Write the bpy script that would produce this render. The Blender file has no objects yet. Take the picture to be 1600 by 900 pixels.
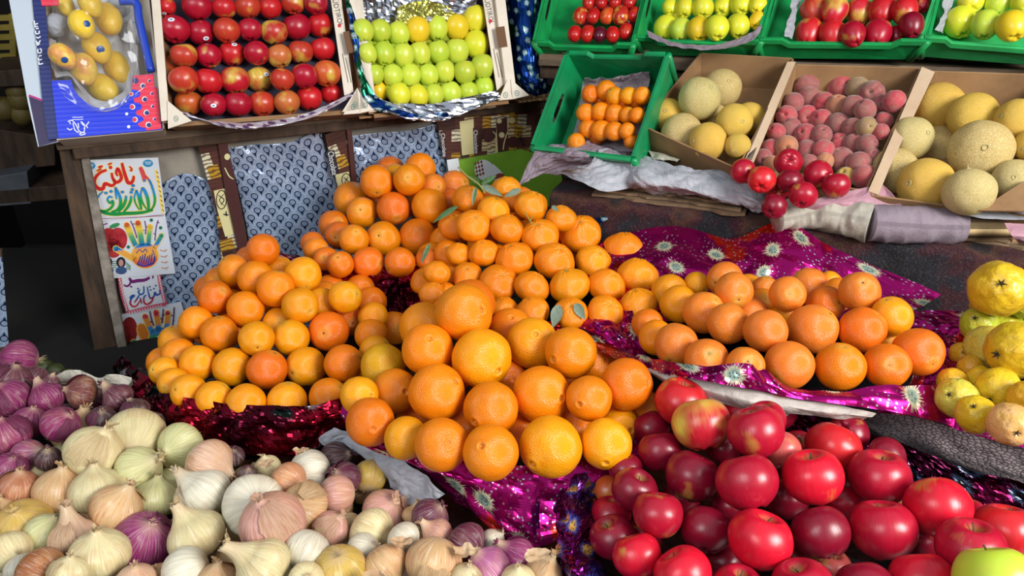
import bpy, bmesh, math, random
import numpy as np
from mathutils import Vector, Matrix, Euler, noise
random.seed(11)
sc = bpy.context.scene
col = sc.collection

# ---------------------------------------------------------------- camera, world, lights
FPX = 1155.0
CAM = Vector((0, 0, 1.65))
PITCH = math.radians(28)
cd = bpy.data.cameras.new('camera'); cam = bpy.data.objects.new('camera', cd); col.objects.link(cam)
cd.sensor_width = 36; cd.lens = FPX / 1600 * 36; cd.clip_start = .02
cam.location = CAM; cam.rotation_euler = (math.pi / 2 - PITCH, 0, 0)
sc.camera = cam
sc.view_settings.view_transform = 'Standard'; sc.view_settings.look = 'None'
sc.view_settings.gamma = 1; sc.view_settings.use_curve_mapping = False
sc.view_settings.exposure = 0.35

def srgb(h):
    if isinstance(h, str):
        h = h.lstrip('#'); c = [int(h[i:i + 2], 16) / 255 for i in (0, 2, 4)]
    else: c = [x / 255 for x in h]
    return tuple((x / 12.92 if x <= .04045 else ((x + .055) / 1.055) ** 2.4) for x in c) + (1,)

w = bpy.data.worlds.new('world'); sc.world = w; w.use_nodes = True
nt = w.node_tree; nt.nodes.clear()
wo = nt.nodes.new('ShaderNodeOutputWorld'); bg = nt.nodes.new('ShaderNodeBackground')
tc = nt.nodes.new('ShaderNodeTexCoord'); sp = nt.nodes.new('ShaderNodeSeparateXYZ')
nz = nt.nodes.new('ShaderNodeTexNoise'); nz.inputs['Scale'].default_value = 2.5; nz.inputs['Detail'].default_value = 3
ad = nt.nodes.new('ShaderNodeMath'); ad.operation = 'MULTIPLY_ADD'; ad.inputs[1].default_value = .5
rp = nt.nodes.new('ShaderNodeValToRGB')
nt.links.new(tc.outputs['Generated'], sp.inputs[0]); nt.links.new(tc.outputs['Generated'], nz.inputs['Vector'])
nt.links.new(nz.outputs[0], ad.inputs[0]); nt.links.new(sp.outputs['Z'], ad.inputs[2])
nt.links.new(ad.outputs[0], rp.inputs[0]); nt.links.new(rp.outputs[0], bg.inputs[0]); nt.links.new(bg.outputs[0], wo.inputs[0])
e = rp.color_ramp.elements                      # street ground, shaded buildings, bright sky
e[0].position = 0; e[0].color = (.08, .07, .06, 1)
e[1].position = 1; e[1].color = (.82, .9, 1, 1)
for p, c in ((.28, (.13, .12, .11, 1)), (.5, (.3, .29, .28, 1)), (.56, (.8, .86, .95, 1))):
    x = e.new(p); x.color = c
bg.inputs[1].default_value = .44

def area(name, loc, target, size, energy, color, sy=None):
    l = bpy.data.lights.new(name, 'AREA'); l.energy = energy; l.color = color; l.size = size
    if sy: l.shape = 'RECTANGLE'; l.size_y = sy
    o = bpy.data.objects.new(name, l); col.objects.link(o); o.location = loc
    o.rotation_euler = (Vector(target) - Vector(loc)).to_track_quat('-Z', 'Y').to_euler()
    return o
area('daylight_opening', (1.9, -.6, 2.5), (0, 1.3, .95), 1.1, 88, (1, .97, .93))
area('daylight_left', (-1.4, -.9, 2.9), (-.4, 1.3, .9), 1.2, 26, (.93, .97, 1))

# ---------------------------------------------------------------- geometry helpers
FW = Vector((0, math.cos(PITCH), -math.sin(PITCH))); UP = Vector((0, math.sin(PITCH), math.cos(PITCH))); RT = Vector((1, 0, 0))
Zv = Vector((0, 0, 1))
def ray(u, v): return FW + RT * ((u - 800) / FPX) + UP * ((450 - v) / FPX)
def G(u, v, z):                                 # the point at height z seen at (u, v) of the photograph
    d = ray(u, v); return CAM + d * ((z - CAM.z) / d.z)
def plane(p, e1, e2):
    n = e1.cross(e2).normalized()
    if n.dot(CAM - p) < 0: n = -n
    return (p, n)
def til(h, deg): return h * math.cos(math.radians(deg)) + Zv * math.sin(math.radians(deg))
e1L = Vector((.9266, .3757, 0)); hL = Vector((-.3757, .9266, 0))
e1R = Vector((.957, -.289, 0)); hR = Vector((.289, .957, 0))
PL = {'LB': plane(G(300, 195, 1.19), e1L, til(hL, 60)),
      'LV': plane(Vector((-1.0, 1.62, 1)), e1L, Zv),
      'RM': plane(G(1100, 255, 1.13), e1R, til(hR, 27)),
      'RC': plane(G(950, 228, 1.14), Vector((.848, -.53, 0)), til(Vector((.53, .848, 0)), 48)),
      'RU': plane(G(1100, 70, 1.33), e1R, til(hR, 35))}
def S(u, v, key, off=0.0):                      # the point of a surface of the stall seen at (u, v)
    p, n = PL[key]; d = ray(u, v); return CAM + d * (n.dot(p + n * off - CAM) / n.dot(d))

def tag(o, label=None, cat=None, group=None, kind=None):
    if label: o['label'] = label
    if cat: o['category'] = cat
    if group: o['group'] = group
    if kind: o['kind'] = kind
    return o
def empty(name, loc, label=None, cat=None, group=None):
    o = bpy.data.objects.new(name, None); col.objects.link(o); o.location = loc; o.empty_display_size = .05
    return tag(o, label, cat, group)
def mk(name, verts, faces, mat, parent=None, smooth=True, uv=None):
    me = bpy.data.meshes.new(name)
    off = parent.location if parent is not None and parent.type == 'EMPTY' else Vector((0, 0, 0))
    me.from_pydata([tuple(Vector(v) - off) for v in verts], [], faces); me.update()
    if mat: me.materials.append(mat)
    if smooth: me.polygons.foreach_set('use_smooth', [True] * len(me.polygons))
    if uv:
        l = me.uv_layers.new(name='UVMap')
        for lp in me.loops: l.data[lp.index].uv = uv[lp.vertex_index]
    o = bpy.data.objects.new(name, me); col.objects.link(o)
    if parent is not None: o.parent = parent
    return o
def prism(name, pts, n, th, mat, parent=None, bevel=0, uvax=None):      # flat board with an outline and a thickness
    n = n.normalized(); k = len(pts); V = [p + n * th for p in pts] + list(pts)
    Fs = [list(range(k)), list(range(2 * k - 1, k - 1, -1))] + [[i, k + i, k + (i + 1) % k, (i + 1) % k] for i in range(k)]
    a = (pts[1] - pts[0]).normalized() if uvax is None else uvax; b = n.cross(a)
    uv = [((p - pts[0]).dot(a), (p - pts[0]).dot(b)) for p in V]
    o = mk(name, V, Fs, mat, parent, False, uv)
    bm = bmesh.new(); bm.from_mesh(o.data); bmesh.ops.recalc_face_normals(bm, faces=bm.faces); bm.to_mesh(o.data); bm.free()
    if bevel:
        m = o.modifiers.new('bevel', 'BEVEL'); m.width = bevel; m.segments = 2; m.limit_method = 'ANGLE'
    return o
def px(pts, key, off=0.0): return [S(u, v, key, off) for u, v in pts]
def board(name, pts, key, th, mat, parent=None, off=0.0, bevel=0): return prism(name, px(pts, key, off), PL[key][1], th, mat, parent, bevel)
def slab(name, c, e1, h, w, d, t, mat, parent=None, bevel=.002, up=Zv):  # box: w along e1, d along h, t upwards, c = middle of its front lower edge
    p = [c - e1 * w / 2, c + e1 * w / 2, c + e1 * w / 2 + h * d, c - e1 * w / 2 + h * d]
    return prism(name, p, up, t, mat, parent, bevel)
def ragged(name, c, e1, h, w, d, t, mat, parent=None, seed=0, amp=.006):   # torn-edged flattened cardboard
    rr = random.Random(seed); n = 14
    p = [c + e1 * (w * (i / n - .5)) + h * rr.uniform(-amp, amp) for i in range(n + 1)]
    p += [c + e1 * w / 2 + h * d, c - e1 * w / 2 + h * d]
    return prism(name, p, (Zv + h * rr.uniform(-.05, .05) + e1 * rr.uniform(-.02, .02)), t, mat, parent)
def catmull(P, t):
    n = len(P) - 1; i = min(int(t), n - 1) if n > 0 else 0; f = t - i
    p0 = P[max(i - 1, 0)]; p1 = P[i]; p2 = P[min(i + 1, n)]; p3 = P[min(i + 2, n)]
    return .5 * ((2 * p1) + (p2 - p0) * f + (2 * p0 - 5 * p1 + 4 * p2 - p3) * f * f + (3 * p1 - p0 - 3 * p2 + p3) * f ** 3)
def ridge(p, o=3):
    s = 0; a = 1
    for k in range(o):
        s += a * (1 - 2 * abs(noise.noise(p))); p = p * 2.1 + Vector((3.1, 1.7, .3)); a *= .5
    return s
def sheet(name, rows, mat, parent=None, nu=60, nv=24, amp=.006, sc_=18, thick=.0005, facet=True, uvs=1.0, seed=0, edge=.004, rot=0):
    rows = [[Vector(p) for p in r] for r in rows]
    R_, C_ = len(rows), len(rows[0]); V = []; UV = []
    for j in range(nv + 1):
        t = j / nv * (R_ - 1)
        for i in range(nu + 1):
            s = i / nu * (C_ - 1)
            V.append(catmull([catmull(r, s) for r in rows], t))
    def at(j, i): return V[j * (nu + 1) + i]
    N = []
    for j in range(nv + 1):
        for i in range(nu + 1):
            a = at(j, min(i + 1, nu)) - at(j, max(i - 1, 0)); b = at(min(j + 1, nv), i) - at(max(j - 1, 0), i)
            N.append(a.cross(b).normalized())
    midr = nv // 2; midc = nu // 2
    lu = [0.0]; lv = [0.0]
    for i in range(nu): lu.append(lu[-1] + (at(midr, i + 1) - at(midr, i)).length)
    for j in range(nv): lv.append(lv[-1] + (at(j + 1, midc) - at(j, midc)).length)
    ca, sa = math.cos(rot), math.sin(rot)
    W = []
    for j in range(nv + 1):
        for i in range(nu + 1):
            k = j * (nu + 1) + i; p = V[k]; q = Vector((lu[i], lv[j], seed * 3.7)) * sc_
            h = amp * (ridge(q) - .4)
            W.append(p + N[k] * h + Vector((noise.noise(q * 1.3 + Vector((9, 0, 0))), noise.noise(q * 1.3 + Vector((0, 9, 0))), 0)) * edge)
            UV.append(((lu[i] * ca - lv[j] * sa) * uvs + seed * .37, (lu[i] * sa + lv[j] * ca) * uvs + seed * .21))
    Fs = [(j * (nu + 1) + i, j * (nu + 1) + i + 1, (j + 1) * (nu + 1) + i + 1, (j + 1) * (nu + 1) + i) for j in range(nv) for i in range(nu)]
    o = mk(name, W, Fs, mat, parent, not facet, UV)
    m = o.modifiers.new('thickness', 'SOLIDIFY'); m.thickness = thick; m.offset = 0
    return o
def Gs(*pts): return [G(*p) for p in pts]
def dense(P, n):
    return [catmull(P, i / n * (len(P) - 1)) for i in range(n + 1)]
def tube(name, pts, rad, mat, parent=None, seg=8, n=None, taper=None, lump=0):
    pts = [Vector(p) for p in pts]
    P = dense(pts, n or len(pts) * 4) if len(pts) > 2 else pts
    V = []; Fs = []; ref = Vector((.3, .2, 1)).normalized()
    for i, p in enumerate(P):
        d = (P[min(i + 1, len(P) - 1)] - P[max(i - 1, 0)]).normalized()
        a = d.cross(ref).normalized(); b = d.cross(a)
        t = i / (len(P) - 1); r = (taper[0] + (taper[1] - taper[0]) * t) if taper else rad
        for k in range(seg):
            an = 2 * math.pi * k / seg; q = p + (a * math.cos(an) + b * math.sin(an)) * r
            if lump: q += (q - p).normalized() * lump * ridge(q * 22, 2)
            V.append(q)
    for i in range(len(P) - 1):
        for k in range(seg): Fs.append((i * seg + k, i * seg + (k + 1) % seg, (i + 1) * seg + (k + 1) % seg, (i + 1) * seg + k))
    Fs.append(tuple(range(seg))[::-1]); Fs.append(tuple((len(P) - 1) * seg + k for k in range(seg)))
    uv = [((i // seg) / len(P), (i % seg) / seg) for i in range(len(V))]
    return mk(name, V, Fs, mat, parent, True, uv)

# flat printing on a surface: strokes, blobs and letters (all real thin ink meshes lying on the printed board)
class Ink:
    def __init__(s, key, off, ox=0, oy=0, k=1.0): s.key = key; s.off = off; s.ox = ox; s.oy = oy; s.k = k; s.V = []; s.F = []; s.n = 0
    def P(s, x, y, o=0): return S(s.ox + x / s.k, s.oy + y / s.k, s.key, s.off + o)
    def stroke(s, pts, wd, grow=0, o=0, taper=True):
        wd = wd * (1.0 if s.k == 1 or not taper else 1.22)
        P = [Vector((x, y, 0)) for x, y in pts]
        P = dense(P, 6 * len(P)) if len(P) > 2 else dense(P, 4)
        b = len(s.V); n = len(P)
        for i, p in enumerate(P):
            d = (P[min(i + 1, n - 1)] - P[max(i - 1, 0)]).normalized(); t = i / (n - 1)
            q = (wd * (.35 + .65 * math.sin(math.pi * min(max(t * .9 + .08, 0), 1)) ** .5) if taper else wd) / 2 + grow
            nn = Vector((-d.y, d.x, 0)) * q
            if i == 0: p = p - d * grow
            if i == n - 1: p = p + d * grow
            s.V += [s.P(p.x + nn.x, p.y + nn.y, o), s.P(p.x - nn.x, p.y - nn.y, o)]
        for i in range(n - 1): s.F.append((b + 2 * i, b + 2 * i + 1, b + 2 * i + 3, b + 2 * i + 2))
    def blob(s, x, y, rx, ry=None, a=0, o=0, n=18):
        ry = rx if ry is None else ry; b = len(s.V); c, d = math.cos(a), math.sin(a)
        for i in range(n):
            t = 2 * math.pi * i / n; p, q = rx * math.cos(t), ry * math.sin(t)
            s.V.append(s.P(x + p * c - q * d, y + p * d + q * c, o))
        s.F.append(tuple(range(b, b + n)))
    def poly(s, pts, o=0):
        b = len(s.V); s.V += [s.P(x, y, o) for x, y in pts]; s.F.append(tuple(range(b, b + len(pts))))
    def build_each(s, name, mat, parent):                          # every shape a part of its own
        for f in s.F: mk(name, [s.V[i] for i in f], [tuple(range(len(f)))], mat, parent, False)
    def build(s, name, mat, parent):
        return mk(name, s.V, s.F, mat, parent, False)
def text(name, body, quad, key, off, mat, parent, bold=0.0):
    c = bpy.data.curves.new(name, 'FONT'); c.body = body; c.resolution_u = 3; c.offset = bold
    t = bpy.data.objects.new(name, c); col.objects.link(t); bpy.context.view_layer.update()
    me = bpy.data.meshes.new_from_object(t.evaluated_get(bpy.context.evaluated_depsgraph_get()))
    bpy.data.objects.remove(t)
    xs = [v.co.x for v in me.vertices]; ys = [v.co.y for v in me.vertices]
    x0, x1, y0, y1 = min(xs), max(xs), min(ys), max(ys)
    V = []
    for v in me.vertices:
        a = (v.co.x - x0) / (x1 - x0); b = (v.co.y - y0) / (y1 - y0)
        u_ = [(1 - b) * ((1 - a) * quad[3][i] + a * quad[2][i]) + b * ((1 - a) * quad[0][i] + a * quad[1][i]) for i in (0, 1)]
        V.append(S(u_[0], u_[1], key, off))
    Fs = [tuple(p.vertices) for p in me.polygons]
    return mk(name, V, Fs, mat, parent, False)

# ---------------------------------------------------------------- materials
class N:
    def __init__(s, name):
        s.m = bpy.data.materials.new(name); s.m.use_nodes = True; s.t = s.m.node_tree; s.t.nodes.clear()
        s.out = s.t.nodes.new('ShaderNodeOutputMaterial'); s.b = s.t.nodes.new('ShaderNodeBsdfPrincipled')
        s.t.links.new(s.b.outputs[0], s.out.inputs[0])
    def node(s, ty, props=None, **inp):
        n = s.t.nodes.new(ty)
        for k, v in (props or {}).items(): setattr(n, k, v)
        for k, v in inp.items(): s.set(n.inputs[k.replace('_', ' ')] if not k.startswith('i') or not k[1:].isdigit() else n.inputs[int(k[1:])], v)
        return n
    def set(s, sock, v):
        if hasattr(v, 'links') and hasattr(v, 'is_output'): s.t.links.new(v, sock)
        elif hasattr(v, 'bl_idname') and hasattr(v, 'outputs'): s.t.links.new(v.outputs[0], sock)
        else: sock.default_value = v
    def math(s, op, a, b=0.0, c=0.0, clamp=False):
        n = s.node('ShaderNodeMath', {'operation': op, 'use_clamp': clamp}); s.set(n.inputs[0], a); s.set(n.inputs[1], b)
        if len(n.inputs) > 2: s.set(n.inputs[2], c)
        return n.outputs[0]
    def mix(s, f, a, b, mode='MIX'):
        n = s.node('ShaderNodeMix', {'data_type': 'RGBA', 'blend_type': mode}); s.set(n.inputs[0], f); s.set(n.inputs[6], a); s.set(n.inputs[7], b)
        return n.outputs[2]
    def ramp(s, f, stops, interp='LINEAR'):
        n = s.node('ShaderNodeValToRGB'); s.set(n.inputs[0], f); r = n.color_ramp; r.interpolation = interp
        while len(r.elements) > 1: r.elements.remove(r.elements[-1])
        r.elements[0].position = stops[0][0]; r.elements[0].color = stops[0][1]
        for p, c in stops[1:]: x = r.elements.new(p); x.color = c
        return n.outputs[0]
    def step(s, v, lo, hi):
        n = s.node('ShaderNodeMapRange'); s.set(n.inputs[0], v); n.inputs[1].default_value = lo; n.inputs[2].default_value = hi
        n.clamp = True; return n.outputs[0]
    def noise(s, vec, scale, detail=3, rough=.5, dist=0): 
        n = s.node('ShaderNodeTexNoise'); 
        if vec is not None: s.set(n.inputs['Vector'], vec)
        n.inputs['Scale'].default_value = scale; n.inputs['Detail'].default_value = detail; n.inputs['Roughness'].default_value = rough; n.inputs['Distortion'].default_value = dist
        return n.outputs[0]
    def voro(s, vec, scale, feature='F1', rand=1.0, dim='3D'):
        n = s.node('ShaderNodeTexVoronoi', {'feature': feature, 'voronoi_dimensions': dim}); s.set(n.inputs['Vector'], vec)
        n.inputs['Scale'].default_value = scale; n.inputs['Randomness'].default_value = rand
        return n
    def obj(s): return s.node('ShaderNodeTexCoord').outputs['Object']
    def uv(s): return s.node('ShaderNodeTexCoord').outputs['UV']
    def scale(s, vec, x, y, z=1): 
        n = s.node('ShaderNodeMapping'); s.set(n.inputs[0], vec); n.inputs['Scale'].default_value = (x, y, z); return n.outputs[0]
    def sep(s, vec): n = s.node('ShaderNodeSeparateXYZ'); s.set(n.inputs[0], vec); return n.outputs
    def comb(s, x, y, z=0.0): n = s.node('ShaderNodeCombineXYZ'); s.set(n.inputs[0], x); s.set(n.inputs[1], y); s.set(n.inputs[2], z); return n.outputs[0]
    def bump(s, h, strength, dist, nrm=None):
        n = s.node('ShaderNodeBump'); s.set(n.inputs['Height'], h); n.inputs['Strength'].default_value = strength; n.inputs['Distance'].default_value = dist
        if nrm is not None: s.set(n.inputs['Normal'], nrm)
        return n.outputs[0]
    def info(s): return s.node('ShaderNodeObjectInfo')
    def fin(s, color, rough=.5, metal=0.0, normal=None, **kw):
        s.set(s.b.inputs['Base Color'], color); s.set(s.b.inputs['Roughness'], rough); s.set(s.b.inputs['Metallic'], metal)
        if normal is not None: s.set(s.b.inputs['Normal'], normal)
        for k, v in kw.items(): s.set(s.b.inputs[k.replace('_', ' ')], v)
        return s.m
def plain(name, c, rough=.6, metal=0, **kw): return N(name).fin(srgb(c), rough, metal, **kw)
def dirty(name, c1, c2, scale=8, rough=.75, bump=.15, stretch=(1, 1, 1), dist=.002):
    n = N(name); p = n.scale(n.obj(), *stretch); a = n.noise(p, scale, 6, .65)
    return n.fin(n.mix(n.step(a, .35, .68), srgb(c1), srgb(c2)), rough, 0, n.bump(n.noise(p, scale * 5, 4), bump, dist))
M = {}
M['wood'] = dirty('weathered_wood', '4a3a2c', '7c6a56', 6, .75, .5, (1, 1, 7))
M['wood_dark'] = dirty('dark_post_wood', '2c2017', '5a4330', 9, .7, .6, (3, 3, .6))
M['wood_edge'] = dirty('worn_wood_edge', '5f554c', 'a39a8e', 18, .7, .5)
M['card'] = dirty('brown_cardboard', '806040', 'a27e56', 5, .85, .12)
M['card_dark'] = dirty('aged_cardboard', '5b4836', '8d7458', 9, .85, .3)
M['card_grey'] = dirty('dusty_grey_board', '77726b', 'a29a8c', 5, .85, .3)
M['card_pale'] = dirty('pale_carton', 'cfc3b0', 'e6dccd', 5, .8, .1)
M['dark'] = dirty('shade_dark_wall', '0b0a0a', '1a1613', 3, .9, .3)  # near-black: shade of the enclosed recess put into the colour
M['black'] = dirty('black_plastic_bag', '070708', '131215', 10, .25, .6, dist=.004)
M['navy'] = plain('navy_print', '1c2f78', .45); M['white'] = plain('white_print', 'e6ebee', .5)
M['ink'] = plain('dark_ink', '27222a', .5); M['red_print'] = plain('red_print', 'd92c44', .45)
M['green_plastic'] = None
def corr(name, c, lines=320, k=.10):                                   # corrugated printed board
    n = N(name); u = n.sep(n.uv()); s_ = n.math('SINE', n.math('MULTIPLY', u[1], lines * 2)); a = n.noise(n.uv(), 30, 4)
    return n.fin(n.mix(n.math('MULTIPLY', n.step(s_, .2, 1), k), srgb(c), n.mix(.35, srgb(c), (1, 1, 1, 1))), .4, 0, n.bump(s_, .10, .001))
M['blue_board'] = corr('blue_corrugated_board', '0a30d8'); M['red_board'] = corr('red_corrugated_board', 'e0304e')
M['blue_dark'] = corr('dark_blue_board', '0c2068', 320, .03)
def crate_mat(name, c):
    n = N(name); a = n.noise(n.obj(), 14, 5, .6)
    return n.fin(n.mix(n.step(a, .35, .75), srgb(c), n.mix(.55, srgb(c), (.01, .05, .03, 1))), n.math('MULTIPLY_ADD', a, .3, .22), 0, n.bump(a, .1, .002))
M['crate_green'] = crate_mat('green_crate_plastic', '1ba456'); M['crate_teal'] = crate_mat('deep_green_crate_plastic', '0f9457')
M['crate_lime'] = crate_mat('bright_green_crate_plastic', '37b765')
def tissue(name, c, transl=.25):
    n = N(name); a = n.noise(n.uv(), 25, 5, .6, .6)
    m = n.fin(n.mix(n.step(a, .3, .75), srgb(c), n.mix(.35, srgb(c), (.25, .22, .26, 1))), .5, 0, n.bump(n.noise(n.uv(), 60, 5, .6, 1.2), .6, .004))
    t = n.node('ShaderNodeBsdfTranslucent'); n.set(t.inputs[0], srgb(c)); mx = n.node('ShaderNodeMixShader'); mx.inputs[0].default_value = transl
    n.t.links.new(n.b.outputs[0], mx.inputs[1]); n.t.links.new(t.outputs[0], mx.inputs[2]); n.t.links.new(mx.outputs[0], n.out.inputs[0])
    return m
M['tissue'] = tissue('white_tissue', 'c2c6ce'); M['tissue_mauve'] = tissue('mauve_tissue', 'a494a0'); M['tissue_pink'] = tissue('pink_plastic', 'c893a2')
M['tissue_cream'] = tissue('cream_paper', 'd6d2c0')
n = N('clear_film'); a = n.noise(n.obj(), 30, 3); g = n.node('ShaderNodeBsdfGlossy'); g.inputs['Roughness'].default_value = .08
tr = n.node('ShaderNodeBsdfTransparent'); mx = n.node('ShaderNodeMixShader'); lw = n.node('ShaderNodeLayerWeight'); lw.inputs[0].default_value = .25
n.t.links.new(n.math('MULTIPLY_ADD', lw.outputs[0], .30, .04), mx.inputs[0]); n.t.links.new(tr.outputs[0], mx.inputs[1]); n.t.links.new(g.outputs[0], mx.inputs[2]); n.t.links.new(mx.outputs[0], n.out.inputs[0])
M['film'] = n.m
def foil(name, base, core, ray_c, alt=None, sc_=11, rmin=.010, rvar=.022, metal=.85, rough=.2, speck=True, rays=True, randm=.7, base2=None):
    n = N(name); uv = n.uv(); v = n.voro(uv, sc_, 'F1', randm, '2D')
    pos = v.outputs['Position']; l = n.node('ShaderNodeVectorMath', {'operation': 'SUBTRACT'}); n.set(l.inputs[0], uv); n.set(l.inputs[1], pos)
    x, y, _ = n.sep(l.outputs[0]); an = n.math('ARCTAN2', y, x); ln = n.node('ShaderNodeVectorMath', {'operation': 'LENGTH'}); n.set(ln.inputs[0], l.outputs[0]); ln = ln.outputs[1]
    cc = n.node('ShaderNodeSeparateColor'); n.set(cc.inputs[0], v.outputs['Color'])
    nz_ = n.node('ShaderNodeTexNoise', {'noise_dimensions': '1D'}); n.set(nz_.inputs['W'], n.math('MULTIPLY_ADD', an, 9.0 if rays else 1.0, n.math('MULTIPLY', cc.outputs[0], 60.0))); nz_.inputs['Scale'].default_value = 1; nz_.inputs['Detail'].default_value = 1
    T = n.math('MULTIPLY_ADD', n.math('POWER', nz_.outputs[0], 2.0), rvar, rmin * .9)
    star = n.step(n.math('SUBTRACT', T, ln), -.0006, .0008); inner = n.step(n.math('SUBTRACT', rmin, ln), -.002, .003)
    dots = n.voro(uv, 190, 'F1', 1, '2D').outputs[0]; dk = n.step(dots, .18, .32)
    bcol = srgb(base) if base2 is None else n.mix(n.step(n.noise(uv, 9, 2), .42, .58), srgb(base), srgb(base2))
    if alt: bcol = n.mix(n.step(n.math('ADD', n.noise(uv, 7, 2, .5), n.math('MULTIPLY', n.noise(uv, 70, 2), .12)), .66, .70), bcol, srgb(alt))
    if speck: bcol = n.mix(n.math('MULTIPLY', n.math('SUBTRACT', 1.0, n.step(n.voro(uv, 95, 'F1', 1, '2D').outputs[0], .12, .18)), n.step(n.noise(uv, 20, 2), .45, .6)), bcol, (.75, .7, .75, 1))
    cmix = n.mix(inner, srgb(ray_c), n.mix(dk, n.mix(.75, srgb(core), (0, 0, 0, 1)), srgb(core)))
    c = n.mix(star, bcol, cmix)
    w = n.noise(uv, 16, 2, .4, 1.2)
    return n.fin(c, rough, n.math('MULTIPLY', n.math('SUBTRACT', 1.0, n.math('MULTIPLY', star, .5)), metal), n.bump(w, .30, .004))
M['foil_magenta'] = foil('magenta_star_foil', 'a80f6a', '8fa79c', 'd8d5b0', 'e0301c')
M['foil_red'] = foil('red_green_foil', '98122a', '2a5044', '8a8488', '142a26', 9, .004, .03, .94, .12, False, base2='4a0a1e')
M['foil_multi'] = foil('purple_gold_foil', '6a1060', 'd9b060', '3a50b0', 'e88a20', 20, .010, .02, .92, .14, False, base2='2a2a70')
M['foil_black'] = foil('dark_magenta_foil', '32061f', '10161f', '40506a', '5a0a30', 14, .008, .02, .95, .12, False)
M['foil_leaf'] = foil('blue_leaf_foil', '123a86', 'b8d0e0', '1c6a48', '0f5a3c', 30, .007, .010, .85, .2, False, False, .8)
M['foil_silver'] = foil('silver_foil', 'c4c8d4', 'c4c8d4', 'b4b8c4', None, 10, .001, .002, .95, .16, False)
M['foil_yellow'] = foil('yellow_silver_foil', 'c2c060', 'c4c8d4', 'b4b880', None, 18, .008, .01, .85, .22, False)
M['foil_dot'] = foil('white_violet_printed_foil', 'c8c0cc', '4a3a78', '8a5a50', None, 40, .006, .009, .4, .3, False, False)
# blue drop paper: scales with a ring and a tail
def drop_mat(name, flip=1):
    n = N(name); x, y, _ = n.sep(n.scale(n.uv(), 1 / .036, 1 / .042 * flip)); dark_ = None; sc2 = None
    for o_ in (0.0, .5):
        px_ = n.math('MULTIPLY', n.math('SUBTRACT', n.math('FRACT', n.math('ADD', x, o_ + 40)), .5), .036); py_ = n.math('MULTIPLY', n.math('SUBTRACT', n.math('FRACT', n.math('ADD', y, o_ + 40)), .5), .042)
        q_ = n.math('ADD', py_, .005)
        r = n.math('SQRT', n.math('ADD', n.math('MULTIPLY', px_, px_), n.math('MULTIPLY', q_, q_)))
        ring = n.math('MULTIPLY', n.step(r, .0060, .0068), n.math('SUBTRACT', 1.0, n.step(r, .0086, .0094)))
        spoke = n.math('MULTIPLY', n.math('MULTIPLY', n.step(n.math('SINE', n.math('MULTIPLY', n.math('ARCTAN2', q_, px_), 7.0)), .3, .9), n.math('SUBTRACT', 1.0, n.step(r, .0045, .0055))), .45)
        tail = n.math('MULTIPLY', n.math('MULTIPLY', n.step(n.math('SUBTRACT', n.math('MULTIPLY', n.math('SUBTRACT', .0145, py_), .42), n.math('ABSOLUTE', px_)), 0, .0008), n.step(py_, .000, .001)), n.step(r, .0066, .0072))
        e_ = n.math('MAXIMUM', n.math('MAXIMUM', ring, tail), spoke); dark_ = e_ if dark_ is None else n.math('MAXIMUM', dark_, e_)
        s_ = n.math('SUBTRACT', py_, .001); r2 = n.math('SQRT', n.math('ADD', n.math('MULTIPLY', px_, px_), n.math('MULTIPLY', s_, s_)))
        e2 = n.math('MULTIPLY', n.step(r2, .0150, .0158), n.math('SUBTRACT', 1.0, n.step(r2, .0170, .0178))); sc2 = e2 if sc2 is None else n.math('MAXIMUM', sc2, e2)
    a = n.noise(n.uv(), 12, 4, .6)
    base = n.mix(n.step(a, .3, .7), srgb('8ba3c6'), srgb('a9bddb')); base = n.mix(n.math('MULTIPLY', sc2, .45), base, srgb('d0dcee'))
    tear = n.step(n.noise(n.scale(n.uv(), 1, .35), 14, 5, .7), .69, .72)
    c = n.mix(dark_, base, srgb('1c2c4c')); c = n.mix(tear, c, srgb('7d7467'))
    return n.fin(c, .24, .35, n.bump(n.noise(n.uv(), 28, 4, .6, .8), .6, .005))
M['drops'] = drop_mat('blue_drop_paper'); M['drops_up'] = drop_mat('blue_drop_paper_upright', -1)
def choco(name):
    n = N(name); br = n.node('ShaderNodeTexBrick', {'offset': .37}); n.set(br.inputs['Vector'], n.uv())
    br.inputs['Scale'].default_value = 1; br.inputs['Brick Width'].default_value = .026; br.inputs['Row Height'].default_value = .032; br.inputs['Mortar Size'].default_value = 0
    br.inputs['Color1'].default_value = (0, 0, 0, 1); br.inputs['Color2'].default_value = (1, 1, 1, 1); br.inputs['Bias'].default_value = 0
    c = n.ramp(br.outputs[0], [(0, srgb('3e2622')), (.3, srgb('cdb98c')), (.45, srgb('b98e2e')), (.6, srgb('5a3630')), (.8, srgb('d8d2b4'))], 'CONSTANT')
    w = n.node('ShaderNodeTexWave', {'wave_type': 'RINGS'}); n.set(w.inputs['Vector'], n.uv()); w.inputs['Scale'].default_value = 30; w.inputs['Distortion'].default_value = 6; w.inputs['Detail'].default_value = 2
    c = n.mix(n.math('MULTIPLY', n.step(w.outputs[1], .62, .7), .8), c, srgb('4a2f28'))
    return n.fin(c, .35, 0, n.bump(n.noise(n.uv(), 30, 3), .3, .003))
M['choco'] = choco('chocolate_print_board')
M['brown_edge'] = plain('brown_print', '4c2c2a', .4); M['cream'] = plain('cream_print', 'd9d09a', .5); M['gold'] = plain('gold_print', 'b8902c', .4)
M['green_print'] = dirty('green_picture_print', '86b83c', '6ea02c', 6, .4, .02)
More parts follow.
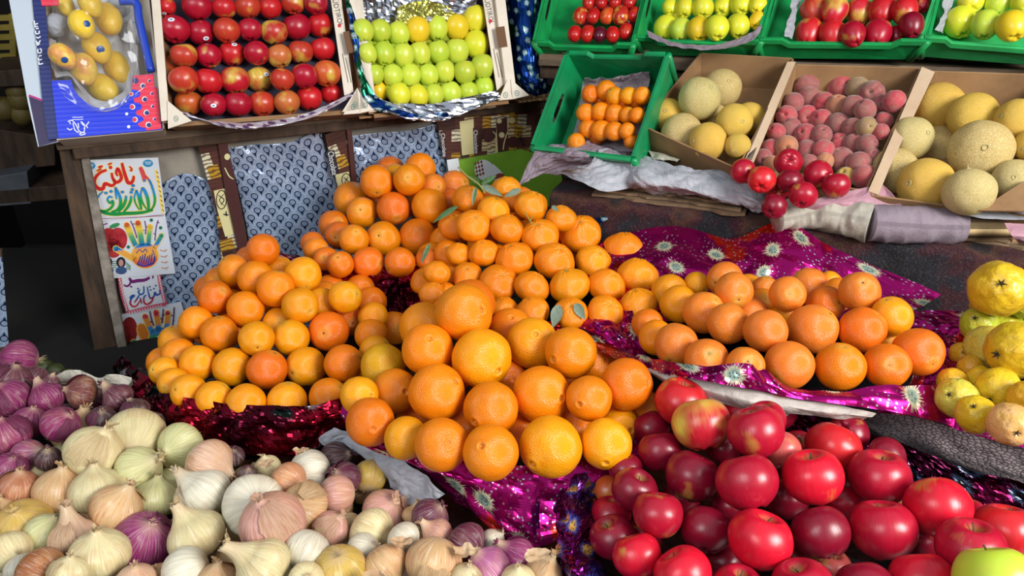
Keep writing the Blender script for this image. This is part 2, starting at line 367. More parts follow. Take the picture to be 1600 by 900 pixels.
def rug(name):
    n = N(name); o = n.obj(); a = n.noise(o, 9, 3, .5); f = n.noise(o, 240, 4, .7)
    c = n.ramp(a, [(.3, srgb('0f0d10')), (.42, srgb('1c1a22')), (.5, srgb('380f18')), (.58, srgb('4a2a1c')), (.66, srgb('22181a')), (.8, srgb('121016'))])
    return n.fin(n.mix(n.step(f, .5, .72), c, n.mix(.16, c, (.35, .3, .32, 1))), .95, 0, n.bump(f, .9, .004))
M['rug'] = rug('dark_rug')
def wicker(name):
    n = N(name); u = n.sep(n.uv()); a = n.math('SINE', n.math('MULTIPLY', u[1], 40)); b = n.noise(n.uv(), 20, 3)
    return n.fin(n.mix(n.step(a, -.4, .3), srgb('5a4630'), n.mix(b, srgb('d0b888'), srgb('a88a58'))), .7, 0, n.bump(a, .8, .004))
M['wicker'] = wicker('wicker_rods')
def net(name):
    n = N(name); v = n.voro(n.scale(n.uv(), 1, 1.8), 120, 'DISTANCE_TO_EDGE', 1, '2D').outputs[0]; a = n.noise(n.uv(), 12, 4)
    c = n.mix(n.step(v, .06, .2), srgb('4c4246'), n.mix(a, srgb('6c6062'), srgb('a89c9c')))
    return n.fin(c, .35, 0, n.bump(v, .4, .003))
M['net'] = net('bubbled_purple_wrap')
def zramp(name, key, off, u, stops):                              # printed rainbow ink, colour changing down the poster
    n = N(name); g = n.node('ShaderNodeNewGeometry'); z = n.sep(g.outputs['Position'])[2]
    zs = [(S(u, v, key, off).z, c) for v, c in stops]; z0, z1 = zs[-1][0], zs[0][0]
    st = sorted(((zz - z0) / (z1 - z0), srgb(c)) for zz, c in zs)
    return n.fin(n.ramp(n.step(z, z0, z1), st), .45)

# ---------------------------------------------------------------- the setting
def quad(name, pts, mat): return tag(mk(name, [Vector(p) for p in pts], [(0, 1, 2, 3)], mat, None, False), kind='structure')
quad('floor', [(-4, -2, 0), (4, -2, 0), (4, 5, 0), (-4, 5, 0)], dirty('street_floor', '2a2622', '4a443c', 2, .9, .3))
quad('wall_back', [(-4, 3.6, 0), (4, 3.6, 0), (4, 3.6, 3), (-4, 3.6, 3)], M['dark'])
quad('wall_left', [(-2.6, 1.3, 0), (-2.6, 3.6, 0), (-2.6, 3.6, 3), (-2.6, 1.3, 3)], M['dark'])
quad('wall_right', [(2.6, 1.0, 0), (2.6, 3.6, 0), (2.6, 3.6, 3), (2.6, 1.0, 3)], M['dark'])
quad('added_overhead_screen', [(-2.6, 1.75, 2.45), (2.6, 1.55, 2.45), (2.6, 3.6, 2.3), (-2.6, 3.6, 2.3)], dirty('overhead_screen_cloth', '4a4034', '6a5c4c', 3, .9, .1))  # unseen overhead sheet, added so the top light comes from the front

# display table under the heaps
tb = prism('display_table', [Vector(p) for p in ((-1.5, .35, .79), (1.6, .35, .79), (1.6, 1.35, .79), (.3, 1.9, .79), (-.40, 1.60, .79), (-.66, 1.38, .79), (-.76, 1.19, .79), (-1.5, 1.17, .79))], Zv, .03, M['black'])
tag(tb, 'black plastic covered display table carrying the onion, orange and apple heaps', 'table')
t_leg = tb
for x, y in ((-1.3, .5), (1.4, .5), (-1.3, 1.3), (1.4, 1.2)):
    slab('leg', Vector((x, y, 0)), Vector((1, 0, 0)), Vector((0, 1, 0)), .07, .07, .79, M['wood_dark'], tb)

# left shelf: plank, fascia, post
sp0 = S(90, 226, 'LV', .02); sp1 = S(872, 166, 'LV', .02)
shelf = empty('wooden_shelf', (sp0 + sp1) / 2, 'weathered wooden shelf plank under the mango and apple boxes', 'shelf')
def plank(name, a, b, h, d, t, mat, parent): return prism(name, [a, b, b + h * d, a + h * d], Zv, t, mat, parent, .003)
a_ = S(86, 224, 'LV', .03); b_ = S(880, 160, 'LV', .03); zz = (a_.z + b_.z) / 2
a_.z = b_.z = 1.150
plank('plank', a_, b_, hL, .42, .022, M['wood'], shelf)
plank('fascia', a_ + Vector((.03, 0, -.024)) + hL * .012, b_ + Vector((0, 0, -.024)) + hL * .012, hL, .03, .024, M['wood_dark'], shelf)
post = empty('wooden_post', S(165, 590, 'LV', .0) * 1, 'dark rough wooden post left of the Arabic posters', 'post')
P_ = [S(90, 226, 'LV', .012), S(126, 222, 'LV', .012), S(198, 610, 'LV', .012), S(158, 612, 'LV', .012)]
dz = (P_[2] - P_[1]); P_[2] = P_[1] + dz * 2.2; P_[3] = P_[0] + (P_[3] - P_[0]) * 2.2
prism('post_beam', P_, -PL['LV'][1], .06, M['wood_dark'], post, .004)
E_ = [S(122, 224, 'LV', .022), S(134, 223, 'LV', .022), S(170, 400, 'LV', .022), S(212, 610, 'LV', .022), S(198, 612, 'LV', .022), S(158, 420, 'LV', .022)]
prism('edge_strip', E_, -PL['LV'][1], .02, M['wood_edge'], post, .002)

back = board('backing_board', [(118, 226), (860, 168), (900, 330), (700, 420), (500, 560), (240, 620), (190, 600)], 'LV', .012, M['card_grey'], None, -.03)
tag(back, 'dusty grey board closing the space under the wooden shelf', 'board')
def vsheet(name, rows, mat, off, label, cat, seed, amp=.003, rot=0, group=None, **k):
    o = sheet(name, [[S(u, v, 'LV', off) for u, v in r] for r in rows], mat, None, 50, 50, amp, 14, .0006, False, 1, seed, .002, rot, **k)
    return tag(o, label, cat, group)
vsheet('patterned_paper', [[(236, 300), (285, 272), (330, 284), (352, 300)], [(245, 400), (290, 400), (340, 400), (372, 400)], [(255, 540), (300, 540), (360, 540), (420, 520)]], M['drops'], -.006,
       'crumpled blue drop patterned paper right of the posters', 'paper', 1)
vsheet('patterned_paper', [[(354, 232), (400, 226), (455, 222), (500, 200)], [(376, 310), (430, 310), (490, 305), (530, 300)], [(402, 440), (450, 440), (520, 440), (580, 430)]], M['drops'], -.006,
       'blue drop patterned paper between the two chocolate print strips', 'paper', 2)
vsheet('patterned_paper', [[(540, 214), (590, 208), (640, 204), (694, 190)], [(550, 250), (600, 248), (650, 245), (700, 240)], [(560, 330), (610, 330), (660, 330), (715, 330)]], M['drops_up'], -.006,
       'blue drop patterned paper behind the back orange pile', 'paper', 3)
# printed cardboard strips
def strip(pl, pr, lab, extra=True):
    st = empty('carton_strip', S(*pl[-1], 'LV', .0), lab, 'cardboard strip')
    board('printed_face', pl, 'LV', .018, M['choco'], st, -.004)
    board('brown_edge', pr, 'LV', .026, M['brown_edge'], st, -.004, .001)
    return st
s1 = strip([(308, 218), (338, 211), (352, 300), (375, 380), (383, 440), (350, 440), (338, 330)], [(338, 211), (352, 210), (370, 290), (398, 440), (383, 440), (352, 300)], 'chocolate print carton strip between the first two blue papers')
ik = Ink('LV', .0235)
for x, y in ((346, 218), (355, 245)): ik.blob(x, y, 4.5, 5)
ik.stroke([(351, 262), (358, 275), (365, 280)], 2); ik.build('cream_dots', M['cream'], s1)
ik = Ink('LV', .0153); ik.poly([(334, 298), (353, 294), (360, 330), (366, 366), (352, 370), (340, 330)]); ik.build('cream_label', M['cream'], s1)
ik = Ink('LV', .0158)
for a in range(12):
    t = a / 12 * 6.283; ik.stroke([(346 + 8 * math.cos(t), 312 + 15 * math.sin(t)), (346 + 8 * math.cos(t + .6), 312 + 15 * math.sin(t + .6))], 1.4, taper=False)
ik.stroke([(341, 305), (350, 312), (345, 320)], 1.5); ik.stroke([(350, 303), (343, 313), (351, 322)], 1.2); ik.stroke([(349, 335), (357, 336)], 2.4); ik.stroke([(353, 330), (354, 338)], 2); ik.build('round_seal', M['ink'], s1)
s2 = strip([(506, 208), (538, 195), (546, 270), (552, 340), (530, 345), (524, 280)], [(538, 195), (546, 194), (554, 270), (560, 340), (552, 340), (546, 270)], 'chocolate print carton strip left of the back orange pile')
text('wording', 'Chocolate', [(521, 236), (528, 272), (519, 274), (512, 238)], 'LV', .0153, M['white'], s2)
ik = Ink('LV', .0149); ik.poly([(510, 236), (522, 234), (531, 273), (519, 275)]); ik.build('black_label', M['ink'], s2)
ik = Ink('LV', .0153); ik.poly([(524, 273), (545, 268), (549, 292), (529, 298)]); ik.build('cream_label', M['cream'], s2)
ik = Ink('LV', .0158)
for a in range(12):
    t = a / 12 * 6.283; ik.stroke([(541 + 7 * math.cos(t), 281 + 10 * math.sin(t)), (541 + 7 * math.cos(t + .6), 281 + 10 * math.sin(t + .6))], 1.3, taper=False)
ik.stroke([(537, 277), (545, 284)], 1.4); ik.stroke([(544, 276), (538, 286)], 1.2); ik.build('round_seal', M['ink'], s2)
s3 = empty('printed_cardboard', S(770, 250, 'LV', 0), 'brown and cream chocolate print carton panel below the green apple box', 'cardboard panel')
board('printed_face', [(680, 184), (700, 183), (848, 166), (852, 236), (815, 236), (700, 252), (692, 240)], 'LV', .012, M['choco'], s3, -.004)
ik = Ink('LV', .009); ik.poly([(718, 190), (740, 186), (741, 240), (722, 243)]); ik.poly([(774, 238), (776, 186), (795, 184), (792, 236)])
ik.build_each('pale_block', M['cream'], s3)
ik = Ink('LV', .0095); ik.poly([(739, 200), (746, 199), (748, 242), (741, 243)]); ik.poly([(688, 205), (696, 204), (699, 246), (692, 248)])
ik.poly([(775, 186), (792, 184), (795, 236), (778, 238)]); ik.blob(764, 212, 8, 11, .2); ik.blob(802, 222, 10, 9); ik.build_each('brown_print', M['brown_edge'], s3)
ik = Ink('LV', .010)
for x, y, r in ((780, 189, 4), (784, 211, 4.5), (800, 188, 5)): ik.blob(x, y, r, r)
ik.stroke([(793, 206), (788, 222), (786, 234)], 1.6, taper=False); ik.stroke([(770, 205), (775, 212), (772, 222)], 1.4)
ik.blob(730, 222, 7, 10); ik.build('cream_prints', M['cream'], s3)
text('wording', 'Chocolate', [(746, 203), (748, 239), (742, 240), (740, 204)], 'LV', .0105, M['white'], s3)
text('wording', 'Chocolate', [(695, 208), (698, 244), (692, 245), (689, 209)], 'LV', .0105, M['white'], s3)
text('wording', 'Coffee', [(813, 205), (823, 226), (817, 229), (807, 209)], 'LV', .0105, M['ink'], s3)
s4 = empty('green_carton', S(780, 270, 'LV', .01), 'light green printed carton behind the top of the mandarin pile', 'cardboard panel')
board('carton_face', [(698, 252), (814, 232), (870, 250), (880, 300), (860, 320), (704, 320)], 'LV', .012, M['green_print'], s4, .012)
ik = Ink('LV', .0245); ik.poly([(698, 250), (716, 247), (722, 285), (704, 288)]); ik.build('white_label', M['white'], s4); ik = Ink('LV', .0247); ik.blob(757, 266, 15, 17, -.5); ik.build('white_cup_print', M['white'], s4); ik = Ink('LV', .0246); ik.stroke([(765, 262), (776, 272), (782, 280)], 16, taper=False); ik.build('cup_base_print', M['white'], s4)
ik = Ink('LV', .025)
for y in range(4):
    for x in range(3): ik.blob(743 + x * 4.5 + y * 1, 256 + y * 6 - x * 1.5, 1.8, 2.4)
ik.stroke([(772, 278), (782, 274), (788, 278)], 7); ik.build('brown_cup_print', plain('rust_print', '8a4a3c', .5), s4)

# ---------------------------------------------------------------- posters on the board beside the post
def poster(name, corners, label, off, th=.0012, mat=None):
    t = empty(name, S(*corners[3], 'LV', off), label, 'poster')
    board('paper', corners, 'LV', th, mat or M['poster'], t, off)
    return t
M['poster'] = dirty('poster_paper', 'ccd2dc', 'dde1e8', 4, .45, .05)
M['yellow_ink'] = plain('yellow_ink', 'f0d060', .5)
o1 = .006
po = poster('calligraphy_poster', [(129, 250), (247, 246), (259, 334), (154, 346)], 'white poster with big red and green Arabic calligraphy', o1)
T1 = [([(465, 255), (360, 300), (285, 390), (280, 480), (340, 545), (410, 545), (440, 470), (540, 500), (590, 470), (580, 400)], 46),
      ([(545, 300), (560, 380), (600, 440), (650, 440), (695, 390), (680, 310), (640, 235), (615, 300), (640, 350)], 42),
      ([(705, 145), (730, 250), (770, 380), (800, 450), (850, 455), (885, 400), (885, 345)], 46),
      ([(820, 200), (855, 235), (855, 265), (825, 260)], 22), ([(335, 215), (405, 195)], 30), ([(310, 272), (385, 235)], 22), ([(485, 172), (550, 148)], 22), ([(505, 225), (550, 205)], 44)]
T2 = [([(990, 210), (1040, 330), (1060, 440)], 56), ([(1075, 350), (1140, 430), (1190, 560), (1220, 700), (1205, 810), (1150, 890)], 34),
      ([(1020, 530), (1000, 650), (1030, 770), (1100, 880)], 26), ([(1025, 530), (1070, 600), (1110, 720), (1125, 880)], 46),
      ([(930, 570), (900, 680), (920, 780), (980, 880)], 24), ([(930, 570), (962, 660), (990, 780), (1010, 880)], 38),
      ([(850, 655), (840, 740), (800, 830), (730, 910)], 38), ([(770, 655), (760, 740), (720, 830), (650, 910)], 40),
      ([(600, 525), (640, 600), (680, 700), (680, 800), (630, 880), (540, 910)], 42), ([(600, 540), (610, 640), (622, 715)], 26),
      ([(560, 690), (510, 670), (480, 720), (520, 770), (560, 740), (565, 800), (520, 860), (440, 900), (350, 880), (305, 810), (310, 730), (350, 650), (410, 590)], 34),
      ([(330, 880), (450, 930), (600, 945), (760, 935), (900, 930), (1050, 915), (1190, 880)], 46)]
for grow, o, mat, nm in ((9, .0016, M['yellow_ink'], 'yellow_outline'), (0, .0021, None, 'lettering')):
    ik = Ink('LV', o1 + o, 120, 240, 10)
    for p, wd in T1: ik.stroke(p, wd, grow)
    m1 = mat or plain('red_ink', 'c8202c', .45); ik.build('red_' + nm if not mat else nm, m1, po)
    ik = Ink('LV', o1 + o, 120, 240, 10)
    for p, wd in T2: ik.stroke(p, wd, grow)
    for x, y in ((455, 615), (535, 590), (712, 600), (880, 500), (868, 560), (850, 605)): ik.blob(x, y, 30 + grow, 24 + grow)
    ik.build('blue_green_' + nm if not mat else nm, mat or zramp('rainbow_ink_a', 'LV', o1, 190, [(262, 'd04050'), (283, 'd04858'), (286, '2a70b8'), (306, '1c8ed8'), (314, '1c9a50'), (336, '158a44')]), po)
ik = Ink('LV', o1 + .0016, 120, 240, 10); ik.blob(212, 190, 80, 58); ik.blob(1112, 152, 80, 58); ik.build_each('blue_badge', plain('badge_blue', '2a86b4', .4), po)
ik = Ink('LV', o1 + .0019, 120, 240, 10)
for bx, by in ((212, 190), (1112, 152)):
    for q in range(3): ik.stroke([(bx - 55 + 10 * q, by - 18 + 16 * q), (bx, by - 24 + 18 * q), (bx + 55 - 8 * q, by - 16 + 15 * q)], 6, taper=False)
ik.build('badge_script', M['white'], po)
ik = Ink('LV', o1 + .0016, 120, 240, 10)
ik.stroke([(1235, 250), (1262, 400), (1300, 600), (1325, 800), (1345, 930)], 44, taper=False); ik.build('yellow_braid', M['yellow_ink'], po)
ik = Ink('LV', o1 + .0019, 120, 240, 10)
for q in range(9): ik.stroke([(1238 + q * 11.5, 275 + q * 74), (1272 + q * 11.5, 310 + q * 74)], 9)
ik.build('braid_lines', M['ink'], po)
ik = Ink('LV', o1 + .0016, 140, 330, 10); ik.stroke([(120, 120), (600, 100), (1160, 68)], 9, taper=False); ik.build('red_rule', plain('rule_red', 'a83048', .5), po)
M['face'] = plain('portrait_skin', 'b88a80', .5); M['hair'] = plain('portrait_hair', '1c1a26', .5); M['denim'] = plain('portrait_denim', '34507e', .5)
def hand(po, o, ox, oy, k, fingers, palm, thumb, ramp_, nm):
    ik = Ink('LV', o, ox, oy, k)
    for p, wd in fingers: ik.stroke(p, wd + 22, taper=False); ik.blob(p[0][0], p[0][1], wd / 2 + 11)
    ik.stroke(thumb[0], thumb[1] + 22, taper=False); ik.blob(thumb[0][0][0], thumb[0][0][1], thumb[1] / 2 + 11); ik.blob(*palm[:2], palm[2] + 14, palm[3] + 14)
    ik.build('hand_outline', M['yellow_ink'], po)
    ik = Ink('LV', o + .0003, ox, oy, k)
    for p, wd in fingers: ik.stroke(p, wd, taper=False); ik.blob(p[0][0], p[0][1], wd / 2)
    ik.stroke(*thumb, taper=False); ik.blob(thumb[0][0][0], thumb[0][0][1], thumb[1] / 2); ik.blob(*palm)
    ik.build('painted_hand', zramp(nm, 'LV', o, 215, ramp_), po)
po = poster('hand_poster', [(150, 346), (258, 335), (274, 427), (171, 435)], 'poster of a rainbow painted hand and a red apple', .004)
ik = Ink('LV', .0056, 140, 330, 10); ik.blob(300, 450, 150, 190); ik.blob(440, 440, 150, 185); ik.blob(375, 580, 130, 150); ik.build('red_apple_print', dirty('apple_print', 'a02430', 'c03a3c', 40, .4, 0), po)
ik = Ink('LV', .0062, 140, 330, 10); ik.blob(390, 225, 85, 34, -.35); ik.build('green_leaf_print', plain('leaf_print', '3a8a54', .4), po)
hand(po, .0064, 140, 330, 10, [([(580, 215), (640, 360), (720, 540)], 78), ([(755, 185), (790, 340), (820, 540)], 82), ([(945, 240), (930, 380), (920, 540)], 66), ([(1125, 375), (1080, 460), (1010, 580)], 62)],
     (865, 690, 205, 195), ([(410, 585), (540, 660), (720, 760)], 80), [(348, 'd84a34'), (358, 'e8c83c'), (368, '5aa86c'), (378, '2a8a8c'), (386, '2a7ac8'), (389, 'e8a050'), (402, 'e8a83c'), (410, 'dc5a3c'), (422, 'd0383c')], 'rainbow_ink_b')
ik = Ink('LV', .0072, 140, 330, 10)
for q in range(7): ik.stroke([(800 + q * 36, 700 - (q % 3) * 20), (770 + q * 38, 790), (740 + q * 40, 830)], 16)
ik.stroke([(740, 830), (860, 850), (1010, 810)], 24, taper=False)
for p in ([(730, 660), (780, 600), (830, 640), (870, 590), (900, 640)], [(980, 600), (1020, 700), (1020, 790)]): ik.stroke(p, 12, taper=False)
ik.build('palm_script', plain('script_blue', '1c3a9c', .5), po)
ik = Ink('LV', .0058, 140, 330, 10)
for p in ([(640, 150), (690, 260), (740, 420)], [(860, 150), (880, 260), (870, 360)], [(1070, 140), (1040, 260), (1020, 460)], [(140, 230), (220, 210), (280, 190)], [(150, 200), (170, 250)]): ik.stroke(p, 18, taper=False)
for x, y in ((690, 200), (850, 300), (900, 240), (1080, 180), (1010, 350)): ik.blob(x, y, 12, 9)
ik.build('purple_script', plain('script_purple', '6a3a78', .5), po)
ik = Ink('LV', .0058, 140, 330, 10)
for q in range(4): ik.stroke([(1100 + q * 8, 605 + 92 * q), (1150 + q * 6, 622 + 90 * q), (1210 + q * 8, 600 + 92 * q)], 13, taper=False); ik.blob(1180 + q * 8, 630 + 92 * q, 8)
ik.build('orange_script', plain('script_orange', 'b87a3c', .5), po)
ik = Ink('LV', .0058, 140, 330, 10)
for x, y in ((965, 140), (1110, 260), (605, 560)):
    for a in range(4): t = a * .785; ik.stroke([(x - 30 * math.cos(t), y - 30 * math.sin(t)), (x + 30 * math.cos(t), y + 30 * math.sin(t))], 14)
for q in range(4): ik.stroke([(340, 790 + q * 32), (420, 780 + q * 32)], 12, taper=False); ik.stroke([(570, 800 + q * 30), (640, 860 + q * 20)], 12, taper=False)
ik.build('green_stars', plain('star_green', '2c7a5c', .5), po)
for cx, cy in ((285, 800), (490, 800)):
    for nm, m_, o, sh in (('portrait_hair', 'hair', .0066, (cx, cy, 72, 85)), ('portrait_face', 'face', .0070, (cx + 2, cy + 8, 38, 55)), ('portrait_clothes', 'denim', .0074, (cx + 5, cy + 125, 85, 60))):
        ik = Ink('LV', o, 140, 330, 10); ik.blob(*sh); ik.build(nm, M[m_], po)
po = poster('proverb_poster', [(184, 430), (247, 420), (262, 478), (199, 492)], 'small white poster with red zigzag border and blue red Arabic proverb', .0025)
ik = Ink('LV', .0041, 170, 410, 10)
for p in ([(170, 240), (210, 500), (300, 790)], [(300, 785), (600, 710), (890, 650)], [(780, 200), (820, 420), (890, 660)]): ik.stroke(p, 56, taper=False)
ik.build('red_border', plain('border_red', 'c8546c', .5), po)
ik = Ink('LV', .0044, 170, 410, 10)
for (x0, y0), (x1, y1), k in (((168, 250), (290, 770), 11), ((320, 780), (860, 665), 13), ((785, 220), (875, 640), 10)):
    for q in range(k):
        x, y = x0 + (x1 - x0) * q / k, y0 + (y1 - y0) * q / k; ik.stroke([(x - 14, y - 14), (x + 14, y + 16)], 8); ik.stroke([(x + 14, y + 16), (x - 12, y + 34)], 8)
ik.build('border_zigzag', M['white'], po)
ik = Ink('LV', .0044, 170, 410, 10)
for p, wd in (([(690, 205), (688, 255)], 22), ([(640, 235), (560, 275), (450, 285), (370, 300), (335, 270), (320, 240)], 44), ([(345, 290), (325, 345), (280, 372), (232, 348)], 26)): ik.stroke(p, wd)
ik.blob(350, 380, 18, 14); ik.build('purple_lettering', plain('letter_purple', '6a2068', .5), po)
ik = Ink('LV', .0044, 170, 410, 10)
for p, wd in (([(790, 430), (800, 480), (750, 510), (720, 470), (705, 530), (650, 560), (620, 480), (600, 380)], 24), ([(650, 555), (690, 570), (650, 630), (590, 655), (550, 620), (550, 540), (590, 510)], 24),
              ([(545, 370), (545, 470), (500, 500), (460, 460), (490, 425)], 22), ([(480, 500), (440, 570), (400, 630)], 20), ([(490, 550), (515, 650)], 20), ([(325, 560), (360, 520), (400, 520), (355, 560), (335, 640), (380, 690), (440, 670), (490, 590)], 24)): ik.stroke(p, wd)
for x, y in ((455, 410), (640, 380), (655, 430), (705, 410), (735, 362)): ik.blob(x, y, 15, 13)
ik.build('blue_red_lettering', zramp('rainbow_ink_c', 'LV', .004, 215, [(446, '18486c'), (458, '1c62a8'), (466, '2a4a9c'), (470, 'a02844'), (478, 'c02838')]), po)
po = poster('fruit_hand_poster', [(185, 492), (283, 471), (300, 540), (310, 600), (214, 615)], 'lower poster with a painted hand and an orange slice, behind the left orange pile', .001)
ik = Ink('LV', .0026, 170, 480, 10); ik.blob(310, 390, 135, 240, .1); ik.build('dark_red_fruit_print', dirty('fruit_print', '7a1c20', 'a82c2c', 40, .4, 0), po)
ik = Ink('LV', .0030, 170, 480, 10); ik.blob(550, 410, 105, 175, -.45); ik.build('slice_rind_print', plain('rind_print', 'e8a850', .4), po)
ik = Ink('LV', .0033, 170, 480, 10); ik.blob(555, 405, 85, 152, -.45); ik.build('slice_flesh_print', plain('flesh_print', 'd0782c', .4), po)
hand(po, .0036, 170, 480, 10, [([(565, 145), (610, 250), (680, 400)], 78), ([(735, 80), (760, 200), (780, 380)], 78), ([(920, 90), (915, 200), (890, 380)], 72)], (790, 480, 160, 170),
     ([(385, 545), (520, 600), (740, 680)], 78), [(486, 'd42c50'), (498, 'd43c50'), (501, 'd8883c'), (512, 'd8883c'), (515, '3c80b8'), (526, '3c80b8'), (530, '3c8a4c'), (542, '5aa050'), (550, 'c84a30')], 'rainbow_ink_d')
ik = Ink('LV', .0045, 170, 480, 10)
for p in ([(740, 480), (790, 450), (830, 490), (870, 440)], [(760, 540), (800, 580), (840, 520)], [(780, 620), (810, 560), (850, 610)]): ik.stroke(p, 16, taper=False)
ik.build('palm_script', M['white'], po)
ik = Ink('LV', .0045, 170, 480, 10)
for p in ([(640, 60), (660, 170), (700, 290)], [(850, 30), (840, 140), (830, 250)], [(1020, 0), (1010, 160), (990, 330)]): ik.stroke(p, 18, taper=False)
for x, y in ((820, 180), (860, 120), (985, 130), (1010, 210), (660, 230)): ik.blob(x, y, 15, 11)
ik.build('purple_script', plain('script_plum', '5c2452', .5), po)
ik = Ink('LV', .0030, 170, 480, 10); ik.poly([(205, 750), (320, 725), (380, 900), (240, 930)]); ik.build('grey_panel_print', plain('panel_print', '9aa6bc', .4), po)
ik = Ink('LV', .0034, 170, 480, 10); ik.blob(395, 770, 90, 115, -.2); ik.blob(272, 795, 26, 28); ik.build('portrait_hair', M['hair'], po)
ik = Ink('LV', .0038, 170, 480, 10); ik.blob(390, 770, 48, 66, -.1); ik.build('portrait_face', M['face'], po)
ik = Ink('LV', .0034, 170, 480, 10)
for q in range(4): ik.stroke([(500, 760 + q * 45), (600, 720 + q * 45), (690, 690 + q * 50)], 16, taper=False)
ik.build('dark_stripes', M['ink'], po)

# ---------------------------------------------------------------- boxes and crates
def tray(name, rim, key, off, depth, mat, label, cat, wall=.006, taper=.012, lip=0, group=None, slots=(), floor_mat=None, cut=None):
    p_, n_ = PL[key]; R4 = [S(u, v, key, off) for u, v in rim]; c = sum(R4, Vector()) / 4
    t = empty(name, c - n_ * depth, label, cat, group)
    inn = []
    for p in R4: inn.append(p - n_ * depth + (c - p).normalized() * taper)
    prism('base', inn, -n_, wall, floor_mat or mat, t)
    nm = ['back_wall', 'right_wall', 'front_wall', 'left_wall']
    for i in range(4):
        a, b = R4[i], R4[(i + 1) % 4]; c1, d1 = inn[(i + 1) % 4], inn[i]
        outn = (b - a).cross(n_).normalized()
        if outn.dot((a + b) / 2 - c) < 0: outn = -outn
        pts = [a, b, c1, d1]
        if cut and i in cut:
            lo, wd = cut[i]; k1 = a.lerp(b, .5 - wd); k2 = a.lerp(b, .5 + wd); k1b = a.lerp(b, .5 - wd + .05); k2b = a.lerp(b, .5 + wd - .05)
            pts = [a, k1, k1b - n_ * lo, k2b - n_ * lo, k2, b, c1, d1]
        w_ = prism(nm[i], pts, outn, wall, mat, t, .0015 if lip else 0)
        if i in slots:                                            # hand hole: a real opening
            m_ = a.lerp(b, .5) * .62 + d1.lerp(c1, .5) * .38; ax = (b - a).normalized(); ay = (d1 - a).normalized(); L = (b - a).length * .16; H = .011
            ring = [m_ + ax * (L * math.copysign(min(abs(math.cos(q)) * 1.25, 1), math.cos(q))) + ay * H * math.sin(q) for q in [2 * math.pi * j / 16 for j in range(16)]]
            me = w_.data; cutter = prism('cutter', [q - outn * .03 for q in ring], outn, .06, mat, None)
            cutter.location = -w_.location; w_.parent = None
            for v in w_.data.vertices: v.co += t.location
            cutter.location = (0, 0, 0)
            bo = w_.modifiers.new('hole', 'BOOLEAN'); bo.object = cutter; bo.solver = 'EXACT'
            if len(w_.modifiers) > 1: w_.modifiers.move(len(w_.modifiers) - 1, 0)
            bpy.context.view_layer.update()
            nme = bpy.data.meshes.new_from_object(w_.evaluated_get(bpy.context.evaluated_depsgraph_get())); w_.modifiers.clear(); w_.data = nme
            for v in nme.vertices: v.co -= t.location
            w_.parent = t; bpy.data.objects.remove(cutter)
    if lip:
        for i in range(4):
            a, b = R4[i], R4[(i + 1) % 4]; outn = (b - a).cross(n_).normalized()
            if outn.dot((a + b) / 2 - c) < 0: outn = -outn
            if cut and i in cut:
                lo, wd = cut[i]; seg = [a, a.lerp(b, .5 - wd), a.lerp(b, .55 - wd) - n_ * lo, a.lerp(b, .45 + wd) - n_ * lo, a.lerp(b, .5 + wd), b]
            else: seg = [a, b]
            V = []; Fs = []
            for q in seg: V += [q, q + outn * lip, q + outn * lip - n_ * .012, q - n_ * .004]
            for j in range(len(seg) - 1):
                for k in range(4): Fs.append((4 * j + k, 4 * j + (k + 1) % 4, 4 * j + 4 + (k + 1) % 4, 4 * j + 4 + k))
            Fs += [(0, 1, 2, 3), tuple(4 * (len(seg) - 1) + k for k in (3, 2, 1, 0))]
            mk('rim_lip', V, Fs, mat, t, False)
        for p, q in zip(R4, inn):                                 # corner ribs
            o_ = (p - c); o_ = (o_ - n_ * o_.dot(n_)).normalized() * .008
            tube('corner_rib', [p + o_ - n_ * .004, q + o_], .009, mat, t, 8)
    return t
M['card_tan'] = dirty('tan_carton', 'bfa283', 'd2b99c', 5, .8, .1)
# upper left boxes
mb = tray('mango_box', [(50, -70), (222, -70), (254, 201), (88, 216)], 'LB', .012, .11, M['card_pale'], 'blue and red printed carton of yellow mangoes at the shelf end', 'fruit box', .004, .006)
cur = [(112, 126), (115, 138), (123, 150), (134, 160), (147, 168), (160, 171), (173, 170), (186, 163), (198, 152), (206, 142), (208, 120)]
board('front_panel', [(81, 127)] + cur + [(240, 116), (241, 136), (246, 138), (253, 203), (92, 217)], 'LB', .004, M['blue_board'], mb, .014)
red = [(208, 118), (240, 116), (241, 136), (246, 138), (252, 201), (229, 204), (228, 200), (218, 198), (215, 193), (222, 190), (225, 187), (222, 182), (213, 179), (213, 173), (221, 171), (222, 165), (218, 161), (210, 160), (209, 154), (218, 151), (220, 146), (216, 141), (206, 140)]
board('red_print', red, 'LB', .0004, M['red_board'], mb, .0181)
for nm, m_, L_, o in (('white_dots', 'white', ((223, 134, 4), (226, 155, 4.3), (229, 176, 4.5), (232, 195, 4.5), (207, 167, 4.3), (211, 187, 4.3), (196, 158, 2), (198, 178, 2.4), (201, 198, 2.5), (205, 147, 3.4), (233, 126, 2.3), (237, 146, 2.3), (238, 166, 2.3), (241, 186, 2.3)), .0187),
                  ('blue_dots', 'navy', ((223.6, 134.4, 3.1), (226.6, 155.4, 3.4), (229.6, 176.4, 3.6), (232.6, 195.4, 3.6), (233.5, 126.2, 1.9), (237.5, 146.2, 1.9), (238.6, 166.2, 1.9), (241.6, 186.2, 1.9), (212, 126, 4.6)), .0191),
                  ('red_dots', 'red_print', ((206.3, 167, 3.3), (210.3, 187, 3.4), (204.6, 147, 2.6)), .0191)):
    ik = Ink('LB', o)
    for x, y, r in L_: ik.blob(x, y, r, r)
    ik.build(nm, M[m_], mb)
ik = Ink('LB', .0187)
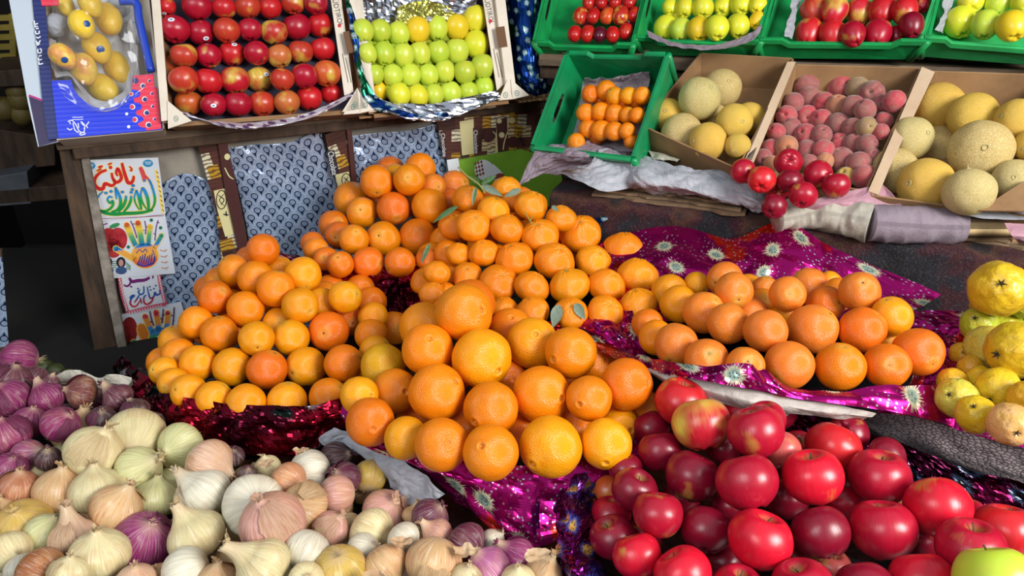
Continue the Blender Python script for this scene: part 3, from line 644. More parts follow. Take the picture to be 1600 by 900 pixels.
for p in ([(106, 190), (112, 188), (118, 194), (124, 205), (131, 206), (132, 196), (127, 190)], [(114, 192), (117, 203), (123, 207)], [(105, 200), (109, 203), (113, 201)], [(126, 190), (133, 197), (139, 190)], [(122, 192), (123, 200)], [(131, 201), (134, 196), (137, 200)], [(124, 209), (130, 207), (133, 209), (127, 211), (124, 209)], [(108, 188), (110, 194)]):
    ik.stroke(p, 1.5, taper=False)
for y in (183, 186.5): ik.stroke([(113, y), (122, y + .3), (130, y - .4)], .9, taper=False)
ik.build('white_script', M['white'], mb)
board('side_panel', [(45, -70), (64, -70), (82, 128), (92, 217), (76, 219), (66, 150)], 'LB', .004, M['blue_dark'], mb, .010)
ik = Ink('LB', .0146, 20, 0, 6.667)
for p in ([(225, 215), (228, 250), (262, 245)], [(228, 280), (262, 275)], [(232, 250), (230, 280)], [(240, 300), (270, 295)], [(238, 320), (242, 350), (275, 345), (272, 320)], [(245, 385), (262, 395), (290, 380)], [(245, 425), (258, 470), (280, 430), (290, 425)], [(250, 440), (282, 462)],
          [(262, 510), (262, 545), (290, 550), (298, 520), (280, 505)], [(268, 585), (302, 578)], [(270, 600), (268, 625), (304, 618)], [(272, 640), (276, 668), (315, 660)]): ik.stroke(p, 12, taper=False)
ik.build('side_wording', M['white'], mb)
board('open_flap', [(2, -70), (44, -70), (66, 150), (88, 217), (92, 222), (60, 230), (44, 160)], 'LB', .003, plain('flap_white', 'bcc8d4', .5), mb, .004)
board('flap_print', [(45, 150), (66, 157), (78, 190), (90, 221), (61, 229)], 'LB', .0006, dirty('flap_purple', '141248', '301848', 10, .4, .05), mb, .0072)
ik = Ink('LB', .0080); ik.stroke([(45, 149), (56, 153), (66, 157)], 3.2, taper=False); ik.build('pink_line', plain('pink_print', 'b02078', .4), mb)
tube('blue_rim', [S(u, v, 'LB', .018) for u, v in ((186, 2), (212, 4), (217, 30), (226, 70), (236, 112))], .009, plain('rim_blue', '1840b8', .35), mb, 8)
board('corner_print', [(64, 0), (92, 0), (92, 9), (66, 10)], 'LB', .003, M['red_board'], mb, .014)
sheet('paper_liner', [[S(*p, 'LB', o) for p in r] for o, r in ((.018, [(78, 60), (84, 118), (112, 122), (140, 165), (170, 174), (205, 150), (215, 90), (206, 30)]), (-.005, [(86, 64), (93, 108), (112, 116), (143, 152), (168, 158), (196, 138), (204, 90), (200, 34)]))],
      tissue('liner_tissue', 'd4d6dc'), mb, 60, 8, .002, 30)
sheet('paper_backing', [[S(u, v, 'LB', o) for u, v, o in r] for r in ([(84, -30, -.06), (130, -30, -.065), (206, -30, -.06)], [(90, 50, -.06), (140, 50, -.07), (212, 50, -.06)], [(98, 110, -.06), (150, 120, -.07), (216, 110, -.06)], [(110, 150, -.06), (150, 176, -.065), (210, 160, -.06)])], tissue('white_wrap', 'e8eaee'), mb, 50, 50, .008, 13)
fl = sheet('plastic_film', [[S(u, v, 'LB', .055) for u, v in r] for r in ([(84, -10), (120, -10), (165, -10), (206, -10)], [(78, 60), (120, 60), (170, 55), (222, 60)], [(86, 122), (130, 125), (175, 122), (232, 118)], [(100, 150), (135, 172), (178, 172), (218, 145)])], M['film'], mb, 40, 40, .006, 7, .0003, False)
M['liner_dark'] = dirty('purple_pulp_tray', '1c1830', '34304c', 30, .5, .3)
def logo(parent, quad_, key, off):
    text('box_wording', 'SÜDTIROL', quad_, key, off, M['ink'], parent)
def white_box(rim, key, label, txt, gus):
    b = tray('apple_box', rim, key, .030, .07, M['card'], label, 'fruit box', .010, .016, floor_mat=M['liner_dark'])
    ik_ = board('left_post', [(rim[0][0] - 8, rim[0][1]), (rim[0][0] + 6, rim[0][1]), (rim[3][0] + 4, rim[3][1] - 2), (rim[3][0] - 9, rim[3][1])], key, .012, M['card_pale'], b, .026, .001)
    board('right_post', [(rim[1][0] - 2, rim[1][1]), (rim[1][0] + 14, rim[1][1]), (rim[2][0] + 12, rim[2][1]), (rim[2][0] - 3, rim[2][1])], key, .012, M['card_pale'], b, .026, .001)
    for pts in gus:
        board('corner_gusset', pts, key, .006, M['card_pale'], b, .036)
        cx = sum(p[0] for p in pts) / 3; cy = sum(p[1] for p in pts) / 3 + 2
        q = Ink(key, .0425)
        for a in range(12): t_ = a / 12 * 6.283; q.stroke([(cx + 3.3 * math.cos(t_), cy + 4.3 * math.sin(t_)), (cx + 3.3 * math.cos(t_ + .6), cy + 4.3 * math.sin(t_ + .6))], .9, taper=False)
        q.stroke([(cx - 1, cy - 2), (cx + 1, cy + 2)], 1.2); q.build('green_mark', plain('mark_green', '4a7a70', .5), b)
    board('wall_print', txt[0], key, .003, M['card_pale'], b, .018)
    text('box_wording', 'SÜDTIROL', txt[1], key, .0216, M['ink'], b)
    q = Ink(key, .0216); q.blob(*txt[2], 2.8, 3); q.stroke([(txt[2][0], txt[2][1] - 4), (txt[2][0] + 1, txt[2][1])], .8); q.build('apple_mark', M['red_print'], b)
    q = Ink(key, .0216)
    for k, dx in enumerate((0, 5)):
        x0, y0 = txt[3]; q.stroke([(x0 + dx, y0 + 6 * k), (x0 + dx + 9, y0 + 45)], .9, taper=False)
    q.build('small_print', M['ink'], b)
    board('handle_slot', txt[4], key, .0006, plain('slot_brown', '6a4a30', .8), b, .0385)
    return b
rb = white_box([(240, -60), (536, -60), (572, 170), (262, 192)], 'LB', 'white cornered carton of rows of red apples next to the mango box',
   ([(511, -40), (528, -40), (552, 144), (538, 150)], [(528, -7), (538, 40), (529, 42), (518, -5)], (530.5, 40), (535, 84), [(536, 50), (548, 48), (553, 82), (543, 84)]),
   ([(262, 158), (263, 202), (300, 190)], [(558, 138), (534, 176), (572, 170)]))
gb = white_box([(552, -60), (766, -60), (794, 156), (584, 178)], 'LB', 'white cornered carton of rows of green apples with foil lining',
   ([(748, -40), (764, -40), (792, 128), (776, 142)], [(765, -7), (774, 36), (765, 38), (756, -5)], (766, 33), (771, 76), [(774, 43), (788, 41), (793, 73), (779, 75)]),
   ([(558, 138), (562, 178), (536, 180)], [(562, 138), (588, 172), (562, 178)], [(792, 125), (778, 158), (800, 156)], [(797, 125), (826, 150), (800, 156)]))
def lbs(name, rows, mat, label, cat, seed, amp=.005, **k):
    o = sheet(name, [[S(u, v, 'LB', o_) for u, v, o_ in r] for r in rows], mat, None, 44, 20, amp, 22, .0005, True, 1, seed, **k); return tag(o, label, cat)
lbs('foil_liner', [[(548, 0, .02), (556, 60, .02), (572, 120, .02), (586, 150, .02), (640, 172, .03), (700, 172, .03)], [(542, 0, .04), (552, 60, .045), (564, 130, .045), (578, 165, .045), (640, 182, .05), (700, 180, .05)], [(556, 0, .01), (560, 60, .042), (568, 120, .042), (600, 160, .045), (650, 180, .05), (700, 176, .045)]],
    M['foil_leaf'], 'blue leaf print foil lining the left and lower edge of the green apple box', 'foil', 4)
lbs('foil_liner', [[(560, -10, .0), (620, -10, -.01), (680, -10, -.01), (748, -10, .0)], [(566, 20, .0), (620, 26, -.02), (680, 24, -.02), (742, 10, .0)], [(572, 40, .0), (620, 44, -.02), (680, 38, -.02), (735, 22, -.01)]],
    M['foil_silver'], 'silver foil above the top row of green apples', 'foil', 5, .006)
lbs('foil_liner', [[(622, 10, .016), (660, 0, .016), (700, 8, .01)], [(620, 30, .01), (660, 26, .014), (712, 22, .006)], [(618, 44, .002), (660, 34, .006), (716, 34, .002)]], M['foil_yellow'], 'crumpled yellow and silver foil over the upper green apples', 'foil', 6, .006)
lbs('foil_liner', [[(585, 150, .045), (620, 160, .045), (690, 160, .05), (775, 140, .045)], [(590, 168, .05), (640, 182, .055), (705, 180, .055), (782, 152, .05)], [(612, 176, .045), (660, 190, .05), (705, 186, .05), (770, 160, .045)]], M['foil_silver'], 'silver foil edge hanging under the bottom row of green apples', 'foil', 16, .004)
lbs('foil_liner', [[(268, 166, .02), (320, 186, .04), (400, 190, .045), (480, 176, .045), (548, 144, .04)], [(275, 172, .04), (330, 190, .05), (410, 198, .055), (490, 182, .05), (552, 148, .045)], [(290, 178, .04), (340, 196, .05), (400, 202, .05), (470, 186, .045), (540, 156, .04)]], M['foil_dot'], 'white and violet printed foil under the bottom row of red apples', 'foil', 7, .003)
lbs('foil_roll', [[(784, -20, -.03), (806, -20, .03), (830, -20, .04), (850, -20, -.02)], [(790, 60, -.03), (812, 60, .03), (836, 60, .04), (856, 60, -.02)], [(800, 120, -.02), (815, 120, .03), (838, 125, .04), (858, 120, -.02)], [(818, 144, -.01), (826, 146, .02), (840, 150, .02), (856, 146, -.02)]],
    M['foil_leaf'], 'hanging blue foil with green and white leaf print right of the green apple box', 'foil', 8, .006)
# flattened cartons squeezed under the boxes, lying on the shelf plank
zb_ = 1.172
for i, (u, v, w_, lab) in enumerate(((322, 197, .10, 'flattened brown carton under the left end of the red apple box'), (500, 186, .16, 'flattened brown carton under the right corner of the red apple box'), (600, 182, .12, 'flattened brown carton under the green apple box corner'), (835, 158, .09, 'torn carton edge on the shelf below the blue leaf foil'), (735, 172, .14, 'dark printed carton edge under the green apple box'))):
    p = G(u, v, zb_); ln = PL['LV']; p = p + hL * 0
    c_ = empty('flattened_carton', p, lab, 'cardboard')
    for k in range(2): ragged('layer', p + hL * (.012 * k) + Zv * (.006 * k), e1L, hL, w_ * (1 - .1 * k), .25, .0045, M['card_dark' if i in (1, 4) else 'card'], c_, i * 5 + k, .004)

# right wing: ledge, rug, shelf
lp = Gs((862, 300, 1.035), (1700, 420, 1.035)); lp[1].z = lp[0].z
front = (lp[1] - lp[0]).normalized(); hF = Vector((-front.y, front.x, 0))
ledge = empty('display_ledge', lp[0], 'ledge draped with a dark worn rug under the melon and peach boxes', 'ledge')
prism('ledge_top', [lp[0], lp[1], lp[1] + hF * .75, lp[0] + hF * .75], -Zv, .20, M['wood_dark'], ledge)
sheet('rug_drape', [[lp[0].lerp(lp[1], t) + hF * .1 + Zv * .004 for t in (0, .33, .66, 1)], [lp[0].lerp(lp[1], t) - hF * .006 + Zv * .003 for t in (0, .33, .66, 1)], [lp[0].lerp(lp[1], t) - hF * .02 - Zv * .04 for t in (0, .33, .66, 1)], [lp[0].lerp(lp[1], t) - hF * .03 - Zv * .13 for t in (0, .33, .66, 1)], [lp[0].lerp(lp[1], t) - hF * .03 - Zv * .205 for t in (0, .33, .66, 1)]],
      M['rug'], ledge, 90, 30, .006, 8, .004, False)
us0, us1 = G(842, 84, 1.29), G(1700, 112, 1.29)
sh2 = empty('upper_shelf', (us0 + us1) / 2, 'dark upper shelf edge under the four green crates', 'shelf')
dr = (us1 - us0).normalized(); h2 = Vector((-dr.y, dr.x, 0))
prism('shelf_plank', [us0, us1, us1 + h2 * .5, us0 + h2 * .5], -Zv, .03, M['wood'], sh2, .002)
prism('lower_batten', [us0 + Zv * -.031 + h2 * .02, us1 - Zv * .031 + h2 * .02, us1 - Zv * .031 + h2 * .05, us0 - Zv * .031 + h2 * .05], -Zv, .035, M['wood_dark'], sh2, .002)
for i, (u, v, w_, m_, lab) in enumerate(((945, 86, .22, 'card_dark', 'dark torn carton layer under the plum crate'), (1075, 84, .2, 'card_dark', 'dark torn carton layer under the yellow apple crate'), (1190, 82, .09, 'card', 'brown carton end between the yellow apple and red apple crates'), (1330, 84, .3, 'card_dark', 'dark carton layer under the red apple crate'), (1540, 98, .26, 'card_dark', 'rough torn carton edge under the rightmost green apple crate'))):
    p = G(u, v, 1.292); c_ = empty('flattened_carton', p, lab, 'cardboard')
    for k in range(2): ragged('layer', p + Zv * (.008 * k) + h2 * (.01 * k), dr, h2, w_, .3, .006, M[m_], c_, 40 + i * 3 + k, .006)
c1 = tray('melon_box', [(1096, 84), (1238, 92), (1152, 262), (1004, 195)], 'RM', .020, .085, M['card'], 'brown carton of pale melons beside the deep green crate', 'fruit box', .004, .012)
c2 = tray('peach_box', [(1245, 102), (1436, 107), (1352, 296), (1152, 272)], 'RM', .016, .065, M['card'], 'brown carton of dusky red peaches between the two melon boxes', 'fruit box', .004, .008)
c3 = tray('melon_box', [(1450, 112), (1640, 118), (1608, 336), (1362, 304)], 'RM', .024, .085, M['card'], 'brown carton of netted melons at the right edge', 'fruit box', .004, .012)
board('side_wall_label', [(1230, 98), (1243, 98), (1172, 268), (1158, 264)], 'RM', .003, M['card_tan'], c1, .021)
q = Ink('RM', .0245)
for k in range(6): q.stroke([(1163 + k * 2.2, 253 - k * .6), (1171 + k * 2.2, 240 - k * 2)], .9, taper=False)
q.stroke([(1170, 238), (1200, 168)], .8, taper=False); q.build('printed_lines', M['ink'], c1)
board('side_flap', [(1440, 106), (1460, 114), (1390, 262), (1372, 306), (1356, 300)], 'RM', .003, M['card_tan'], c3, .022)
board('front_flap', [(1528, 330), (1600, 284), (1640, 282), (1640, 332)], 'RM', .003, M['card'], c3, .055)
crate = tray('plastic_crate', [(888, 86), (1038, 88), (986, 244), (836, 226)], 'RC', .03, .115, M['crate_teal'], 'deep green plastic crate of small oranges beside the blue leaf foil', 'crate', .005, .006, .012, slots=(3,), cut={0: (.014, .3)})
sheet('paper_liner', [[S(u, v, 'RC', o) for u, v, o in r] for r in ([(914, 124, -.02), (960, 122, -.03), (1014, 112, -.02)], [(908, 140, -.05), (960, 140, -.06), (1012, 136, -.05)], [(900, 190, -.055), (950, 190, -.062), (1004, 190, -.055)], [(884, 236, -.03), (940, 236, -.05), (990, 236, -.05)])], tissue('lilac_tissue', 'b0a4ae'), crate, 50, 50, .006, 20)
for rim, lab, m_, lc in (([(866, -60), (1016, -60), (986, 66), (838, 62)], 'green plastic crate of plums at the left end of upper shelf', 'crate_green', 'plum'),
                   ([(1024, -60), (1218, -60), (1186, 60), (996, 54)], 'green plastic crate of yellow apples next to the plum crate', 'crate_green', ''),
                   ([(1222, -60), (1476, -60), (1446, 60), (1188, 58)], 'green plastic crate of long red apples on the upper shelf', 'crate_green', ''),
                   ([(1484, -60), (1700, -60), (1690, 72), (1446, 54)], 'bright green plastic crate of yellow green apples in the top right corner', 'crate_lime', '')):
    tray('plastic_crate', rim, 'RU', .020, .075, M[m_], lab, 'crate', .005, .022, .010, slots=(3,), cut={2: (.012, .36)}, group=None)
def rus(name, rows, mat, label, seed):
    return tag(sheet(name, [[S(u, v, 'RU', o_) for u, v, o_ in r] for r in rows], mat, None, 40, 10, .003, 30, .0005, True, 1, seed), label, 'paper')
rus('paper_liner', [[(1010, 46, .026), (1060, 66, .026), (1120, 68, .026), (1172, 50, .03), (1190, 36, .03)], [(1014, 58, .03), (1060, 74, .034), (1120, 76, .034), (1175, 62, .034), (1192, 42, .03)]], M['tissue_mauve'], 'paper edge along the front of the yellow apple crate', 21)
rus('paper_liner', [[(1262, -20, -.01), (1248, 15, -.01), (1240, 60, .01)], [(1240, -20, .01), (1236, 15, .01), (1226, 56, .02)]], M['tissue'], 'white paper liner at the left side of the red apple crate', 22)
rus('paper_liner', [[(1500, -20, -.01), (1484, 20, -.01), (1474, 52, .0)], [(1480, -20, .015), (1474, 20, .012), (1462, 46, .014)]], M['tissue'], 'pale paper liner at the left side of the rightmost green crate', 23)

# layered cardboard on the ledge front and papers in front of the boxes
for i, (u, v, z, w_, m_, lab) in enumerate(((1040, 322, 1.040, .34, 'card_dark', 'rough layered carton on the ledge below the white papers'), (1150, 308, 1.056, .2, 'card_grey', 'grey carton layers under the left melon box papers'), (1330, 352, 1.042, .34, 'card_grey', 'torn grey carton under the rolled paper on the ledge'), (1500, 378, 1.040, .3, 'card_dark', 'torn brown carton under the wicker roll'), (1580, 376, 1.052, .12, 'card', 'folded brown carton at the right edge of the ledge'))):
    p = G(u, v, z); c_ = empty('flattened_carton', p, lab, 'cardboard')
    for k in range(3): ragged('layer', p + Zv * (.0075 * k) + hF * (.012 * k), front, hF, w_ * (1 - .06 * k), .22, .0055, M[m_], c_, 80 + i * 4 + k, .008)
def Dp(u, v, d): return CAM + ray(u, v) * d                     # the point at depth d seen at (u, v)
def gsh(name, rows, mat, label, cat, seed, nu=70, nv=26, amp=.006, s=18, parent=None, **k):
    o = sheet(name, [r if isinstance(r[0], Vector) else Gs(*r) for r in rows], mat, parent, nu, nv, amp, s, .0005, True, 1, seed, **k)
    return tag(o, label, cat) if label else o
gsh('wrapping_paper', [[(868, 222, 1.13), (920, 222, 1.13), (975, 232, 1.12), (1008, 240, 1.12)], [(838, 232, 1.12), (900, 238, 1.13), (950, 240, 1.13), (1000, 246, 1.12)], [(820, 262, 1.08), (870, 258, 1.09), (940, 262, 1.10), (1000, 270, 1.09)], [(812, 290, 1.05), (850, 275, 1.06), (930, 275, 1.07), (990, 286, 1.06)]], M['tissue_mauve'], 'mauve grey crumpled paper hanging in front of the deep green crate', 'paper', 31, amp=.008)
gsh('wrapping_paper', [[(925, 262, 1.12), (942, 232, 1.135), (960, 232, 1.135), (985, 258, 1.12)], [(890, 268, 1.10), (930, 262, 1.11), (960, 262, 1.11), (995, 268, 1.11)], [(870, 270, 1.08), (905, 284, 1.08), (945, 300, 1.07), (1000, 290, 1.07)]], M['tissue'], 'white paper folded over the mauve paper', 'paper', 32, amp=.006)
gsh('wrapping_paper', [[(958, 240, 1.13), (1000, 240, 1.12), (1060, 258, 1.12), (1120, 262, 1.12), (1180, 276, 1.11), (1210, 300, 1.08)], [(956, 262, 1.10), (1000, 262, 1.12), (1060, 275, 1.115), (1110, 278, 1.115), (1160, 296, 1.10), (1205, 318, 1.07)], [(966, 285, 1.075), (1000, 290, 1.09), (1060, 300, 1.085), (1110, 310, 1.08), (1160, 322, 1.065), (1200, 330, 1.055)], [(975, 298, 1.05), (1010, 302, 1.055), (1060, 306, 1.055), (1110, 316, 1.055), (1160, 328, 1.05), (1196, 332, 1.045)]], M['tissue'], 'long white tissue roll in front of the left melon box', 'paper', 33, amp=.009, s=13)
gsh('wrapping_paper', [[(1012, 232, 1.13), (1040, 238, 1.13), (1062, 248, 1.12)], [(1020, 248, 1.12), (1040, 252, 1.12), (1058, 250, 1.12)]], M['tissue_cream'], 'torn cream paper scrap under the left melon box corner', 'paper', 34, 20, 8)
gsh('plastic_sheet', [[(1250, 322, 1.10), (1300, 304, 1.12), (1360, 290, 1.13), (1378, 286, 1.135), (1412, 326, 1.10)], [(1262, 334, 1.075), (1300, 322, 1.10), (1350, 314, 1.11), (1385, 312, 1.11), (1420, 334, 1.09)], [(1262, 342, 1.06), (1300, 334, 1.08), (1350, 330, 1.09), (1385, 332, 1.09), (1425, 338, 1.08)]], M['tissue_pink'], 'pink plastic sheet between the loose apples and the right melons', 'plastic sheet', 35, amp=.003)
roll = empty('rolled_paper', G(1350, 352, 1.05), 'rolled white and grey tissue wrapping the rim of a basket on the ledge', 'paper')
rpts = Gs((1214, 340, 1.065), (1255, 333, 1.07), (1300, 336, 1.072), (1360, 348, 1.072), (1430, 352, 1.072), (1500, 353, 1.072))
tube('cream_tissue_roll', rpts[:4], .030, M['tissue_cream'], roll, 26, 90, (.022, .032), .007)
tube('grey_tissue_roll', rpts[3:], .030, M['tissue_mauve'], roll, 26, 90, (.033, .032), .005)
wk = tube('wicker_basket_rim', Gs((1490, 353, 1.072), (1550, 353, 1.073), (1660, 353, 1.075)), .030, M['wicker'], None, 14, 26); tag(wk, 'bare wicker basket rim showing at the right end of the tissue roll', 'basket')
gsh('wrapping_paper', [[(1490, 322, 1.12), (1540, 322, 1.12), (1640, 325, 1.12)], [(1510, 336, 1.11), (1560, 342, 1.108), (1640, 342, 1.108)]], M['tissue'], 'white paper lying over the wicker rim', 'paper', 36, 30, 8, .002)
gsh('plastic_sheet', [[(1572, 348, 1.108), (1610, 348, 1.108)], [(1580, 368, 1.09), (1620, 370, 1.09)], [(1592, 380, 1.07), (1620, 384, 1.07)]], M['tissue_pink'], 'small pink plastic scrap at the right edge of the ledge', 'plastic sheet', 37, 14, 10, .002)

M['tissue_pale'] = tissue('pale_roll_paper', 'd6cec4')
# ---------------------------------------------------------------- foils and baskets under the heaps
bk = empty('foil_lined_basket', G(415, 650, .85), 'round basket lined with red and green foil under the left orange pile', 'basket')
def rel(name, rows, mat, parent, seed, **k): return gsh(name, rows, mat, None, None, seed, parent=parent, **k)
rel('foil_skirt', [[Dp(*p) for p in r] for r in ([(186, 552, 1.42), (232, 592, 1.31), (264, 614, 1.25), (300, 622, 1.215), (350, 630, 1.192), (420, 633, 1.18), (480, 632, 1.195), (538, 620, 1.215), (606, 604, 1.28)],
      [(172, 572, 1.42), (212, 622, 1.30), (250, 646, 1.24), (300, 656, 1.205), (350, 662, 1.185), (420, 664, 1.175), (480, 662, 1.185), (538, 646, 1.205), (604, 628, 1.27)], [(180, 596, 1.42), (224, 648, 1.30), (262, 680, 1.25), (300, 694, 1.22), (350, 704, 1.20), (420, 716, 1.19), (480, 708, 1.20), (536, 682, 1.22), (590, 656, 1.28)])], M['foil_red'], bk, 41, nu=110, nv=26, amp=.008, s=20)
tube('basket_wall', [G(240, 640, .83), G(330, 680, .83), (G(430, 690, .83)), G(520, 668, .83)], .014, M['black'], bk, 8)
gsh('foil_wrap', [[(425, 655, .885), (470, 645, .885), (510, 635, .885), (550, 625, .89)], [(432, 672, .87), (470, 665, .872), (510, 655, .875), (550, 645, .88)], [(440, 692, .84), (475, 694, .84), (515, 690, .84), (560, 684, .845)]], M['foil_magenta'], 'magenta star foil strip between the left and front orange piles', 'foil', 42, 50, 20)
gsh('foil_wrap', [[(425, 385, .945), (480, 400, .94), (540, 412, .935), (600, 412, .935), (655, 405, .935), (705, 395, .94)], [(430, 400, .94), (480, 418, .935), (540, 430, .932), (600, 430, .932), (655, 422, .935), (700, 412, .94)], [(450, 430, .90), (500, 450, .895), (540, 458, .89), (600, 462, .89), (650, 455, .89), (700, 440, .9)], [(470, 470, .85), (520, 490, .84), (560, 500, .84), (610, 510, .835), (650, 500, .84), (690, 480, .85)]], M['foil_red'], 'dark red crumpled foil below the back orange pile', 'foil', 43, 90, 30, .009, 24)
gsh('foil_wrap', [[(660, 470, .935), (740, 490, .93), (850, 500, .93), (950, 505, .93), (1030, 490, .94)], [(660, 500, .90), (740, 520, .9), (850, 530, .9), (950, 520, .91), (1030, 510, .92)]], M['foil_magenta'], 'magenta star foil under the mandarin pile', 'foil', 44, 60, 12)
gsh('foil_wrap', [[(535, 630, .935), (575, 668, .93), (640, 700, .925), (720, 720, .925), (800, 725, .925), (880, 720, .925), (960, 705, .93), (1010, 670, .93)], [(528, 655, .92), (565, 700, .915), (640, 728, .91), (720, 752, .908), (800, 757, .908), (880, 752, .908), (950, 742, .91), (1000, 715, .91)],
      [(560, 675, .89), (612, 712, .885), (672, 752, .88), (730, 785, .875), (800, 800, .875), (870, 795, .875), (925, 775, .88), (965, 750, .885)], [(585, 690, .87), (640, 730, .86), (700, 785, .85), (765, 835, .84), (815, 858, .835), (868, 846, .84), (905, 806, .85), (935, 775, .86)]], M['foil_magenta'], 'big magenta star foil hanging in front of the front orange pile', 'foil', 45, 70, 34, .012, 7)
gsh('wrapping_paper', [[(520, 668, .90), (575, 692, .905), (640, 730, .90), (692, 772, .885)], [(500, 690, .87), (560, 705, .88), (620, 745, .88), (678, 780, .87)], [(560, 712, .85), (590, 730, .855), (612, 765, .85), (625, 792, .845)]], M['tissue'], 'grey white paper between the white onions and the front oranges', 'paper', 46, 50, 26, .008, 14)
gsh('foil_wrap', [[(905, 480, .965), (940, 490, .965), (985, 470, .97)], [(905, 510, .955), (945, 515, .965), (995, 510, .965)], [(930, 545, .935), (970, 552, .94), (1010, 560, .945)]], M['foil_magenta'], 'magenta foil bulge between the mandarin pile and the right orange pile', 'foil', 47, 30, 22, .012, 14)
gsh('foil_wrap', [[(900, 400, .96), (990, 362, 1.0), (1060, 350, 1.015), (1140, 372, 1.01), (1226, 346, 1.05), (1330, 398, 1.03), (1472, 455, 1.0)], [(920, 430, .96), (1000, 400, .985), (1060, 400, .99), (1150, 408, .995), (1235, 400, 1.01), (1330, 435, 1.0), (1440, 478, .985)], [(940, 470, .95), (1010, 440, .965), (1070, 445, .965), (1150, 455, .965), (1240, 455, .965), (1330, 470, .965), (1415, 495, .965)], [(960, 520, .95), (1010, 500, .95), (1070, 500, .95), (1150, 510, .95), (1240, 520, .95), (1330, 520, .95), (1400, 520, .955)]],
    M['foil_magenta'], 'large magenta foil with silver starbursts behind the right orange pile', 'foil', 48, 80, 44, .010, 6)
gsh('foil_wrap', [[(1390, 484, .98), (1450, 480, .99), (1520, 482, 1.0)], [(1420, 520, .965), (1470, 520, .975), (1520, 520, .985)], [(1430, 570, .95), (1480, 575, .96), (1520, 570, .97)], [(1400, 620, .94), (1470, 630, .95), (1520, 625, .955)]], M['foil_magenta'], 'wrinkled magenta and silver foil right of the right orange pile', 'foil', 49, 34, 40, .009, 13)
gsh('foil_wrap', [[Dp(*p) for p in r] for r in ([(935, 528, 1.27), (985, 545, 1.24), (1018, 556, 1.20), (1050, 565, 1.14), (1104, 568, 1.092), (1164, 568, 1.060), (1200, 577, 1.072), (1235, 600, 1.088), (1310, 606, 1.095), (1390, 602, 1.10), (1490, 598, 1.13)],
     [(935, 540, 1.25), (990, 560, 1.21), (1024, 570, 1.17), (1060, 577, 1.12), (1104, 582, 1.083), (1164, 588, 1.055), (1205, 598, 1.062), (1240, 609, 1.075), (1310, 618, 1.082), (1395, 622, 1.088), (1495, 632, 1.11)],
     [(940, 550, 1.24), (995, 572, 1.19), (1030, 580, 1.15), (1064, 588, 1.11), (1104, 595, 1.08), (1164, 607, 1.055), (1210, 615, 1.062), (1245, 622, 1.072), (1310, 632, 1.078), (1400, 644, 1.085), (1500, 666, 1.10)])],
    M['foil_magenta'], 'magenta foil skirt along the front of the right orange pile', 'foil', 50, 80, 18, .007, 9)
gsh('wrapping_paper', [[Dp(*p) for p in r] for r in ([(985, 568, 1.20), (1050, 584, 1.13), (1104, 592, 1.095), (1165, 604, 1.075), (1240, 620, 1.085), (1320, 634, 1.095), (1370, 642, 1.10)],
     [(1005, 584, 1.18), (1055, 600, 1.115), (1104, 612, 1.085), (1165, 626, 1.065), (1240, 638, 1.075), (1310, 648, 1.085), (1360, 652, 1.09)], [(1030, 598, 1.18), (1060, 616, 1.125), (1104, 630, 1.10), (1165, 644, 1.085), (1240, 652, 1.09), (1300, 658, 1.10), (1350, 660, 1.105)])], M['tissue_pale'], 'long pale paper roll below the right orange foil skirt', 'paper', 51, 60, 20, .006, 9)
gsh('basket_wrap', [[(1330, 652, .925), (1410, 650, .94), (1510, 674, .95), (1640, 700, .955)], [(1350, 668, .90), (1420, 688, .90), (1520, 722, .90), (1640, 748, .90)], [(1400, 700, .87), (1460, 722, .87), (1540, 750, .865), (1640, 775, .865)]], M['net'], 'bubbled mauve grey wrap on the side of the guava basket', 'wrapping', 52, 70, 26, .004, 10)
gsh('foil_wrap', [[(1380, 630, .955), (1460, 632, .965), (1500, 650, .965), (1560, 670, .965), (1640, 690, .965)], [(1370, 645, .94), (1450, 652, .945), (1500, 672, .95), (1560, 690, .95), (1640, 708, .95)]], M['foil_magenta'], 'magenta foil edge under the guava pile', 'foil', 53, 50, 12, .004)
ab = empty('foil_lined_basket', G(920, 880, .86), 'round basket lined with purple gold foil under the red apple pile', 'basket')
rel('foil_rim', [[(940, 735, .905), (930, 790, .90), (930, 845, .90), (950, 890, .90), (1000, 915, .90), (1080, 940, .90)], [(908, 735, .93), (893, 790, .925), (890, 845, .925), (905, 890, .925), (950, 920, .925), (1050, 960, .925)], [(885, 740, .90), (868, 795, .89), (868, 850, .89), (880, 905, .89), (925, 945, .89), (1040, 1000, .89)], [(890, 750, .86), (872, 800, .85), (872, 860, .85), (885, 915, .85), (930, 960, .85), (1040, 1010, .85)]], M['foil_multi'], ab, 54, nu=70, nv=30, amp=.008, s=26)
rel('dark_foil_skirt', [[(1230, 632, .93), (1330, 668, .92), (1420, 700, .92), (1520, 735, .91), (1640, 765, .91)], [(1240, 680, .90), (1340, 715, .89), (1440, 745, .885), (1540, 780, .88), (1640, 800, .88)], [(1260, 730, .865), (1360, 770, .86), (1450, 800, .855), (1540, 830, .85), (1640, 850, .85)]], M['foil_black'], ab, 55, nu=80, nv=30, amp=.012, s=16)
gsh('wrapping_paper', [[(1040, 900, .93), (1085, 882, .94), (1115, 900, .93)], [(1030, 915, .92), (1080, 905, .93), (1130, 925, .92)]], plain('grey_plastic', '6a6068', .5), 'grey plastic corner in front of the red apple pile', 'plastic sheet', 56, 16, 8, .001)
gsh('wrapping_paper', [[(85, 590, .88), (110, 578, .89), (150, 590, .88), (170, 585, .89), (205, 590, .88)], [(80, 605, .86), (115, 600, .86), (150, 612, .86), (175, 600, .87), (210, 612, .86)]], M['tissue_cream'], 'crumpled cream paper behind the red onion heap', 'paper', 57, 40, 12, .005)
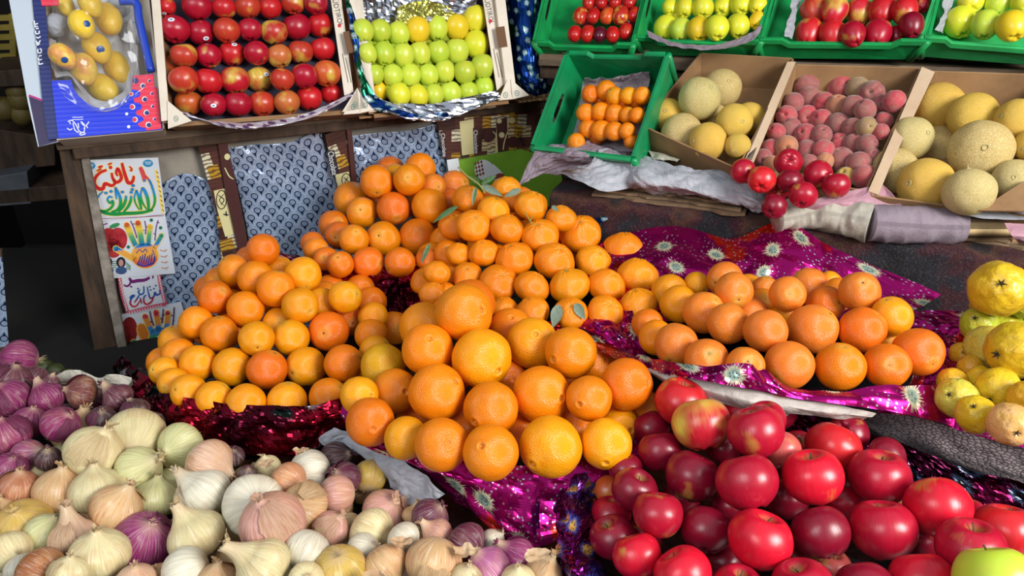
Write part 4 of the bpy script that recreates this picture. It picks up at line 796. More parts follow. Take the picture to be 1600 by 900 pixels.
gsh('plastic_tie', [[(930, 342, 1.0), (985, 318, 1.02)], [(938, 348, .995), (990, 322, 1.015)]], M['foil_leaf'], 'narrow blue foil tongue behind the mandarin pile', 'foil', 58, 16, 4, .003)

# ---------------------------------------------------------------- dark store room at the far left
PL['BK'] = plane(Vector((-1.6, 2.3, 1)), Vector((1, .25, 0)).normalized(), Zv)
bh = Vector((-.2425, .970, 0)); be = Vector((.970, .2425, 0))
t = empty('store_shelf', S(40, 300, 'BK'), 'dark shelf in the store room left of the wooden post', 'shelf')
for (u0, v0, u1, v1, hh, m_) in ((-40, 300, 112, 292, .05, 'wood_dark'), (-40, 112, 60, 100, .05, 'wood_dark')):
    a = S(u0, v0, 'BK'); b = S(u1, v1, 'BK'); b.z = a.z; prism('shelf_board', [a, b, b + bh * .4, a + bh * .4], -Zv, hh, M[m_], t, .003)
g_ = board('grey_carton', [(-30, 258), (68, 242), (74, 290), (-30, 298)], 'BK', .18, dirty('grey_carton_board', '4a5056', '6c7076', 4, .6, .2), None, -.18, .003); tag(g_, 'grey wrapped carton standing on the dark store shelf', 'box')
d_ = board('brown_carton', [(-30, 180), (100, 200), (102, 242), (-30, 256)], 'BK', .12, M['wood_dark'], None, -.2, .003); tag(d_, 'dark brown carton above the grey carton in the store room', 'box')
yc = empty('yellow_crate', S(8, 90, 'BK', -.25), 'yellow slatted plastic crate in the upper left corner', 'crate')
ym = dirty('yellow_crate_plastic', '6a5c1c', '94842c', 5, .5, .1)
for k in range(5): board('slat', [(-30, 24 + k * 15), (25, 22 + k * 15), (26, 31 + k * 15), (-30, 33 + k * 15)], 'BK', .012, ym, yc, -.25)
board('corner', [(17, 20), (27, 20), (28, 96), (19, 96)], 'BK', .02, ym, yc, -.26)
sm = dirty('shaded_melon_skin', '5a4c20', '7c6a34', 9, .6, .2); gm = dirty('shaded_green_skin', '26300c', '3a4414', 9, .5, .2)  # both skins darkened: shade of store room and gap painted in
sp_me = bpy.data.meshes.new('round_fruit'); bm = bmesh.new(); bmesh.ops.create_uvsphere(bm, u_segments=32, v_segments=20, radius=1)
for v in bm.verts: v.co *= 1 + .03 * noise.noise(v.co * 1.5); v.co.z -= .18 * math.exp(-((v.co.x ** 2 + v.co.y ** 2) * 30)) * (1 if v.co.z > 0 else -.3)
bm.to_mesh(sp_me); bm.free(); sp_me.polygons.foreach_set('use_smooth', [True] * len(sp_me.polygons))
def ball(name, p, r, mat, lab, cat, grp):
    me = sp_me.copy(); me.materials.append(mat); o = bpy.data.objects.new(name, me); col.objects.link(o); o.location = p; o.scale = (r, r, r); o.rotation_euler = (random.uniform(-.5, .5), random.uniform(-.5, .5), random.uniform(0, 6)); return tag(o, lab, cat, grp)
for (u, v, r), l in zip(((8, 170, 19), (34, 155, 20), (30, 142, 19), (36, 178, 18)), ('leftmost shaded melon in the dark store room', 'front shaded melon beside the mango box flap', 'rear shaded melon beside the mango box flap', 'lowest shaded melon above the dark brown carton')):
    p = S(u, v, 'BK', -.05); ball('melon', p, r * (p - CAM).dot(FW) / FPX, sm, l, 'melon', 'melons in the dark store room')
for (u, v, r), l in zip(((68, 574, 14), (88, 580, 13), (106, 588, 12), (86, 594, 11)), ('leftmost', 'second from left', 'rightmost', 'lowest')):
    p = G(u, v, .72); ball('green_fruit', p, r * (p - CAM).dot(FW) / FPX, gm, l + ' of the shaded green fruits in the gap behind the red onions', 'fruit', 'shaded green fruits behind the red onions')
lt = prism('low_table', [Vector((-1.9, 1.46, .60)), Vector((-.70, 1.46, .60)), Vector((-.85, 2.2, .60)), Vector((-1.9, 2.2, .60))], Zv, .03, M['dark']); tag(lt, 'low dark table in the gap behind the red onions', 'table')
for x, y in ((-1.85, 1.5), (-.85, 1.5), (-1.85, 2.1), (-.95, 2.1)): slab('leg', Vector((x, y, 0)), Vector((1, 0, 0)), Vector((0, 1, 0)), .05, .05, .60, M['wood_dark'], lt)
pb = board('side_board', [(-140, 385), (4, 388), (30, 1000), (-140, 1000)], 'LV', .015, M['wood_dark'], None, -.016); tag(pb, 'dark upright board at the left edge behind the red onions', 'board')
strip_ = board('patterned_scrap', [(-20, 400), (4, 402), (14, 540), (-20, 545)], 'LV', .002, M['drops'], None, .0); tag(strip_, 'strip of blue drop patterned paper at the left edge', 'paper')

# ---- where every fruit lies: x, y, z, radius, tint code, label
FRUIT={
 'left':('orange','left orange pile',[
  (-0.503,1.356,1.017,0.0330,'d','v0.7.0.1'),
  (-0.604,1.363,0.940,0.0333,'o','b2.7.0.2'),
  (-0.562,1.337,0.980,0.0324,'o','v1.7.0.3'),
  (-0.507,1.301,0.980,0.0355,'o','v1.7.1.3'),
  (-0.485,1.374,0.958,0.0333,'y','b2.7.1.2'),
  (-0.416,1.313,0.982,0.0357,'y','v1.7.2.3'),
  (-0.577,1.259,0.961,0.0323,'d','v2.7.0.2'),
  (-0.455,1.256,0.981,0.0357,'o','v2.7.1.2'),
  (-0.386,1.333,0.920,0.0329,'o','b3.7.2.3'),
  (-0.568,1.304,0.918,0.0324,'o','b3.7.0.3'),
  (-0.511,1.233,0.949,0.0350,'o','v3.7.0.3'),
  (-0.400,1.219,0.964,0.0345,'y','v3.7.1.3'),
  (-0.376,1.274,0.938,0.0316,'y','b3.7.1.3'),
  (-0.322,1.253,0.964,0.0315,'y','v3.7.2.3'),
  (-0.601,1.210,0.932,0.0316,'o','v4.7.0.6'),
  (-0.602,1.254,0.890,0.0317,'d','b4.7.1.6'),
  (-0.546,1.178,0.926,0.0341,'o','v4.7.1.6'),
  (-0.460,1.133,0.944,0.0317,'y','v4.7.2.6'),
  (-0.451,1.234,0.915,0.0323,'y','b4.7.3.6'),
  (-0.409,1.166,0.926,0.0338,'y','v4.7.3.6'),
  (-0.348,1.201,0.918,0.0377,'r','v4.7.4.6'),
  (-0.333,1.284,0.894,0.0335,'r','b4.7.4.6'),
  (-0.274,1.261,0.915,0.0297,'y','v4.7.5.6'),
  (-0.239,1.289,0.873,0.0338,'o','b4.7.5.6'),
  (-0.661,1.233,0.875,0.0327,'y','b5.7.0.8'),
  (-0.619,1.153,0.897,0.0309,'o','v5.7.0.8'),
  (-0.566,1.114,0.905,0.0323,'y','v5.7.1.8'),
  (-0.502,1.104,0.903,0.0344,'y','v5.7.2.8'),
  (-0.431,1.082,0.912,0.0350,'r','v5.7.3.8'),
  (-0.374,1.117,0.895,0.0360,'y','v5.7.4.8'),
  (-0.296,1.086,0.922,0.0338,'d','v5.7.5.8'),
  (-0.268,1.202,0.909,0.0317,'o','v5.7.6.8'),
  (-0.251,1.146,0.910,0.0294,'y','v5.7.7.8'),
  (-0.664,1.173,0.866,0.0292,'o','b6.7.0.7'),
  (-0.622,1.098,0.898,0.0263,'y','v6.7.0.7'),
  (-0.589,1.058,0.901,0.0267,'y','v6.7.1.7'),
  (-0.548,1.023,0.908,0.0293,'y','v6.7.2.7'),
  (-0.496,1.001,0.909,0.0298,'y','v6.7.3.7'),
  (-0.438,0.987,0.911,0.0316,'y','v6.7.4.7'),
  (-0.377,1.004,0.900,0.0333,'y','v6.7.5.7'),
  (-0.312,1.020,0.900,0.0315,'o','v6.7.6.7'),
  (-0.279,1.103,0.863,0.0314,'o','b5.7.5.8'),
  ],[
   (-0.552,1.231,0.902,0.0324,1),(-0.455,1.287,0.902,0.0324,1),(-0.487,1.344,0.902,0.0324,1),(-0.293,1.344,0.902,0.0324,1),(-0.649,1.400,0.902,0.0324,1),(-0.584,1.400,0.902,0.0324,1),(-0.390,1.400,0.902,0.0324,1),(-0.326,1.400,0.902,0.0324,1),(-0.563,1.432,0.954,0.0324,1)]),
 'front':('navel','front orange pile',[
  (-0.072,1.137,1.015,0.0428,'d','b0.5.0.1'),
  (-0.079,1.055,1.043,0.0469,'o','v0.5.0.1'),
  (-0.151,1.102,0.986,0.0445,'o','b2.5.1.3'),
  (-0.048,0.978,1.004,0.0475,'y','v1.5.0.2'),
  (-0.003,1.119,0.973,0.0373,'o','b1.5.1.2'),
  (0.034,1.050,0.987,0.0429,'y','v1.5.1.2'),
  (-0.216,1.033,0.953,0.0376,'g','v2.5.0.3'),
  (-0.136,1.002,1.006,0.0411,'o','v2.5.1.3'),
  (0.094,0.996,1.003,0.0420,'o','v2.5.2.3'),
  (0.146,1.068,0.936,0.0354,'o','b2.5.2.3'),
  (-0.187,0.966,0.949,0.0368,'o','v3.5.0.6'),
  (-0.113,0.908,0.989,0.0433,'o','v3.5.1.6'),
  (-0.031,0.874,0.985,0.0403,'o','v3.5.2.6'),
  (0.044,0.916,0.980,0.0438,'o','v3.5.3.6'),
  (-0.009,1.028,0.930,0.0345,'d','b1.5.0.2R'),
  (-0.092,1.032,0.943,0.0323,'d','b1.5.0.2L'),
  (0.076,1.039,0.925,0.0349,'d','b3.5.3.6'),
  (0.114,0.889,0.992,0.0341,'o','v3.5.4.6'),
  (0.175,0.927,0.991,0.0400,'d','v3.5.5.6'),
  (-0.235,0.928,0.969,0.0296,'y','v4.5.0.7'),
  (-0.209,0.870,0.964,0.0359,'d','v4.5.1.7'),
  (-0.153,0.837,0.961,0.0313,'y','v4.5.2.7'),
  (-0.098,0.803,0.977,0.0373,'o','v4.5.3.7'),
  (-0.029,0.781,0.982,0.0378,'o','v4.5.4.7'),
  (0.055,0.815,0.963,0.0442,'y','v4.5.5.7'),
  (0.012,0.901,0.914,0.0336,'d','b4.5.5.7'),
  (-0.072,0.916,0.926,0.0318,'d','b3.5.2.6'),
  (0.096,0.924,0.918,0.0321,'d','b3.5.4.6'),
  (-0.158,0.970,0.890,0.0315,'d','b4.5.2.7'),
  (0.134,0.824,0.961,0.0364,'y','v4.5.6.7'),
  (0.164,0.907,0.923,0.0336,'y','b4.5.6.7'),
  (0.211,0.952,0.924,0.0307,'o','b3.5.5.6'),
  ],[
   (-0.112,1.184,0.967,0.0371,1)]),
 'back':('orange','back orange pile',[
  (-0.433,2.084,0.940,0.0423,'d','b0.4.0.2'),
  (-0.324,1.685,1.043,0.0399,'o','v0.4.0.2'),
  (-0.291,1.748,1.030,0.0349,'y','b0.4.1.2'),
  (-0.245,1.675,1.051,0.0381,'o','v0.4.1.2'),
  (-0.230,1.784,1.043,0.0386,'o','b0.4.1.2'),
  (-0.402,1.737,0.978,0.0448,'o','v1.4.0.4'),
  (-0.363,1.668,0.970,0.0380,'o','v1.4.1.4'),
  (-0.283,1.648,0.988,0.0398,'r','v1.4.2.4'),
  (-0.196,1.642,0.997,0.0426,'o','v1.4.3.4'),
  (-0.194,1.711,1.020,0.0328,'p','b1.4.3.4L'),
  (-0.149,1.808,0.988,0.0396,'p','b1.4.3.4R'),
  (-0.157,1.736,0.967,0.0385,'r','b1.4.3.4'),
  (-0.430,1.643,0.948,0.0355,'d','v2.4.0.5'),
  (-0.404,1.582,0.948,0.0329,'d','v2.4.1.5'),
  (-0.355,1.517,0.967,0.0338,'o','v2.4.2.5'),
  (-0.296,1.554,0.952,0.0397,'o','v2.4.3.5'),
  (-0.222,1.585,0.942,0.0435,'d','v2.4.4.5'),
  (-0.184,1.678,0.929,0.0378,'o','b1.4.3.4'),
  (-0.458,1.549,0.942,0.0280,'d','b3.4.0.6'),
  (-0.438,1.499,0.950,0.0279,'o','v3.4.0.6'),
  (-0.406,1.454,0.948,0.0272,'d','v3.4.1.6'),
  (-0.365,1.412,0.956,0.0286,'d','v3.4.2.6'),
  (-0.312,1.442,0.945,0.0347,'r','v3.4.3.6'),
  (-0.242,1.434,0.950,0.0331,'d','v3.4.4.6'),
  (-0.185,1.450,0.950,0.0251,'d','v3.4.5.6'),
  ],[
   (-0.227,1.734,0.958,0.0378,1),(-0.341,1.800,0.958,0.0378,1),(-0.265,1.800,0.958,0.0378,1),(-0.316,1.838,1.018,0.0378,1)]),
 'mandarin':('mandarin','mandarin pile',[
  (-0.097,1.555,1.049,0.0322,'o','v0.5.0.3'),
  (-0.040,1.496,1.045,0.0347,'y','v0.5.1.3'),
  (-0.012,1.592,1.058,0.0321,'y','b0.5.1.3'),
  (0.000,1.538,1.048,0.0256,'o','b0.5.2.3'),
  (0.040,1.493,1.057,0.0352,'y','v0.5.2.3'),
  (-0.128,1.492,1.008,0.0322,'o','v1.5.0.6'),
  (-0.081,1.444,1.031,0.0352,'o','v1.5.1.6'),
  (-0.011,1.438,1.025,0.0352,'o','v1.5.2.6'),
  (0.059,1.428,1.014,0.0385,'o','v1.5.3.6'),
  (0.106,1.473,1.035,0.0317,'y','v1.5.4.6'),
  (0.152,1.503,0.986,0.0440,'o','v1.5.5.6'),
  (-0.156,1.550,0.952,0.0323,'o','b1.5.0.6'),
  (-0.138,1.447,0.965,0.0291,'o','b2.5.0.6'),
  (-0.111,1.401,0.984,0.0268,'o','v2.5.0.6'),
  (-0.058,1.385,0.995,0.0305,'o','v2.5.1.6'),
  (0.005,1.367,0.990,0.0381,'o','v2.5.2.6'),
  (0.087,1.362,0.987,0.0406,'o','v2.5.3.6'),
  (0.147,1.540,0.929,0.0265,'o','b1.5.5.6'),
  (0.172,1.404,0.965,0.0378,'y','v2.5.4.6'),
  (0.243,1.461,0.965,0.0447,'o','v2.5.5.6'),
  (-0.174,1.490,0.939,0.0343,'o','b3.5.0.7R'),
  (-0.149,1.304,0.990,0.0266,'o','v3.5.0.7'),
  (-0.131,1.401,0.933,0.0300,'o','b3.5.0.7R'),
  (-0.090,1.334,0.967,0.0298,'o','v3.5.1.7'),
  (-0.027,1.305,0.967,0.0370,'o','v3.5.2.7'),
  (0.039,1.285,0.968,0.0340,'o','v3.5.3.7'),
  (0.114,1.293,0.967,0.0386,'y','v3.5.4.7'),
  (0.188,1.296,0.965,0.0368,'o','v3.5.5.7'),
  (0.255,1.339,0.965,0.0404,'y','v3.5.6.7'),
  (-0.179,1.351,0.947,0.0290,'o','b3.5.0.7L'),
  (-0.152,1.245,0.974,0.0258,'o','v4.5.0.5'),
  (-0.137,1.306,0.935,0.0309,'o','b4.5.0.5'),
  (-0.015,1.218,0.956,0.0267,'o','b3.5.2.7'),
  (0.038,1.193,0.965,0.0310,'o','v4.5.1.5'),
  (0.109,1.187,0.965,0.0308,'o','v4.5.2.5'),
  (0.173,1.190,0.965,0.0333,'o','v4.5.3.5'),
  (0.239,1.221,0.965,0.0339,'y','v4.5.4.5'),
  ],[
   (-0.032,1.431,0.967,0.0323,1),(-0.065,1.488,0.967,0.0323,1),(0.065,1.488,0.967,0.0323,1),(-0.097,1.544,0.967,0.0323,1),(0.032,1.544,0.967,0.0323,1),(0.097,1.544,0.967,0.0323,1),(-0.129,1.600,0.967,0.0323,1),(0.000,1.600,0.967,0.0323,1),(0.054,1.576,1.019,0.0323,1),(-0.108,1.632,1.019,0.0323,1),(-0.043,1.632,1.019,0.0323,1),(0.021,1.632,1.019,0.0323,1)]),
 'right':('orange','right orange pile',[
  (0.299,1.237,0.984,0.0341,'y','v0.4.0.3'),
  (0.353,1.251,0.993,0.0245,'y','b1.4.0.6'),
  (0.397,1.224,1.018,0.0334,'p','v0.4.1.3'),
  (0.463,1.281,0.966,0.0302,'y','b1.4.2.6'),
  (0.480,1.236,0.990,0.0255,'p','b1.4.3.6L'),
  (0.569,1.253,0.988,0.0356,'p','b1.4.3.6R'),
  (0.620,1.279,0.980,0.0244,'y','b1.4.4.6'),
  (0.602,1.199,0.999,0.0307,'o','b1.4.4.6'),
  (0.599,1.122,1.046,0.0347,'p','v0.4.2.3'),
  (0.303,1.171,0.994,0.0349,'y','v1.4.0.6'),
  (0.332,1.110,1.012,0.0366,'p','v1.4.1.6'),
  (0.387,1.135,1.041,0.0329,'p','v1.4.2.6'),
  (0.424,1.138,0.991,0.0319,'p','b2.4.1.5'),
  (0.461,1.185,0.985,0.0306,'o','b2.4.1.5'),
  (0.474,1.119,1.043,0.0309,'p','v1.4.3.6'),
  (0.490,1.130,0.985,0.0317,'y','b2.4.2.5'),
  (0.560,1.154,1.004,0.0332,'d','v1.4.4.6'),
  (0.634,1.068,1.028,0.0337,'y','v1.4.5.6'),
  (0.238,1.116,0.984,0.0281,'d','b3.4.0.7'),
  (0.355,1.047,1.027,0.0342,'p','v2.4.0.5'),
  (0.401,1.001,1.041,0.0344,'p','v2.4.1.5'),
  (0.498,1.050,1.015,0.0409,'p','v2.4.2.5'),
  (0.573,1.036,1.022,0.0372,'r','v2.4.3.5'),
  (0.640,0.981,1.014,0.0383,'r','v2.4.4.5'),
  (0.244,1.061,0.991,0.0302,'o','v3.4.0.7'),
  (0.263,1.005,1.013,0.0349,'p','v3.4.1.7'),
  (0.298,0.948,1.020,0.0343,'p','v3.4.2.7'),
  (0.346,0.914,1.033,0.0285,'p','v3.4.3.7'),
  (0.422,0.939,1.018,0.0366,'p','v3.4.4.7'),
  (0.504,0.946,1.010,0.0374,'o','v3.4.5.7'),
  (0.577,0.949,1.010,0.0345,'d','v3.4.6.7'),
  (0.645,1.074,0.967,0.0308,'y','b3.4.6.7'),
  ],[
   ]),
 'apple':('apple','red apple pile',[
  (0.251,0.893,0.984,0.0391,'R','v0.4.0.4'),
  (0.263,0.818,1.001,0.0409,'Y','v0.4.1.4'),
  (0.328,0.934,0.931,0.0302,'M','b0.4.1.4'),
  (0.344,0.890,0.962,0.0278,'M','b0.4.2.4L'),
  (0.323,0.775,1.023,0.0381,'M','v0.4.2.4'),
  (0.362,0.845,0.987,0.0293,'M','b0.4.2.4R'),
  (0.440,0.881,0.898,0.0333,'M','b1.4.4.6'),
  (0.463,0.833,0.946,0.0397,'R','v0.4.3.4'),
  (0.197,0.913,0.876,0.0304,'D','b2.4.0.8'),
  (0.211,0.894,0.930,0.0303,'D','v1.4.0.6'),
  (0.211,0.820,0.950,0.0319,'D','v1.4.1.6'),
  (0.242,0.758,0.961,0.0370,'D','v1.4.2.6'),
  (0.297,0.710,0.996,0.0396,'M','v1.4.3.6'),
  (0.367,0.790,0.979,0.0281,'P','b0.4.2.4'),
  (0.389,0.729,0.986,0.0389,'F','v1.4.4.6'),
  (0.498,0.764,0.954,0.0408,'M','v1.4.5.6'),
  (0.382,0.772,0.906,0.0303,'D','b1.4.4.6'),
  (0.492,0.818,0.887,0.0281,'D','b1.4.5.6'),
  (0.307,0.838,0.941,0.0260,'D','b0.4.1.4'),
  (0.139,0.806,0.888,0.0259,'O','b2.4.1.8'),
  (0.160,0.800,0.936,0.0244,'D','v2.4.0.8'),
  (0.164,0.747,0.946,0.0317,'D','v2.4.1.8'),
  (0.184,0.690,0.960,0.0323,'M','v2.4.2.8'),
  (0.247,0.687,0.936,0.0326,'D','v2.4.3.8'),
  (0.296,0.638,0.971,0.0382,'F','v2.4.4.8'),
  (0.381,0.664,0.955,0.0356,'D','v2.4.5.8'),
  (0.466,0.772,0.897,0.0269,'M','b2.4.5.8'),
  (0.466,0.678,0.946,0.0410,'M','v2.4.6.8'),
  (0.541,0.699,0.963,0.0407,'F','v2.4.7.8'),
  (0.620,0.741,0.899,0.0296,'M','b3.4.7.10'),
  (0.240,0.785,0.899,0.0272,'D','b1.4.2.6'),
  (0.301,0.760,0.905,0.0265,'D','b1.4.3.6'),
  (0.558,0.764,0.880,0.0305,'D','b2.4.7.8L'),
  (0.137,0.754,0.895,0.0283,'M','b3.4.0.10'),
  (0.131,0.696,0.913,0.0308,'D','v3.4.0.10'),
  (0.153,0.644,0.937,0.0305,'F','v3.4.1.10'),
  (0.199,0.604,0.951,0.0343,'F','v3.4.2.10'),
  (0.261,0.590,0.942,0.0303,'M','v3.4.3.10'),
  (0.327,0.576,0.962,0.0345,'M','v3.4.4.10'),
  (0.404,0.658,0.901,0.0242,'P','b3.4.4.10'),
  (0.407,0.590,0.944,0.0332,'D','v3.4.5.10'),
  (0.475,0.596,0.949,0.0370,'F','v3.4.6.10'),
  (0.554,0.708,0.892,0.0289,'D','b2.4.7.8R'),
  (0.539,0.623,0.972,0.0383,'M','v3.4.7.10'),
  (0.628,0.686,0.935,0.0383,'R','v3.4.8.10'),
  (0.519,0.551,0.997,0.0426,'G','v3.4.9.10'),
  (0.274,0.680,0.884,0.0283,'D','b3.4.3.10'),
  (0.359,0.680,0.898,0.0264,'D','b3.4.4.10'),
  (0.179,0.717,0.896,0.0256,'D','b2.4.2.8'),
  ],[
   (0.539,0.829,0.931,0.0308,1),(0.508,0.883,0.931,0.0308,1),(0.416,0.936,0.931,0.0308,1)]),
 'guava':('guava','guava pile',[
  (0.798,1.069,1.079,0.0451,'y','v0.4.0.2'),
  (0.871,1.095,1.052,0.0356,'g','v0.4.1.2'),
  (0.794,1.080,1.004,0.0294,'g','v1.4.0.3'),
  (0.849,1.105,0.986,0.0357,'g','b1.4.0.3'),
  (0.769,1.011,1.006,0.0341,'c','v1.4.1.3'),
  (0.769,0.945,1.042,0.0427,'y','v1.4.2.3'),
  (0.756,1.045,0.969,0.0194,'o','b2.4.0.4'),
  (0.731,0.981,0.986,0.0194,'o','v2.4.0.4'),
  (0.724,0.943,0.989,0.0208,'y','v2.4.1.4'),
  (0.720,0.898,1.007,0.0294,'y','v2.4.2.4'),
  (0.728,0.848,1.021,0.0253,'o','v2.4.3.4'),
  (0.681,0.942,0.984,0.0218,'o','b3.4.0.3'),
  (0.664,0.895,0.988,0.0295,'c','v3.4.0.3'),
  (0.658,0.842,0.998,0.0264,'y','v3.4.1.3'),
  (0.673,0.796,1.019,0.0285,'p','v3.4.2.3'),
  ],[
   (0.859,1.160,0.999,0.0294,1)]),
 'melon_left':('melon','left melon box',[
  (0.434,1.716,1.234,0.0489,'c','v0.3.0.1'),
  (0.508,1.807,1.237,0.0465,'t','b0.3.0.1'),
  (0.368,1.745,1.188,0.0396,'y','v1.3.0.2'),
  (0.482,1.745,1.182,0.0335,'t','b1.3.1.2'),
  (0.503,1.650,1.198,0.0405,'y','v1.3.1.2'),
  (0.552,1.705,1.189,0.0388,'y','b1.3.1.2'),
  (0.392,1.671,1.164,0.0472,'t','v2.3.0.3'),
  (0.434,1.600,1.167,0.0419,'y','v2.3.1.3'),
  (0.492,1.570,1.167,0.0279,'y','v2.3.2.3'),
  ],[
   ]),
 'melon_right':('melon','right melon box',[
  (0.964,1.668,1.227,0.0543,'y','v0.3.0.3'),
  (0.991,1.575,1.229,0.0509,'y','v0.3.1.3'),
  (1.035,1.501,1.243,0.0420,'y','v0.3.2.3'),
  (0.858,1.553,1.189,0.0454,'c','v1.3.0.3'),
  (0.955,1.610,1.151,0.0487,'t','b1.3.0.3'),
  (0.956,1.464,1.191,0.0601,'t','v1.3.1.3'),
  (1.042,1.442,1.207,0.0333,'y','v1.3.2.3'),
  (0.811,1.505,1.132,0.0490,'t','v2.3.0.4'),
  (0.833,1.413,1.135,0.0529,'y','v2.3.1.4'),
  (0.871,1.330,1.150,0.0464,'c','v2.3.2.4'),
  (0.987,1.385,1.156,0.0390,'c','v2.3.3.4'),
  ],[
   ]),
 'peach':('peach','peach box',[
  (0.708,1.804,1.248,0.0262,'d','v0.6.0.6'),
  (0.760,1.815,1.240,0.0202,'d','v0.6.1.6'),
  (0.782,1.780,1.246,0.0244,'r','v0.6.2.6'),
  (0.808,1.744,1.251,0.0232,'g','v0.6.3.6'),
  (0.823,1.703,1.249,0.0249,'d','v0.6.4.6'),
  (0.846,1.638,1.247,0.0212,'r','v0.6.5.6'),
  (0.657,1.726,1.223,0.0194,'d','v1.6.0.7'),
  (0.707,1.766,1.223,0.0228,'d','v1.6.1.7'),
  (0.730,1.732,1.221,0.0210,'r','v1.6.2.7'),
  (0.749,1.697,1.222,0.0221,'o','v1.6.3.7'),
  (0.767,1.662,1.230,0.0216,'d','v1.6.4.7'),
  (0.780,1.626,1.231,0.0198,'d','v1.6.5.7'),
  (0.830,1.667,1.233,0.0180,'d','v1.6.6.7'),
  (0.633,1.692,1.200,0.0207,'r','v2.6.0.7'),
  (0.691,1.720,1.190,0.0240,'r','v2.6.1.7'),
  (0.714,1.686,1.193,0.0206,'r','v2.6.2.7'),
  (0.741,1.656,1.189,0.0232,'d','v2.6.3.7'),
  (0.758,1.621,1.193,0.0185,'d','v2.6.4.7'),
  (0.775,1.591,1.202,0.0196,'g','v2.6.5.7'),
  (0.830,1.635,1.204,0.0179,'r','v2.6.6.7'),
  (0.599,1.645,1.175,0.0181,'r','v3.6.0.8'),
  (0.637,1.661,1.179,0.0205,'d','v3.6.1.8'),
  (0.661,1.631,1.174,0.0209,'r','v3.6.2.8'),
  (0.686,1.604,1.181,0.0191,'d','v3.6.3.8'),
  (0.733,1.618,1.157,0.0201,'r','v3.6.4.8'),
  (0.754,1.590,1.165,0.0191,'d','v3.6.5.8'),
  (0.769,1.559,1.174,0.0187,'d','v3.6.6.8'),
  (0.798,1.569,1.198,0.0152,'r','v3.6.7.8'),
  (0.577,1.606,1.150,0.0179,'r','v4.6.0.7'),
  (0.605,1.584,1.161,0.0212,'o','v4.6.1.7'),
  (0.656,1.598,1.149,0.0200,'d','v4.6.2.7'),
  (0.682,1.572,1.156,0.0203,'r','v4.6.3.7'),
  (0.719,1.557,1.140,0.0231,'d','v4.6.4.7'),
  (0.740,1.518,1.144,0.0219,'d','v4.6.5.7'),
  (0.771,1.534,1.154,0.0165,'d','v4.6.6.7'),
  (0.556,1.584,1.132,0.0199,'d','v5.6.0.6'),
  (0.568,1.553,1.131,0.0154,'o','v5.6.1.6'),
  (0.621,1.606,1.135,0.0187,'o','b4.6.1.7'),
  (0.647,1.549,1.134,0.0167,'d','v5.6.2.6'),
  (0.677,1.541,1.141,0.0166,'o','v5.6.3.6'),
  (0.715,1.508,1.117,0.0185,'y','v5.6.4.6'),
  (0.740,1.482,1.127,0.0215,'r','v5.6.5.6'),
  ],[
   (0.738,1.822,1.218,0.0232,1),(0.749,1.689,1.181,0.0227,1),(0.833,1.661,1.198,0.0180,1),(0.639,1.688,1.167,0.0206,1),(0.741,1.649,1.149,0.0217,1),(0.662,1.626,1.139,0.0204,1),(0.687,1.599,1.146,0.0197,1),(0.667,1.570,1.124,0.0185,1)]),
 'loose':('apple','loose apple cluster',[
  (0.481,1.473,1.142,0.0267,'M','v0.3.0.4'),
  (0.507,1.429,1.139,0.0286,'R','v0.3.1.4'),
  (0.573,1.476,1.161,0.0292,'M','v0.3.2.4'),
  (0.626,1.444,1.145,0.0301,'M','v0.3.3.4'),
  (0.562,1.422,1.139,0.0259,'D','v1.3.0.2'),
  (0.644,1.393,1.140,0.0280,'M','v1.3.1.2'),
  (0.551,1.453,1.107,0.0240,'M','b1.3.0.2'),
  (0.521,1.373,1.103,0.0254,'D','v2.3.0.2'),
  (0.575,1.376,1.126,0.0278,'M','v2.3.1.2'),
  ],[
   ]),
 'crate_orange':('orange','small orange crate',[
  (0.188,1.781,1.229,0.0192,'d','v0.4.0.5'),
  (0.224,1.772,1.239,0.0213,'o','v0.4.1.5'),
  (0.241,1.740,1.234,0.0187,'y','v0.4.2.5'),
  (0.270,1.722,1.239,0.0178,'y','v0.4.3.5'),
  (0.298,1.704,1.243,0.0184,'o','v0.4.4.5'),
  (0.175,1.746,1.192,0.0198,'o','v1.4.0.5'),
  (0.208,1.732,1.199,0.0196,'o','v1.4.1.5'),
  (0.239,1.713,1.199,0.0194,'o','v1.4.2.5'),
  (0.266,1.693,1.201,0.0170,'o','v1.4.3.5'),
  (0.285,1.670,1.207,0.0160,'o','v1.4.4.5'),
  (0.179,1.720,1.161,0.0189,'o','v2.4.0.4'),
  (0.208,1.697,1.164,0.0209,'o','v2.4.1.4'),
  (0.236,1.673,1.169,0.0192,'o','v2.4.2.4'),
  (0.262,1.654,1.175,0.0168,'o','v2.4.3.4'),
  (0.151,1.696,1.137,0.0181,'o','v3.4.0.2'),
  (0.269,1.636,1.155,0.0131,'o','v3.4.1.2'),
  ],[
   (0.216,1.792,1.217,0.0202,1),(0.265,1.745,1.221,0.0183,1),(0.234,1.751,1.200,0.0192,1),(0.293,1.727,1.226,0.0181,1),(0.201,1.754,1.179,0.0197,1),(0.233,1.721,1.165,0.0202,1),(0.203,1.724,1.146,0.0199,1),(0.273,1.657,1.153,0.0149,1)]),
 'plum':('plum','plum crate',[
  (0.200,2.046,1.404,0.0158,'r','v0.3.0.4'),
  (0.232,2.038,1.405,0.0157,'r','v0.3.1.4'),
  (0.267,2.029,1.407,0.0157,'r','v0.3.2.4'),
  (0.302,2.020,1.408,0.0164,'r','v0.3.3.4'),
  (0.176,2.009,1.375,0.0181,'y','v1.3.0.5'),
  (0.208,2.001,1.376,0.0164,'r','v1.3.1.5'),
  (0.244,1.995,1.377,0.0180,'o','v1.3.2.5'),
  (0.276,1.983,1.380,0.0195,'y','v1.3.3.5'),
  (0.311,1.979,1.382,0.0162,'r','v1.3.4.5'),
  (0.159,1.960,1.339,0.0171,'r','v2.3.0.5'),
